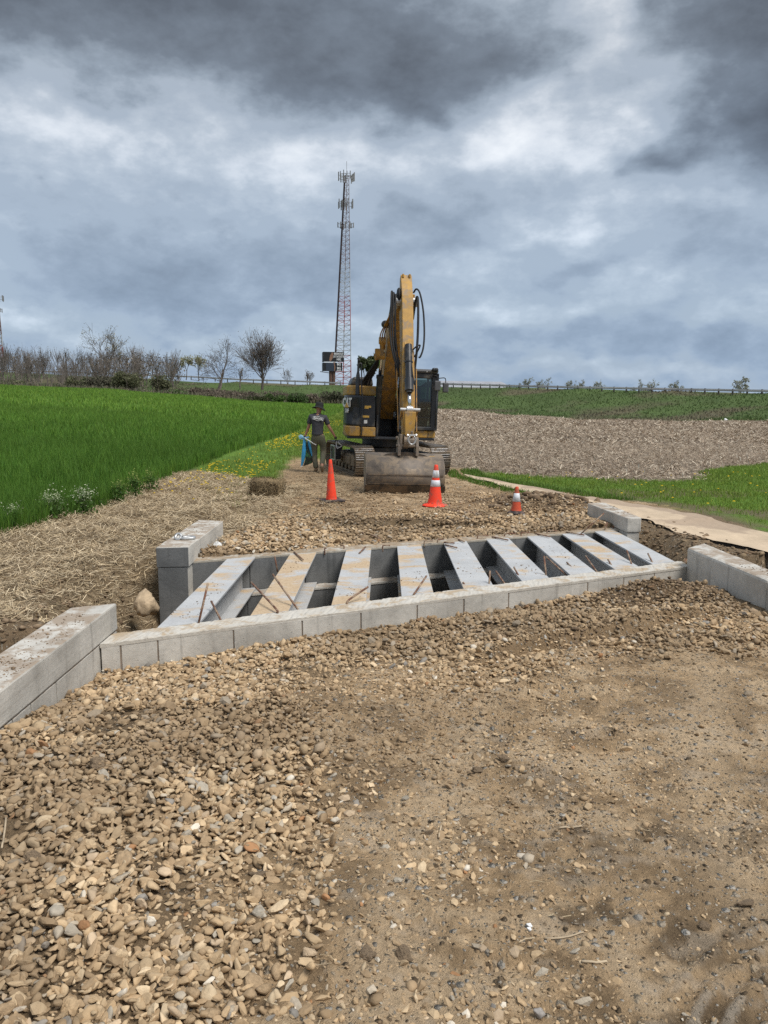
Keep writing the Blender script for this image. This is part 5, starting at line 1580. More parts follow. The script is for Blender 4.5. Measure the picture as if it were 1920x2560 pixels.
# ------------------------------------------------------------------ the mat path
def mat_path():
    ys = np.linspace(7.6, 19.1, 150); V = []; F = []; C = []
    nx = 16
    A, B = path_edges(ys)
    A = A + (.025 * np.sin(ys * 2.3) + .01 * np.sin(ys * 5.7 + 1)) * np.where(ys < 13.5, 1, .3)
    B = B + .04 * np.sin(ys * 1.9 + 2)
    T = np.linspace(0, 1, nx + 1)
    XX = A[:, None] + (B - A)[:, None] * T[None]; YY = np.repeat(ys[:, None], nx + 1, 1); TT = np.repeat(T[None], len(ys), 0)
    x, y, t = XX.ravel(), YY.ravel(), TT.ravel()
    z = np.maximum(height(x, y), -.02) + np.where(y < 13.5, .022, .012) + .008 * np.sin(y * 3 + t * 4) + .016 * (fbm(x * 3, y * 2, 3, 57) - .5) + np.where(t == 0, .01 * np.sin(y * 4.1), 0)
    n_ = fbm(x * 1.6, y * .9, 4, 55); n2_ = fbm(x * 6, y * 2.2, 3, 56)
    C = np.array((.55, .43, .30))[None] * (.60 + .5 * n_ + .34 * n2_)[:, None]
    worn = sstep(n_ + .35 * (t - .5) + .3 * (n2_ - .5), .53, .60)[:, None] * .6
    C = list(C * (1 - worn) + np.array((.26, .19, .14)) * worn); V = [tuple(v) for v in np.stack([x, y, z], 1)]
    n = nx + 1
    for i in range(len(ys) - 1):
        for k in range(nx): a = i * n + k; F.append((a, a + 1, a + n + 1, a + n))
    # turned-down dark edge towards the stream
    e0 = len(V)
    for i, y in enumerate(ys):
        x, yy, z = V[i * n]; V.append((x - .012, yy, z - .05)); C.append(np.array((.025, .022, .02)))
        V.append((x - .012, yy, z - .012)); C.append(np.array((.025, .022, .02)))
    for i in range(len(ys) - 1):
        if ys[i] > 13.2: break
        a = e0 + 2 * i; F.append((a, a + 1, a + 3, a + 2))
    o = np_mesh('mat_path', np.array(V), np.array(F), attr_mat('canvas_mat', .9, .22, 14, bump=.004, bump_scale=60), np.array(C), smooth=True)
    tag(o, 'tan fabric mat path curving past the bridge on the right', 'path', kind='structure')
mat_path()

# ------------------------------------------------------------------ the worker
M_SKIN = simple_mat('skin', (.40, .20, .13), .6, var=.15, scale=9)
M_HAIR = simple_mat('hair', (.03, .02, .015), .7)
M_SHIRT = simple_mat('charcoal_shirt', (.055, .055, .063), .9, var=.25, scale=7, bump=.006, bump_scale=16)
M_PANTS = simple_mat('olive_trousers', (.095, .092, .06), .9, var=.3, scale=6, dirt=(.17, .14, .095), dirt_amt=.25, dirt_scale=5, bump=.008, bump_scale=14)
M_GLOVE = simple_mat('dark_glove', (.03, .028, .027), .85, var=.3)
M_BOOT = simple_mat('leather_boot', (.20, .14, .085), .8, var=.3, scale=9)
M_HAT = simple_mat('black_hat', (.012, .013, .013), .9, var=.3, scale=12)


def skin_mesh(name, chains, mat, parent, sub=2):
    """chains: list of [(x,y,z,r)...]; a chain may start with ('join', index) to grow from an earlier vertex"""
    V = []; E_ = []; Rr = []
    for ch in chains:
        prev = None
        for it in ch:
            if it[0] == 'join': prev = it[1]; continue
            V.append(it[:3]); Rr.append(it[3]); k = len(V) - 1
            if prev is not None: E_.append((prev, k))
            prev = k
    me = bpy.data.meshes.new(name); me.from_pydata(V, E_, [])
    o = bpy.data.objects.new('tmp_skin', me); COL.objects.link(o)
    m = o.modifiers.new('skin', 'SKIN'); m.use_smooth_shade = True
    for i, sv in enumerate(me.skin_vertices[0].data):
        r = Rr[i]; sv.radius = r if isinstance(r, tuple) else (r, r)
        sv.use_root = (i == 0)
    s = o.modifiers.new('sub', 'SUBSURF'); s.levels = sub; s.render_levels = sub
    bpy.context.view_layer.update()
    dg = bpy.context.evaluated_depsgraph_get()
    res = bpy.data.meshes.new_from_object(o.evaluated_get(dg))
    bpy.data.objects.remove(o); bpy.data.meshes.remove(me)
    res.name = name; res.materials.clear(); res.materials.append(mat)
    ob = bpy.data.objects.new(name, res); COL.objects.link(ob); ob.parent = parent
    res.polygons.foreach_set('use_smooth', [True] * len(res.polygons))
    return ob


pp = px(795, 1185, z=-.05)
PE = empty('person', (pp.x, pp.y, H(pp.x, pp.y) + .004))
tag(PE, 'person in dark wide-brimmed hat, grey shirt and olive trousers walking away beside the excavator', 'person')
# back towards the camera (-y), walking to +y; x right
body = [
    [(.0, .02, 1.00, .085), (.005, .01, 1.18, .085), (.01, .02, 1.36, .095), (.02, .03, 1.47, .075), (.035, .06, 1.535, .056), (.04, .08, 1.58, .075), (.042, .09, 1.635, .092), (.042, .09, 1.70, .065)],
    [('join', 2), (-.17, .02, 1.405, .062), (-.215, .03, 1.20, .044), (-.265, .07, 1.06, .040), (-.315, .09, .955, .030), (-.33, .10, .90, .034)],
    [('join', 2), (.20, .02, 1.385, .062), (.285, .02, 1.17, .044), (.36, .05, 1.05, .040), (.425, .08, .935, .030), (.445, .09, .88, .034)],
    [('join', 0), (-.075, .03, .88, .10), (-.085, .07, .50, .062), (-.05, .03, .10, .045), (-.06, .12, .04, .04)],
    [('join', 0), (.11, .0, .88, .10), (.135, .06, .49, .062), (.125, -.24, .20, .045), (.125, -.24, .10, .038)],
]
skin_mesh('body', body, M_SKIN, PE)
shirt = [
    [(.0, .02, .93, .17), (.0, .02, .99, .165), (.002, .01, 1.08, .155), (.006, .015, 1.22, .165), (.012, .02, 1.36, .16), (.02, .035, 1.46, (.10, .085)), (.028, .05, 1.50, (.066, .066))],
    [('join', 4), (-.165, .02, 1.415, .082), (-.20, .025, 1.30, .074), (-.213, .03, 1.215, .070)],
    [('join', 4), (.195, .02, 1.40, .082), (.245, .02, 1.28, .074), (.28, .02, 1.20, .070)],
]
skin_mesh('shirt', shirt, M_SHIRT, PE)
pants = [
    [(.01, .02, 1.03, .15), (.015, .02, .90, .155)],
    [('join', 1), (-.085, .03, .80, .105), (-.095, .065, .62, .088), (-.095, .075, .48, .080), (-.075, .05, .28, .070), (-.05, .03, .08, .072)],
    [('join', 1), (.125, .01, .80, .105), (.14, .05, .62, .090), (.14, .05, .48, .082), (.13, -.12, .30, .070), (.125, -.23, .20, .066)],
]
skin_mesh('trousers', pants, M_PANTS, PE)
skin_mesh('boot', [[(-.05, .02, .10, .050), (-.05, .03, .05, .050), (-.055, .12, .042, .045), (-.06, .19, .035, .036)]], M_BOOT, PE)
skin_mesh('boot', [[(.125, -.22, .22, .050), (.125, -.25, .15, .050), (.125, -.20, .07, .046), (.125, -.15, .02, .034)]], M_BOOT, PE)


def glove(cx, cy, cz, sx):
    ch = [[(cx, cy, cz + .05, .032), (cx + sx * .008, cy, cz, .040), (cx + sx * .01, cy, cz - .035, .036)]]
    ob = skin_mesh('glove', ch, M_GLOVE, PE, 1)
    for k, (dy, L) in enumerate(((-.030, .060), (-.010, .070), (.010, .066), (.030, .052))):
        skin_mesh('finger', [[(cx + sx * .012, cy + dy, cz - .04, .0105), (cx + sx * .014, cy + dy * 1.1, cz - .04 - L * .5, .010), (cx - sx * .006, cy + dy * 1.1, cz - .04 - L * .85, .009), (cx - sx * .025, cy + dy, cz - .04 - L * .95, .008)]], M_GLOVE, ob, 1)
    skin_mesh('finger', [[(cx - sx * .01, cy + .035, cz + .01, .012), (cx - sx * .025, cy + .05, cz - .02, .011), (cx - sx * .035, cy + .045, cz - .05, .009)]], M_GLOVE, ob, 1)


glove(-.33, .10, .90, -1)
glove(.45, .09, .875, 1)
skin_mesh('hair', [[(.042, .075, 1.60, .080), (.042, .085, 1.66, .088)]], M_HAIR, PE)
for s in (-1, 1): skin_mesh('ear', [[(.042 + s * .088, .09, 1.625, .016), (.042 + s * .094, .085, 1.60, .012)]], M_SKIN, PE, 1)
# hat with a drooping brim, tipped to the right
hat = MB()
n = 28; prof = [(.0, .135), (.06, .13), (.095, .11), (.105, .05), (.108, .0), (.15, -.008), (.185, -.03), (.187, -.036), (.15, -.018), (.10, -.012)]
V = []; F = []
for i, (r, z) in enumerate(prof):
    for k in range(n):
        a = 2 * math.pi * k / n
        droop = (-.035 * max(0, math.cos(a)) - .012 * math.cos(2 * a)) * max(0, (r - .1) / .085)
        V.append((r * math.cos(a), r * 1.05 * math.sin(a), z + droop))
for i in range(len(prof) - 1):
    for k in range(n): F.append((i * n + k, i * n + (k + 1) % n, (i + 1) * n + (k + 1) % n, (i + 1) * n + k))
ho = mesh_obj('hat', V, F, M_HAT, PE, smooth=True, loc=(.045, .085, 1.655)); ho.rotation_euler = (R(-6), R(9), 0)
# print on the back of the shirt
SB = empty('shirt_print', (.03, -.145, 1.37), parent=PE); SB.rotation_euler = (R(-4), R(8), 0)
def flat_ring(w, h, t, cut):
    out_ = [(-w, h), (-w * cut, h), (0, h * 1.55), (w * cut, h), (w, h), (w, -h), (w * cut, -h), (0, -h * 1.55), (-w * cut, -h), (-w, -h)]
    inn = [(x * (1 - t / w), z * (1 - t / h * .8)) for x, z in out_]
    V = [(x, -.002, z) for x, z in out_] + [(x, -.002, z) for x, z in inn] + [(x, .02, z) for x, z in out_] + [(x, .02, z) for x, z in inn]
    n = len(out_); F = []
    for i in range(n):
        j = (i + 1) % n; F += [(i, j, n + j, n + i), (2 * n + i, 3 * n + i, 3 * n + j, 2 * n + j), (i, 2 * n + i, 2 * n + j, j), (n + i, n + j, 3 * n + j, 3 * n + i)]
    return V, F
V, F = flat_ring(.128, .040, .009, .55); mesh_obj('print_border', V, F, M_WHITE, SB)
text_part('print_lettering', 'S', .105, M_WHITE, SB, (-.082, 0, .004), (R(90), 0, 0), 1.1, .03, .003)
text_part('print_lettering', 'POOL', .062, M_WHITE, SB, (.032, 0, -.004), (R(90), 0, 0), 1.0, .03, .003)

# blue plastic bag held in the left hand
def crop_pt(cx, cy): return ((cx * .0905 + 740 - 795) * .01018, -(cy * .0905 + 1000 - 1185) * .01018)
M_BLUE = simple_mat('blue_plastic', (.045, .30, .56), .35, var=.25, scale=5, spec=.5)
M_BLUE_L = simple_mat('pale_blue_plastic', (.25, .52, .70), .35, var=.2, scale=6)
M_BAGD = simple_mat('dark_bag_print', (.012, .02, .018), .4, var=.4, scale=6, dirt=(.05, .16, .05), dirt_amt=.35, dirt_scale=9)
BG = empty('plastic_bag', tuple(PE.location)); tag(BG, 'blue plastic bag with a dark printed middle hanging from the worker hand', 'bag')
def slab(name, pts, y0, y1, mat, parent=BG):
    P = [crop_pt(*p) for p in pts]
    n = len(P); cx = sum(p[0] for p in P) / n; cz = sum(p[1] for p in P) / n
    V = [(x, y1, z) for x, z in P] + [(cx + (x - cx) * .9, y0, cz + (z - cz) * .94) for x, z in P] + [(cx, y0 - .025, cz)]
    F = [tuple(range(n))] + [(i, (i + 1) % n, n + (i + 1) % n, n + i) for i in range(n)] + [(n + i, n + (i + 1) % n, 2 * n) for i in range(n)]
    o = mesh_obj(name, V, F, mat, parent, smooth=False)
    bm = bmesh.new(); bm.from_mesh(o.data); bmesh.ops.recalc_face_normals(bm, faces=bm.faces); bm.to_mesh(o.data); bm.free()
    return o
slab('side_flap', [(240, 1095), (205, 1130), (175, 1350), (150, 1550), (125, 1870), (165, 1885), (215, 1760), (255, 1620), (285, 1420), (275, 1200)], .02, .10, M_BLUE)
slab('side_flap', [(325, 1120), (365, 1180), (430, 1290), (475, 1440), (495, 1600), (465, 1660), (420, 1570), (380, 1460), (340, 1280)], .03, .10, M_BLUE)
slab('printed_middle', [(280, 1190), (335, 1190), (360, 1380), (415, 1540), (462, 1680), (440, 1800), (330, 1840), (185, 1885), (245, 1690), (285, 1450)], .05, .13, M_BAGD)
slab('tied_top', [(60, 1050), (110, 1005), (180, 1020), (240, 1080), (330, 1050), (370, 1090), (300, 1125), (200, 1140), (90, 1130)], .05, .14, M_BLUE_L)
slab('hem', [(118, 1872), (160, 1866), (180, 1880), (145, 1902), (112, 1895)], .03, .08, M_PLAST)
a = crop_pt(250, 1090); b_ = crop_pt(570, 1285)
o = MB().tube([(a[0], .0, a[1]), (b_[0], -.06, b_[1])], .013, 8).build('white_tube', M_PLAST, None, smooth=True); o.location = PE.location
tag(o, 'short white tube held with the blue bag in the worker hand', 'tube')
# small frame tool in the right hand
HT = empty('hand_tool', tuple(PE.location)); tag(HT, 'small grey triangular metal tool in the worker right hand', 'tool')
tri = [(1160, 1200), (1275, 1320), (1140, 1390), (1110, 1230)]
P = [crop_pt(*p) for p in tri]
mb = MB()
for i in range(4): a, b_ = P[i], P[(i + 1) % 4]; mb.bar((a[0], .09, a[1]), (b_[0], .09, b_[1]), .02, .02, (0, 1, 0))
mb.build('frame', M_GALV, HT)
MB().tube([(P[0][0], .09, P[0][1]), (P[0][0] - .02, .09, P[0][1] + .05)], .014, 8).build('handle', M_BLK_R, HT)

# ------------------------------------------------------------------ background: trees
M_BARK = attr_mat('bark', .95, .3, 2.0)
M_LEAF = attr_mat('spring_leaf', .8, .3, 1.0, trans=.3)


def tubes_np(segs, n=3):
    """segs: array (m,8): ax ay az ar bx by bz br -> triangles"""
    S = np.array(segs); A = S[:, :3]; B = S[:, 4:7]; ra = S[:, 3]; rb = S[:, 7]
    T = B - A; T /= (np.linalg.norm(T, axis=1, keepdims=True) + 1e-9)
    ref = np.where(np.abs(T[:, 2:3]) < .9, np.array([[0, 0, 1.]]), np.array([[1., 0, 0]]))
    X = np.cross(T, ref); X /= np.linalg.norm(X, axis=1, keepdims=True); Y = np.cross(T, X)
    V = []
    for (C, r) in ((A, ra), (B, rb)):
        for k in range(n):
            a = 2 * math.pi * k / n; V.append(C + (X * math.cos(a) + Y * math.sin(a)) * r[:, None])
    V = np.stack(V, 1); m = len(S)
    f = []
    for k in range(n):
        j = (k + 1) % n; f += [(k, j, n + j), (k, n + j, n + k)]
    F = (np.array(f)[None] + (np.arange(m) * 2 * n)[:, None, None]).reshape(-1, 3)
    return V.reshape(-1, 3), F


def grow(seed, h, trunk_h, r0, kids, levels, spread, up, wiggle=.12, leaf=0, leaf_size=.16, len_k=.68, stems=1, min_r=.012, t0=.45):
    rr = np.random.default_rng(seed)
    trunk, twig, tips = [], [], []
    def branch(p, d, L, r, lv):
        nseg = 3 if lv < 2 else 2
        q = p.copy(); dd = d.copy(); rad = r
        pts = [q.copy()]
        for i in range(nseg):
            dd = dd + rr.normal(0, wiggle, 3) + np.array([0, 0, up * .18]); dd /= np.linalg.norm(dd)
            e = q + dd * L / nseg; r2 = max(min_r, rad * (.80 if lv else .86))
            (trunk if lv < 2 else twig).append((*q, rad, *e, r2))
            q = e; rad = r2; pts.append(q.copy())
        if lv >= levels: tips.append(q); return
        nk = kids[min(lv, len(kids) - 1)]
        for k in range(nk):
            t = rr.uniform(t0 if lv < 2 else .45, 1.0) if k else 1.0
            base = pts[0] + (pts[-1] - pts[0]) * t if t < 1 else pts[-1]
            if t < 1:
                fi = t * nseg; i0 = min(int(fi), nseg - 1); base = pts[i0] + (pts[i0 + 1] - pts[i0]) * (fi - i0)
            ax = rr.normal(0, 1, 3); ax -= dd * ax.dot(dd); ax /= np.linalg.norm(ax)
            sp = spread * rr.uniform(.6, 1.25) * (.45 if k == 0 else 1)
            nd = dd * math.cos(sp) + ax * math.sin(sp); nd[2] += up * .12; nd /= np.linalg.norm(nd)
            branch(base, nd, L * len_k * rr.uniform(.8, 1.2), max(min_r, rad * (.80 if k == 0 else .66)), lv + 1)
    for s in range(stems):
        d = np.array([rr.normal(0, .16) if stems > 1 else 0, rr.normal(0, .16) if stems > 1 else 0, 1.]); d /= np.linalg.norm(d)
        branch(np.array([rr.normal(0, .15) if stems > 1 else 0, 0, -.1]), d, trunk_h, r0 * (1 if s == 0 else .75), 0)
    allp = np.array([s[4:7] for s in trunk + twig]); k = h / allp[:, 2].max()
    def sc(S):
        S = np.array(S); S[:, [0, 1, 2, 4, 5, 6]] *= k; return S
    trunk = sc(trunk); twig = sc(twig) if twig else trunk[:1]
    L = None
    if leaf:
        tp = np.array(tips) * k
        tp = tp[rr.integers(0, len(tp), leaf)] + rr.normal(0, .25, (leaf, 3))
        L = quads(tp, leaf_size, rr)
    return tubes_np(trunk, 5), tubes_np(twig, 3), L


def quads(P, size, rr, flat=0.0):
    n = len(P)
    a = rr.normal(0, 1, (n, 3)); a[:, 2] *= (1 - flat); a /= np.linalg.norm(a, axis=1, keepdims=True)
    b_ = rr.normal(0, 1, (n, 3)); b_ -= a * (a * b_).sum(1, keepdims=True); b_ /= np.linalg.norm(b_, axis=1, keepdims=True)
    s = size * rr.uniform(.6, 1.4, n)[:, None]
    V = np.stack([P - a * s, P - b_ * s * .5, P + a * s, P + b_ * s * .5], 1).reshape(-1, 3)
    F = (np.array([[0, 1, 2], [0, 2, 3]])[None] + (np.arange(n) * 4)[:, None, None]).reshape(-1, 3)
    return V, F


def colarr(n, base, rr, var=.25, per=4):
    k = rr.uniform(1 - var, 1 + var, (n + per - 1) // per)
    return np.array(base)[None] * np.repeat(k, per)[:n, None]


def make_tree(name, label, x, y, gen, bark=(.15, .125, .105), leafc=(.22, .24, .10), group=None, z=None, rz=0.0, flip=1):
    rr = np.random.default_rng(abs(hash((round(x, 1), round(y, 1)))) % 99999)
    z = H(x, y) if z is None else z
    e = empty(name, (x, y, z), rz); e.scale = (flip, 1, 1)
    tag(e, label, 'tree', group)
    (tv, tf), (wv, wf), L = gen
    np_mesh('trunk', tv, tf, M_BARK, colarr(len(tv), bark, rr), True, e)
    C = colarr(len(wv), np.array(bark) * 1.15, rr)
    if L is not None:
        C = np.concatenate([C, colarr(len(L[0]), leafc, rr, .4)]); wf = np.concatenate([wf, L[1] + len(wv)]); wv = np.concatenate([wv, L[0]])
        o = np_mesh('crown', wv, wf, M_LEAF, C, False, e)
    else: o = np_mesh('crown', wv, wf, M_BARK, C, False, e)
    return e


def at_px(xp, yp, Y): return px(xp, yp, Y=Y)


TG = 'bare spring trees beyond the wheat field'
p = at_px(655, 966, 128)
make_tree('bare_tree', 'large bare tree with a rounded fan of fine branches, left of the billboard', p.x, p.y, grow(3, 10.0, 2.3, .24, (12, 7, 5, 3), 4, .80, .62, .07, leaf=1500, leaf_size=.09, len_k=.74, min_r=.016, t0=.25), leafc=(.24, .19, .15), group=TG, z=p.z - .4, flip=1.0)
p = at_px(545, 972, 126)
make_tree('bare_tree', 'crooked thin bare tree leaning left of the large rounded one', p.x, p.y, grow(12, 8.7, 1.9, .20, (4, 4, 4, 3), 4, .80, .20, .24, leaf=450, leaf_size=.09, len_k=.74, min_r=.016, stems=2), leafc=(.22, .18, .14), group=TG, z=p.z - .2)
p = at_px(258, 950, 150)
make_tree('bare_tree', 'tallest bare tree in the wood at left, forked into two crowns', p.x, p.y, grow(21, 11.3, 2.6, .30, (4, 4, 4, 4), 4, .62, .40, .14, leaf=700, leaf_size=.12, len_k=.74, min_r=.02), leafc=(.27, .24, .14), group=TG, z=p.z - .4)
for i, (xp, ty, by, lab) in enumerate([(465, 888, 944, 'left of two small yellow-green budding trees on the embankment'), (497, 890, 946, 'right of two small yellow-green budding trees on the embankment')]):
    p = at_px(xp, by, 172); t = at_px(xp, ty, 172)
    make_tree('budding_tree', lab, p.x, p.y, grow(30 + i, t.z - p.z + .3, 1.4, .12, (4, 4, 3), 3, .5, .5, .1, leaf=420, leaf_size=.20, min_r=.022), leafc=(.36, .35, .20), group=TG, z=p.z - .4)
lone = [(95, 878, 945, 158, 'bare multi-stemmed tree above the field at far left'), (110, 866, 940, 166, 'second bare tree from the left edge, dense with twigs'), (165, 868, 938, 168, 'slender bare tree left of a dark post'), (192, 868, 938, 170, 'slender bare tree right of a dark post'),
        (40, 862, 940, 170, 'tall thin bare tree beside the left mast'), (425, 878, 955, 150, 'bare shrubby tree at the right end of the wood'), (600, 918, 962, 150, 'low dark bushy tree behind the big rounded tree'), (770, 925, 962, 180, 'thin sapling left of the billboard'), (720, 922, 960, 178, 'small pale sapling between rounded tree and billboard')]
for i, (xp, ty, by, Y, lab) in enumerate(lone):
    p = at_px(xp, by, Y); t = at_px(xp, ty, Y)
    make_tree('bare_tree', lab, p.x, p.y, grow(50 + i, t.z - p.z + .6, 1.2, .15, (5, 4, 4), 3, .42, .6, .12, t0=.2, leaf=120, leaf_size=.12, min_r=.016, stems=2 if i in (0, 5, 7) else 1, len_k=.8), leafc=(.2, .17, .125), group=TG, z=p.z - .6)
# tree beyond the excavator and far trees over the road
p = at_px(912, 968, 190)
make_tree('leafy_tree', 'olive green leafing tree showing behind the excavator boom', p.x, p.y, grow(70, 9.0, 2.0, .2, (4, 4, 4), 3, .6, .4, .12, leaf=5200, leaf_size=.34, min_r=.02), leafc=(.085, .105, .045), z=p.z - 2.0)
for i, (xp, ty, lab) in enumerate([(1312, 944, 'left of the twin far trees over the guardrail'), (1350, 946, 'right of the twin far trees over the guardrail'), (1430, 952, 'low far tree just right of the twin trees'), (1455, 951, 'far tree in the middle of the guardrail run'), (1500, 954, 'rounded far tree right of middle on the horizon'), (1600, 951, 'far bare tree above the stubble field'), (1635, 949, 'taller far bare tree above the stubble field'), (1680, 953, 'small far tree near the right of the guardrail'), (1853, 944, 'largest far tree at the right end of the guardrail')]):
    Y = 330 if i < 8 else 240
    t = at_px(xp, ty, Y)
    make_tree('far_tree', lab, t.x, t.y, grow(80 + i, t.z - 1.0, 3.0, .22, (4, 4, 4), 3, .6, .4, .12, leaf=520, leaf_size=.28, min_r=.04), bark=(.27, .265, .25), leafc=(.31, .315, .25), group='far trees beyond the road', z=1.0)  # bark and leaves paled so the colour itself carries the distance haze

# brown wood that reads as one mass
def woodland():
    rr = np.random.default_rng(8)
    protos = [grow(100 + k, 8.0, 1.2 + .25 * k, .12, (3 + k % 2, 4, 4), 3, .26 + .06 * k, .8, .10, min_r=.016, len_k=.80 + .02 * k, t0=.3) for k in range(8)]
    V = []; F = []; C = []; nv = 0
    for i in range(150):
        xp = rr.uniform(-60, 440); Y = rr.uniform(140, 190)
        top = np.interp(xp, [-60, 0, 120, 200, 300, 380, 440], [866, 862, 872, 866, 862, 872, 890]) + rr.uniform(-14, 14) + (rr.uniform(0, 44) if rr.random() < .62 else 0)
        if 125 < xp < 240: top += rr.uniform(0, 25)
        t = at_px(xp, top, Y); z0 = H(t.x, t.y) - .5
        if t.z - z0 < 2: continue
        (tv, tf), (wv, wf), _ = protos[rr.integers(0, 8)]
        s = (t.z - z0) / 8.0; a = rr.uniform(0, 6.28); w = s * rr.uniform(.7, 1.2)
        for (v, f) in ((tv, tf), (wv, wf)):
            q = np.stack([(v[:, 0] * math.cos(a) - v[:, 1] * math.sin(a)) * w + t.x, (v[:, 0] * math.sin(a) + v[:, 1] * math.cos(a)) * w + t.y, v[:, 2] * s + z0], 1)
            V.append(q); F.append(f + nv); nv += len(q)
            C.append(np.tile(np.array((.185, .158, .138)) * rr.uniform(.7, 1.35), (len(q), 1)))
        n = int(rr.uniform(20, 110)) if xp > 225 else int(rr.uniform(0, 14))
        P = np.stack([rr.normal(t.x, 1.0 * s, n), rr.normal(t.y, 1, n), z0 + (t.z - z0) * rr.uniform(.15, .85, n)], 1)
        qv, qf = quads(P, .20, rr); V.append(qv); F.append(qf + nv); nv += len(qv); C.append(np.tile(np.array((.15, .125, .095)) * rr.uniform(.7, 1.4), (len(qv), 1)))
    o = np_mesh('woodland', np.concatenate(V), np.concatenate(F), M_BARK, np.concatenate(C), False)
    tag(o, 'mass of bare brown trees along the road at left', 'woodland', kind='stuff')


woodland()


def shrub(label, xp, yp, Y, w, h, col, seed, n=900, leaf=.20, twig=True):
    rr = np.random.default_rng(seed)
    p = at_px(xp, yp, Y); z0 = H(p.x, p.y)
    e = empty('shrub', (p.x, p.y, z0 - .1)); tag(e, label, 'shrub', 'shrubs along the field edge')
    # uneven clumps
    cl = rr.normal(0, 1, (9, 3)); P = []
    for k in range(9):
        c = np.array([rr.uniform(-.38, .38) * w, rr.uniform(-.3, .3) * w * .7, rr.uniform(.25, .72) * h])
        m = n // 9; d = rr.normal(0, 1, (m, 3)); d /= np.linalg.norm(d, axis=1, keepdims=True)
        P.append(c + d * (rr.random((m, 1)) ** .4) * np.array([.26 * w, .24 * w, .28 * h]) * rr.uniform(.6, 1.2))
    P = np.concatenate(P); P = P[P[:, 2] > .05]
    v, f = quads(P, leaf, rr)
    np_mesh('foliage', v, f, M_LEAF, colarr(len(v), col, rr, .5), False, e)
    segs = []
    for k in range(26):
        a = rr.uniform(0, 6.28); b_ = np.array([rr.normal(0, .1) * w, rr.normal(0, .1) * w, 0]); t = np.array([rr.normal(0, .24) * w, rr.normal(0, .2) * w, h * rr.uniform(.7, 1.08)])
        m_ = (b_ + t) / 2 + rr.normal(0, .08, 3) * w
        segs += [(*b_, .04, *m_, .03), (*m_, .03, *t, .012)]
    tv, tf = tubes_np(segs, 3); np_mesh('stems', tv, tf, M_BARK, colarr(len(tv), (.15, .125, .10), rr), False, e)
    return e


OL, GR, BR = (.145, .15, .08), (.10, .15, .05), (.19, .155, .115)
for i, (lab, xp, yp, Y, w, h, c, n, lf) in enumerate([
    ('biggest rounded olive shrub below the wood', 322, 962, 112, 4.0, 2.5, OL, 2600, .17), ('olive shrub just left of the biggest one', 195, 955, 122, 3.0, 1.8, OL, 1200, .17), ('dark thorny shrub below the tallest bare tree', 250, 962, 114, 3.8, 1.7, (.11, .105, .07), 1300, .16),
    ('tall olive shrub right of the biggest one', 400, 958, 118, 3.0, 2.3, OL, 1300, .17), ('low green shrub in front of the olive ones', 425, 974, 112, 3.0, 1.0, GR, 900, .15), ('brown-green shrub under the budding trees', 468, 962, 120, 3.6, 1.6, OL, 1300, .16), ('brown thicket left of the crooked tree', 505, 968, 116, 3.2, 1.5, BR, 900, .15),
    ('brown bramble at the foot of the crooked tree', 575, 968, 120, 3.8, 1.5, BR, 1100, .15), ('brown bramble left of the rounded tree', 620, 972, 120, 3.2, 1.3, BR, 900, .15), ('tan-brown bush at the foot of the rounded tree', 690, 968, 118, 3.6, 1.7, BR, 1200, .15), ('dark green juniper-like shrub right of the rounded tree', 688, 990, 110, 2.0, 1.1, GR, 1500, .12),
    ('dark green shrub left of the excavator in the rough', 748, 992, 110, 2.4, 1.3, (.075, .12, .04), 1300, .12), ('brown-grey bush behind the worker', 800, 988, 113, 3.0, 1.4, BR, 1000, .15), ('olive bush close beside the excavator hood', 846, 985, 113, 2.8, 1.9, (.08, .08, .05), 1200, .15), ('low bush on the embankment at far left', 20, 945, 125, 3.6, 1.6, OL, 1000, .17),
    ('low olive bush below the left slender trees', 150, 948, 124, 3.2, 1.1, (.07, .075, .045), 800, .16), ('low brown scrub between crooked and rounded trees', 540, 978, 113, 3.4, .9, BR, 900, .14), ('low green scrub at the field corner', 645, 985, 112, 3.0, .7, (.06, .075, .03), 800, .13)]):
    shrub(lab, xp, yp, Y, w * (1.15 if i < 4 else 1.5), h * (1.35 if i < 4 else 1.05) + .35, c, 200 + i, int(n * 1.5), lf)

# ------------------------------------------------------------------ guardrails
M_RAIL = simple_mat('guardrail_steel', (.42, .41, .40), .6, metal=.1, var=.2, scale=.6)
M_POST = simple_mat('dark_post', (.075, .062, .052), .9, var=.3, scale=3)


def guardrail(label, pts, step, rails=1):
    e = empty('guardrail', (0, 0, 0)); tag(e, label, 'guardrail', 'road guardrails')
    P = []
    for (xp, yp, Y) in pts: P.append(at_px(xp, yp, Y))
    L = [0]
    for i in range(1, len(P)): L.append(L[-1] + (P[i] - P[i - 1]).length)
    n = int(L[-1] / step)
    def at(d):
        return Vector([float(np.interp(d, L, [p[k] for p in P])) for k in range(3)])
    pr = [(0, .0), (.05, .04), (0, .09), (0, .14), (.05, .19), (0, .24), (0, .31)]
    mb = MB(); prev = None
    for i in range(n + 1):
        c = at(i * step)
        ring = [Vector((c.x, c.y - o_[0], c.z - .31 + o_[1])) for o_ in pr]
        if prev is not None: mb.add(prev + ring, [(k, k + 1, len(pr) + k + 1, len(pr) + k) for k in range(len(pr) - 1)])
        prev = ring
    r_ = mb.build('rail', M_RAIL, e); s = r_.modifiers.new('solid', 'SOLIDIFY'); s.thickness = .02
    pm = MB().box((0, .12, -.45), (.17, .22, 1.0)).build('post', M_POST, e)
    for i in range(n + 1):
        o = pm if i == 0 else bpy.data.objects.new('post', pm.data)
        if i: COL.objects.link(o); o.parent = e
        o.location = at(i * step)
    return e


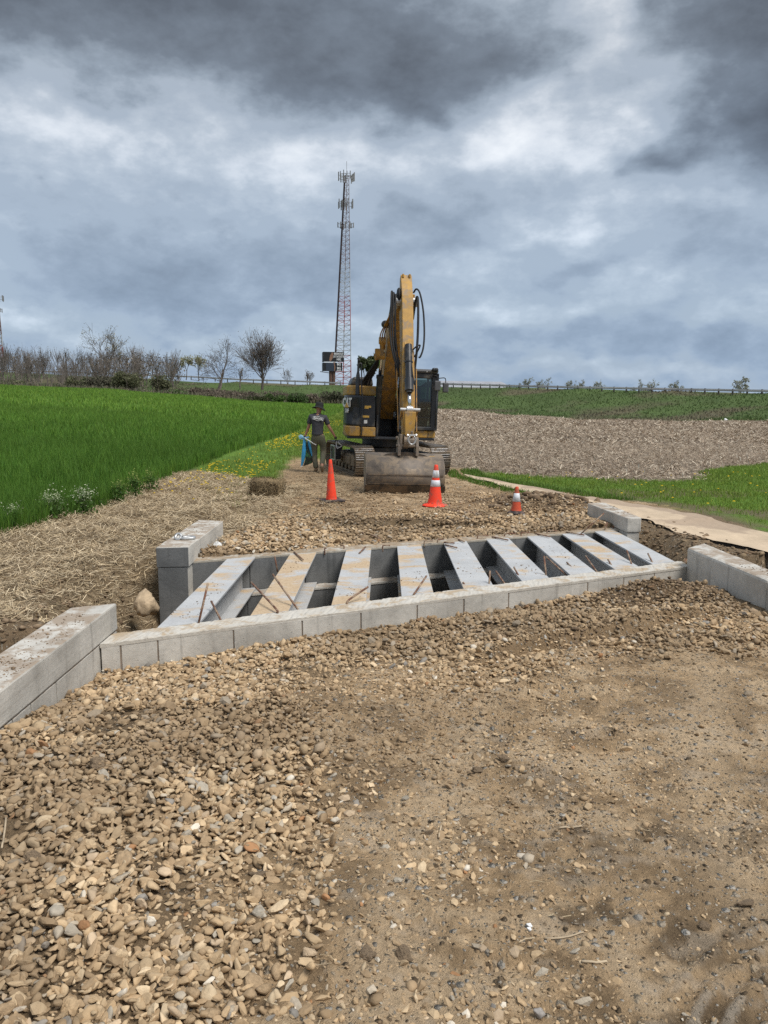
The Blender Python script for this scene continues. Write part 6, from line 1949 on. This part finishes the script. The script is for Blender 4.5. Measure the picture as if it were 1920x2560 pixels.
guardrail('long steel guardrail along the road above the stubble field', [(1090, 957, 141), (1300, 962.5, 130), (1440, 965.5, 122), (1700, 970.5, 112.5), (1960, 975, 103)], 1.905)
guardrail('steel guardrail on the left embankment behind the trees', [(-40, 924, 204), (120, 927, 197), (300, 934, 190), (480, 940, 180), (600, 947, 172), (740, 951, 164), (880, 957, 157)], 3.8)

# ------------------------------------------------------------------ long building roof beyond the road
def barn():
    a = at_px(1100, 949, 300); b_ = at_px(1278, 956, 318)
    e = empty('long_building', (a.x, a.y, 0)); tag(e, 'long low building with a pale grey metal roof beyond the road', 'building')
    dx, dy = b_.x - a.x, b_.y - a.y; L = math.hypot(dx, dy); e.rotation_euler = (0, 0, math.atan2(dy, dx))
    W = 14; top = (a.z + b_.z) / 2
    MB().box((L / 2, W / 2, (top - 2.6) / 2), (L, W, top - 2.6)).build('wall', simple_mat('pale_siding', (.45, .44, .42), .8), e)
    rm = simple_mat('metal_roof', (.40, .40, .42), .45, metal=.3, var=.1, scale=.3)
    for k in range(20):
        x0 = -.6 + (L + 1.2) * k / 20; x1 = -.6 + (L + 1.2) * (k + 1) / 20 - .06
        MB().prism([(-.8, top - 2.6), (W / 2, top), (W / 2, top + .12), (-.8, top - 2.48)], 'x', x0, x1).build('roof_panel', rm, e)
    MB().prism([(W / 2, top), (W + .8, top - 2.6), (W + .8, top - 2.48), (W / 2, top + .12)], 'x', -.6, L + .6).build('roof_panel', rm, e)
barn()

# ------------------------------------------------------------------ lattice masts
M_RED = simple_mat('mast_red', (.38, .09, .08), .7, var=.15, scale=.5)
M_MASTW = simple_mat('mast_white', (.42, .42, .43), .6, var=.1, scale=.5)
M_MASTG = simple_mat('mast_grey', (.20, .12, .11), .6, var=.2, scale=.5)
M_CABLE = simple_mat('mast_cable', (.04, .025, .028), .8)
M_ANT = simple_mat('antenna_grey', (.22, .22, .22), .6, var=.2, scale=2)


def mast(name, label, legs_base, legs_top, z0, z1, bays, arrays, loc, whip=0.0, cable=True, bands=7, r=.14):
    e = empty(name, loc); tag(e, label, 'mast', 'lattice masts')
    def leg(k, t): return Vector(legs_base[k]).lerp(Vector(legs_top[k]), t) + Vector((0, 0, z0 + (z1 - z0) * t))
    for k in range(3):
        for b_ in range(bands):
            t0, t1 = b_ / bands, (b_ + 1) / bands
            MB().tube([leg(k, t0), leg(k, t1)], r * (1 - .55 * t0), 6).build('leg', (M_RED if b_ % 2 == 0 else M_MASTW) if b_ < bands - 3 else M_MASTG, e)
    for b_ in range(bands):
        mb = MB()
        for i in range(int(bays * b_ / bands), int(bays * (b_ + 1) / bands)):
            t0, t1 = (i / bays) ** .9, ((i + 1) / bays) ** .9
            for k in range(3):
                j = (k + 1) % 3
                rr_ = r * .42 * (1 - .4 * t0)
                if i % 2: mb.tube([leg(k, t0), leg(j, t1)], rr_, 4, False)
                else: mb.tube([leg(j, t0), leg(k, t1)], rr_, 4, False)
                mb.tube([leg(k, t1), leg(j, t1)], rr_ * .8, 4, False)
        o = mb.build('bracing', (M_RED if b_ % 2 == 0 else M_MASTW) if b_ < bands - 3 else M_MASTG, e); o['kind'] = 'stuff'
    if cable:
        MB().tube([leg(0, .03) + Vector((.2, -.25, 0)), leg(0, .97) + Vector((.1, -.15, 0))], .30, 6).build('cable_run', M_CABLE, e)
    for (zz, n, rad, ph, tall) in arrays:
        ct = (leg(0, (zz - z0) / (z1 - z0)) + leg(1, (zz - z0) / (z1 - z0)) + leg(2, (zz - z0) / (z1 - z0))) / 3
        mb = MB()
        for q in range(3):
            a = ph + q * 2 * math.pi / 3; c_ = ct + Vector((rad * math.cos(a), rad * math.sin(a), 0)); s = Vector((-math.sin(a), math.cos(a), 0))
            for dz in (-.5, .5):
                mb.tube([c_ - s * rad * .85 + Vector((0, 0, dz)), c_ + s * rad * .85 + Vector((0, 0, dz))], .06, 5); mb.tube([ct + Vector((0, 0, dz)), c_ + Vector((0, 0, dz))], .07, 5)
        fr_ = mb.build('antenna_frame', M_ANT, e)
        for q in range(3):
            a = ph + q * 2 * math.pi / 3; c_ = ct + Vector((rad * math.cos(a), rad * math.sin(a), 0)); s = Vector((-math.sin(a), math.cos(a), 0))
            for i in range(n):
                o_ = (i / (n - 1) - .5) * 1.7 * rad
                h_ = tall * random.uniform(.8, 1.15)
                MB().box(c_ + s * o_ + Vector((.15 * math.cos(a), .15 * math.sin(a), random.uniform(-.2, .2))), (.24, .22, h_), (0, 0, a)).build('antenna', M_ANT, fr_)
    if whip:
        tp = (leg(0, 1) + leg(1, 1) + leg(2, 1)) / 3
        MB().tube([tp, tp + Vector((0, 0, whip))], .06, 5).build('whip', M_ANT, e)
    return e


YT = 240.0
b0 = at_px(857, 975, YT); t0 = at_px(866, 440, YT)
H_T = t0.z - b0.z
xo = t0.x - b0.x
mast('lattice_mast', 'tall red and white lattice mast with three antenna rings behind the billboard', [(-3.0, 0, 0), (2.6, -1.2, 0), (-.1, 3.4, 0)], [(xo - .55, 0, 0), (xo + .75, -.3, 0), (xo + .1, .8, 0)], 0, H_T, 44,
     [(H_T - .2, 4, 1.75, .35, 2.5), (H_T - 8.0, 4, 1.7, .15, 2.4), (H_T - 14.0, 3, 1.7, .5, 1.6)], (b0.x, b0.y, b0.z), whip=4.2, r=.15)
p2_ = at_px(4, 960, 330); t2_ = at_px(8, 742, 330)
mast('lattice_mast', 'distant lattice mast cut by the left edge of the photo', [(-2.6, 0, 0), (2.4, -1, 0), (0, 3, 0)], [(.0, 0, 0), (1.2, -.3, 0), (.6, .8, 0)], 0, t2_.z - p2_.z, 22, [(t2_.z - p2_.z - .5, 4, 2.0, .3, 2.6), (t2_.z - p2_.z - 5.5, 2, 1.2, .2, 1.6)], (p2_.x, p2_.y, p2_.z), whip=2.0, r=.22)

# ------------------------------------------------------------------ billboard
def billboard():
    Y = 205.0
    c = at_px(834, 905, Y); g = at_px(829, 958, Y)
    e = empty('billboard', (c.x, Y, g.z), R(10)); tag(e, 'double-deck black billboard on a steel post beside the mast', 'billboard')
    top = at_px(834, 879, Y).z - g.z; mid = at_px(834, 905, Y).z - g.z; bot = at_px(834, 929, Y).z - g.z
    k = Y / 1923.0
    dk = simple_mat('poster_black', (.012, .013, .016), .5, var=.2, scale=.5); navy = simple_mat('poster_navy', (.03, .042, .065), .5); flesh = simple_mat('poster_tan', (.26, .14, .09), .6, var=.3, scale=.6); wh = simple_mat('poster_white', (.85, .85, .85), .6)
    W = 26 * k
    hp = (top - mid) / 2
    up_ = MB().box((0, 0, (top + mid) / 2), (2 * W, .25, top - mid - .15)).build('upper_panel', dk, e)
    lo_ = MB().box((-.2, 0, (mid + bot) / 2 - .05), (2 * W - .6, .25, mid - bot - .3)).build('lower_panel', dk, e)
    MB().box((-.9, -.01, mid - .05), (W * 1.1, .2, .16)).build('catwalk', wh, e)
    MB().box((-W * .35, -.14, (mid + bot) / 2 - .05), (W * .75, .04, mid - bot - .4)).build('poster_shape', navy, lo_)
    MB().prism([(-W * .42, -.9), (-W * .30, -1.25), (-W * .10, -.4), (0, .9), (-W * .15, 1.2), (-W * .34, .3)], 'y', -.16, -.13).build('poster_shape', flesh, up_, loc=(0, 0, (top + mid) / 2))
    MB().prism([(-W * .02, 1.2), (W * .08, 1.2), (W * .16, -.2), (W * .10, -1.1), (W * .04, -1.1), (W * .06, 0)], 'y', -.19, -.17).build('poster_shape', flesh, lo_, loc=(0, 0, (mid + bot) / 2))
    for i, (t, s) in enumerate((('BREAKFAST', .78), ('JUST TASTES BETTER', .74), ('HERE.', .78))):
        text_part('poster_lettering', t, s, wh, up_, (W * .5, -.15, (top + mid) / 2 + .75 - i * .72), (R(90), 0, 0), .62 if i != 1 else .42, .03, .012)
    for i in range(2):
        text_part('poster_lettering', 'BG', .85, wh, lo_, (W * .5, -.15, (mid + bot) / 2 + .62 - i * 1.0), (R(90), 0, 0), .9, .03, .02)
    MB().box((W * .5, -.15, bot + .32), (W * .42, .03, .14)).build('poster_line', wh, lo_)
    # back-to-back second face
    MB().box((-W * .93, 1.6, (top + mid) / 2), (.25, 3.2, top - mid - .15)).build('return_panel', dk, e); MB().box((-W * .95, 1.6, (mid + bot) / 2), (.25, 3.2, mid - bot - .3)).build('return_panel', dk, e)
    for x in (-W * .28, W * .02): MB().tube([(x, .6, -1.0), (x, .6, bot + .5)], .42, 10).build('post', simple_mat('rusty_post', (.12, .065, .045), .8), e)
    mb = MB(); mb.bar((-W * 1.3, -.6, bot - .05), (-W * .5, -.6, bot - .35), .5, .14); mb.bar((W * .8, -.6, bot - .2), (W * 1.15, -.6, bot - .2), .4, .14)
    mb.build('walkway', dk, e)
billboard()
# dark utility post and a small pole inside the wood
p = at_px(167, 936, 175); t = at_px(167, 882, 175)
o = MB().tube([(0, 0, -1), (0, 0, t.z - p.z)], [.16, .12], 8).build('utility_pole', M_POST, None); o.location = p; tag(o, 'dark utility pole standing among the bare trees at left', 'pole')
p = at_px(297, 942, 150); t = at_px(298, 903, 150)
o = MB().tube([(0, 0, -1), (0, 0, t.z - p.z)], .08, 8).build('marker_pole', M_MASTW, None); o.location = p; tag(o, 'thin pale pole in front of the brown wood', 'pole')
p = at_px(1815, 1044, 84)
lump('white_rock', 'single white object at the foot of the grassy embankment', 'rock', p.x, p.y, .45, .4, .3, M_PLAST, 2, .3, .2)

# ------------------------------------------------------------------ blades, straw, stubble, flowers
M_BLADE = attr_mat('grass_blade', .65, .2, 3.0, spec=.3, trans=.35)
M_STRAW = attr_mat('straw_stalk', .8, .25, 18)


def blades(name, label, cat, x, y, h, w, col, seed, lean=.35, colvar=.3, z=None):
    rr = np.random.default_rng(seed); n = len(x)
    z = height(x, y) if z is None else z
    a = rr.uniform(0, 6.28, n); dx, dy = np.cos(a), np.sin(a)
    b2 = rr.uniform(0, 6.28, n); ex, ey = np.cos(b2), np.sin(b2)
    l = h * lean * rr.uniform(.2, 1.4, n)
    P = np.stack([x, y, z - .01], 1)
    W = np.stack([dx * w, dy * w, np.zeros(n)], 1) * .5
    M = P + np.stack([ex * l * .3, ey * l * .3, h * .58], 1); T = P + np.stack([ex * l, ey * l, h * rr.uniform(.88, 1.05, n)], 1)
    V = np.stack([P - W, P + W, M + W * .8, M - W * .8, T], 1).reshape(-1, 3)
    F = (np.array([[0, 1, 2], [0, 2, 3], [3, 2, 4]])[None] + (np.arange(n) * 5)[:, None, None]).reshape(-1, 3)
    col = np.asarray(col) if np.ndim(col) == 2 else np.tile(np.array(col), (n, 1))
    k = rr.uniform(1 - colvar, 1 + colvar, n)[:, None]; hue = rr.normal(0, .10, n)[:, None]
    c = col * k * (1 + hue * np.array([[1.0, .3, 0]]))
    o = np_mesh(name, V, F, M_BLADE, np.repeat(np.clip(c, .004, 1), 5, 0), False)
    return tag(o, label, cat, kind='stuff')


def strips(name, label, cat, x, y, z, L, w, col, seed, tilt=.18, bend=.25, colvar=.4):
    rr = np.random.default_rng(seed); n = len(x)
    a = rr.uniform(0, 6.28, n); t = rr.normal(0, tilt, n); k = rr.normal(0, bend, n)
    V = []
    for s in (-.5, 0., .5):
        aa = a + k * s * 2
        cx = x + np.cos(aa) * L * s; cy = y + np.sin(aa) * L * s; cz = z + L * s * np.sin(t) + np.abs(L * np.sin(t)) * .4
        V += [np.stack([cx - np.sin(aa) * w / 2, cy + np.cos(aa) * w / 2, cz + w * .2], 1), np.stack([cx + np.sin(aa) * w / 2, cy - np.cos(aa) * w / 2, cz - w * .2], 1)]
    V = np.stack(V, 1).reshape(-1, 3)
    F = (np.array([[0, 1, 3, 2], [2, 3, 5, 4]])[None] + (np.arange(n) * 6)[:, None, None]).reshape(-1, 4)
    pal = np.asarray(col); c = pal[rr.integers(0, len(pal), n)] * rr.uniform(1 - colvar, 1 + colvar, n)[:, None]
    o = np_mesh(name, V, F, M_STRAW, np.repeat(c, 6, 0), False)
    return tag(o, label, cat, kind='stuff')


def uniform_in(n, x0, x1, y0, y1, rr): return rr.uniform(x0, x1, n), rr.uniform(y0, y1, n)


def vegetation():
    rr = np.random.default_rng(17)
    # wheat in bands of distance, coarser farther out
    X, Y, Hh, Ww = [], [], [], []
    for (y0, y1, dens, h, w) in [(8.0, 14, 1500, .36, .009), (14, 25, 620, .37, .013), (25, 45, 150, .38, .026), (45, 108, 24, .32, .06)]:
        xm = -(.56 * y1 + 1.0)
        n = int((-4.2 - xm) * (y1 - y0) * dens)
        x, y = uniform_in(n, xm, -4.2, y0, y1, rr)
        ok = (x > -(.54 * y + .8)) & (x < wheat_x(y) + (fbm(x * 3, y * 1.2, 3, 19) - .5) * .35)
        u = x / y; eb = np.interp(u, [-.5, -.19, 0], [103, 112, 111]); ok &= y < eb
        # drill rows, a little thinner between
        ok &= rr.random(n) < .55 + .45 * np.sin(x * 2 * math.pi / .19) ** 2
        x, y = x[ok], y[ok]
        X.append(x); Y.append(y); Hh.append(h * rr.uniform(.72, 1.12, len(x)) * (.85 + .3 * fbm(x * .9, y * .9, 3, 20))); Ww.append(np.full(len(x), w))
    X = np.concatenate(X); Y = np.concatenate(Y); Hh = np.concatenate(Hh); Ww = np.concatenate(Ww)
    tint = fbm(X * .25, Y * .12, 4, 21)[:, None]
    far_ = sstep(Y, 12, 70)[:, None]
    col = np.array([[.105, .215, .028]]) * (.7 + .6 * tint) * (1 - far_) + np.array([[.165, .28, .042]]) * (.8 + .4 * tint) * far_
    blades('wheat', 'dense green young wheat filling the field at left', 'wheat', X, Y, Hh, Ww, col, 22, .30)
    # verge grass with dandelions
    n = 70000
    y = 8.5 + 100 * rr.random(n) ** 2.3; x = rr.uniform(-5.4, -1.9, n) + np.where(y > 22, rr.uniform(0, 3.6, n), 0)
    W, *_ = zones(x, y); ok = rr.random(n) < np.maximum(W['strip'], W['verge'] * (y > 22) * (x < 1.0)) * (1 - W['strawz'] * .85) * (1 - .6 * sstep(x - wheat_x(y), .45, .15))
    x, y = x[ok], y[ok]
    blades('verge_grass', 'short bright grass strip between wheat and lane', 'grass', x, y, rr.uniform(.05, .13, len(x)) * (1 + sstep(y, 20, 45)), rr.uniform(.006, .011, len(x)) * (1 + 2.5 * sstep(y, 15, 45) + 6 * sstep(y, 40, 100)), (.19, .265, .045), 23, .5)
    # right-hand grass
    n = 130000
    y = 8.8 + 17.5 * rr.random(n) ** 1.25; x = rr.uniform(1.6, 15.5, n)
    W, *_ = zones(x, y); pn, pf = path_edges(y)
    patch = fbm(x * .8, y * .8, 4, 61)
    ok = (x < .56 * y + 1) & (W['stub'] < .5) & (x > pf + .25) & (rr.random(n) < np.clip(sstep(x - pf, .3, 1.4) * (1.15 - 1.5 * sstep(patch, .50, .62) * sstep(y - x * .4, 12, 8)), .06, 1))
    x, y = x[ok], y[ok]
    blades('meadow_grass', 'bright green grass right of the mat path', 'grass', x, y, rr.uniform(.035, .10, len(x)) * (.7 + .7 * fbm(x * .7, y * .7, 3, 24)), rr.uniform(.008, .014, len(x)) * (1 + .8 * sstep(y, 13, 24)), (.20, .285, .048), 25, .6)
    n = 5000
    y = rr.uniform(14, 21, n); pn, pf = path_edges(y); x = np.where(rr.random(n) < .35, pn - rr.uniform(.0, .3, n), pf + rr.uniform(0, .5, n))
    ok = x > 1.6
    blades('verge_grass', 'grass tufts along the edges of the mat path', 'grass', x[ok], y[ok], rr.uniform(.05, .13, ok.sum()), rr.uniform(.009, .014, ok.sum()), (.11, .20, .03), 26, .6)
    # rough tufts on the embankment
    n = 26000
    u = rr.uniform(-.6, .6, n); eb = np.interp(u, [-.5, -.19, 0, .07, .16, .25, .37, .5, .6], [104, 113, 112, 114, 105, 95.5, 87.5, 80.5, 76]); cr = np.interp(u, [-.5, -.19, 0, .07, .25, .5, .6], [200, 172, 150, 140, 122, 105, 100])
    t = rr.random(n); y = eb + (cr + 1 - eb) * t; x = u * y
    pt = fbm(x * .07, y * .11, 4, 73)[:, None]
    col = np.array([[.095, .14, .042]]) * (1 - sstep(pt, .46, .62)) + np.array([[.15, .132, .085]]) * sstep(pt, .46, .62)
    blades('embankment_grass', 'rough grass on the road embankment', 'grass', x, y, rr.uniform(.08, .30, n), rr.uniform(.06, .16, n), col, 27, .8)
    n = 9000
    u = rr.uniform(-.56, -.03, n); eb = np.interp(u, [-.5, -.19, 0], [103, 112, 111]); y = eb + rr.uniform(-.6, 9, n); x = u * y
    blades('field_edge_scrub', 'dead brown weeds along the far edge of the wheat', 'weeds', x, y, rr.uniform(.3, 1.0, n), rr.uniform(.05, .14, n), (.19, .165, .115), 28, .5, .5)
    # straw mulch
    n = 105000
    x = rr.uniform(-5.4, -1.2, n); y = 3.2 + 15 * rr.random(n) ** 1.15
    W, *_ = zones(x, y); cl = fbm(x * 2.6, y * 2.6, 4, 44)
    ok = (rr.random(n) < W['strawz'] * (.35 + 1.1 * sstep(cl, .35, .6)) * (1 - .6 * sstep(x, -2.9, -2.4) * sstep(y, 8.2, 7.4))) & ~blocked(x, y) & (x > -(.53 * y + .9))
    x, y = x[ok], y[ok]; z = height(x, y)
    strips('straw_mulch', 'matted dry straw spread over the left bank', 'straw', x, y, z + rr.uniform(.004, .045, len(x)), rr.uniform(.05, .19, len(x)), rr.uniform(.003, .0065, len(x)), [(.50, .39, .24), (.40, .305, .185), (.60, .49, .33), (.28, .205, .125), (.46, .365, .24)], 29, .28, .5)
    n = 2600
    x = rr.normal(-1.3, .7, n); y = rr.uniform(11.5, 18, n); ok = ~blocked(x, y)
    strips('straw_litter', 'thin straw litter along the left side of the lane', 'straw', x[ok], y[ok], height(x[ok], y[ok]) + .03, rr.uniform(.06, .22, ok.sum()), rr.uniform(.004, .008, ok.sum()), [(.40, .31, .19), (.30, .225, .14)], 30)
    n = 420
    x = rr.uniform(-2, 2.8, n); y = 1.7 + 4 * rr.random(n); ok = in_view(x, y) & ~blocked(x, y)
    strips('straw_litter', 'stray straws and splinters on the packed lane', 'straw', x[ok], y[ok], height(x[ok], y[ok]) + .012, rr.uniform(.015, .07, ok.sum()), rr.uniform(.0015, .0035, ok.sum()), [(.48, .38, .24), (.36, .28, .18)], 31, .1)
    # stubble
    X, Y, L_, W_ = [], [], [], []
    for (y0, y1, n, l, w) in [(17.5, 34, 36000, .12, .013), (34, 65, 26000, .20, .026), (65, 118, 17000, .32, .05)]:
        u = rr.uniform(.0, .62, n); y = rr.uniform(y0, y1, n); x = u * y
        Wz, *_ = zones(x, y); eb = np.interp(u, [0, .07, .16, .25, .37, .5, .62], [112, 114, 105, 95.5, 87.5, 80.5, 75])
        ok = (rr.random(n) < Wz['stub']) & (y < eb) & (x > 1.3)
        X.append(x[ok]); Y.append(y[ok]); L_.append(l * rr.uniform(.4, 1.5, ok.sum())); W_.append(w * rr.uniform(.5, 1.4, ok.sum()))
    x = np.concatenate(X); y = np.concatenate(Y); l = np.concatenate(L_); w = np.concatenate(W_)
    strips('corn_stubble', 'pale broken corn stubble covering the right field', 'stubble', x, y, height(x, y) + .03, l, w, [(.36, .28, .20), (.28, .215, .15), (.54, .46, .35), (.19, .14, .10), (.33, .26, .185)], 32, .35, .3)
    n = 520
    y = 19 + 40 * rr.random(n) ** 1.6; x = rr.uniform(.08, .58, n) * y; Wz, *_ = zones(x, y); ok = (Wz['stub'] > .6)
    blades('corn_stalks', 'short upright pale corn stalks left in the stubble', 'stubble', x[ok], y[ok], rr.uniform(.10, .26, ok.sum()), np.full(ok.sum(), .03), (.55, .47, .37), 33, .5)
    # dandelions: yellow heads
    n = 1500
    y = 12.5 + 42 * rr.random(n) ** 1.3; x = wheat_x(y) + .35 + 1.5 * rr.random(n) ** 1.4
    cl = fbm(x * .9, y * .35, 3, 36); ok = rr.random(n) < (sstep(cl, .42, .62) * .9 + .06) * sstep(y, 12, 20)
    x2 = np.concatenate([x[ok], rr.uniform(3.5, 11, 60)]); y2 = np.concatenate([y[ok], rr.uniform(12, 20, 60)])
    pn, pf = path_edges(y2); k = (x2 < 0) | (x2 > pf + .6); x2, y2 = x2[k], y2[k]
    n = len(x2); z2 = height(x2, y2) + rr.uniform(.05, .11, n); r = rr.uniform(.020, .032, n) * (1 + .8 * sstep(y2, 20, 45))
    V = [np.stack([x2, y2, z2 + r * .5], 1)]
    for q in range(6): a = q * math.pi / 3; V.append(np.stack([x2 + r * math.cos(a), y2 + r * math.sin(a), z2], 1))
    V = np.stack(V, 1).reshape(-1, 3); f = [(0, q + 1, (q + 1) % 6 + 1) for q in range(6)]
    F = (np.array(f)[None] + (np.arange(n) * 7)[:, None, None]).reshape(-1, 3)
    o = np_mesh('dandelion_heads', V, F, M_BLADE, np.tile(np.array((.80, .55, .012)), (len(V), 1)), True)
    tag(o, 'yellow dandelions dotted through the verge grass', 'dandelions', kind='stuff')


vegetation()


# white-flowered weeds at the wheat edge
def weed(label, xp, yp, w, h, nst, flower, seed):
    rr = np.random.default_rng(seed); b = px(xp, yp, z=.0)
    e = empty('wildflower_clump', (b.x, b.y, H(b.x, b.y))); tag(e, label, 'wildflowers', 'flowering weeds at the wheat edge')
    segs = []; heads = []
    for i in range(nst):
        p0 = np.array([rr.normal(0, .16) * w, rr.normal(0, .14) * w, 0]); p1 = np.array([rr.normal(0, .36) * w, rr.normal(0, .3) * w, h * rr.uniform(.65, 1.05)])
        m = (p0 + p1) / 2 + rr.normal(0, .02, 3); segs += [(*p0, .004, *m, .0035), (*m, .0035, *p1, .002)]
        for k in range(7): heads.append(p1 + rr.normal(0, .028, 3))
        for k in range(3):
            q = m + (p1 - m) * rr.uniform(.1, .9); s = q + rr.normal(0, .05, 3) + np.array([0, 0, .05]); segs.append((*q, .002, *s, .0015)); heads.append(s)
    tv, tf = tubes_np(segs, 4); np_mesh('stems', tv, tf, M_BLADE, colarr(len(tv), (.10, .17, .04), rr), True, e)
    lv, lf = quads(np.stack([rr.normal(0, .45 * w, 160), rr.normal(0, .4 * w, 160), rr.uniform(.02, .75 * h, 160)], 1), .03, rr); np_mesh('leaves', lv, lf, M_BLADE, colarr(len(lv), (.07, .14, .025), rr, .4), False, e)
    hv, hf = quads(np.array(heads), .012, rr, .6); fo = np_mesh('flowers', hv, hf, M_BLADE, colarr(len(hv), flower, rr, .15), False, e); fo['kind'] = 'stuff'


weed('white-flowered weed at the left edge of the photo by the wheat', 32, 1325, .16, .36, 14, (.62, .66, .42), 301)
weed('left of two bushy white-flowered weeds by the wheat', 140, 1305, .24, .42, 26, (.62, .66, .42), 302)
weed('right of two bushy white-flowered weeds by the wheat, fullest one', 215, 1294, .22, .44, 32, (.70, .73, .52), 303)
weed('tall yellow-green weed spikes just right of the white flowers', 300, 1262, .17, .42, 12, (.36, .42, .12), 304)
weed('yellow-green weed spikes at the wheat edge', 340, 1250, .15, .46, 10, (.42, .46, .14), 305)
weed('last thin yellow-green weeds before the dandelion verge', 378, 1240, .15, .40, 9, (.38, .44, .13), 306)
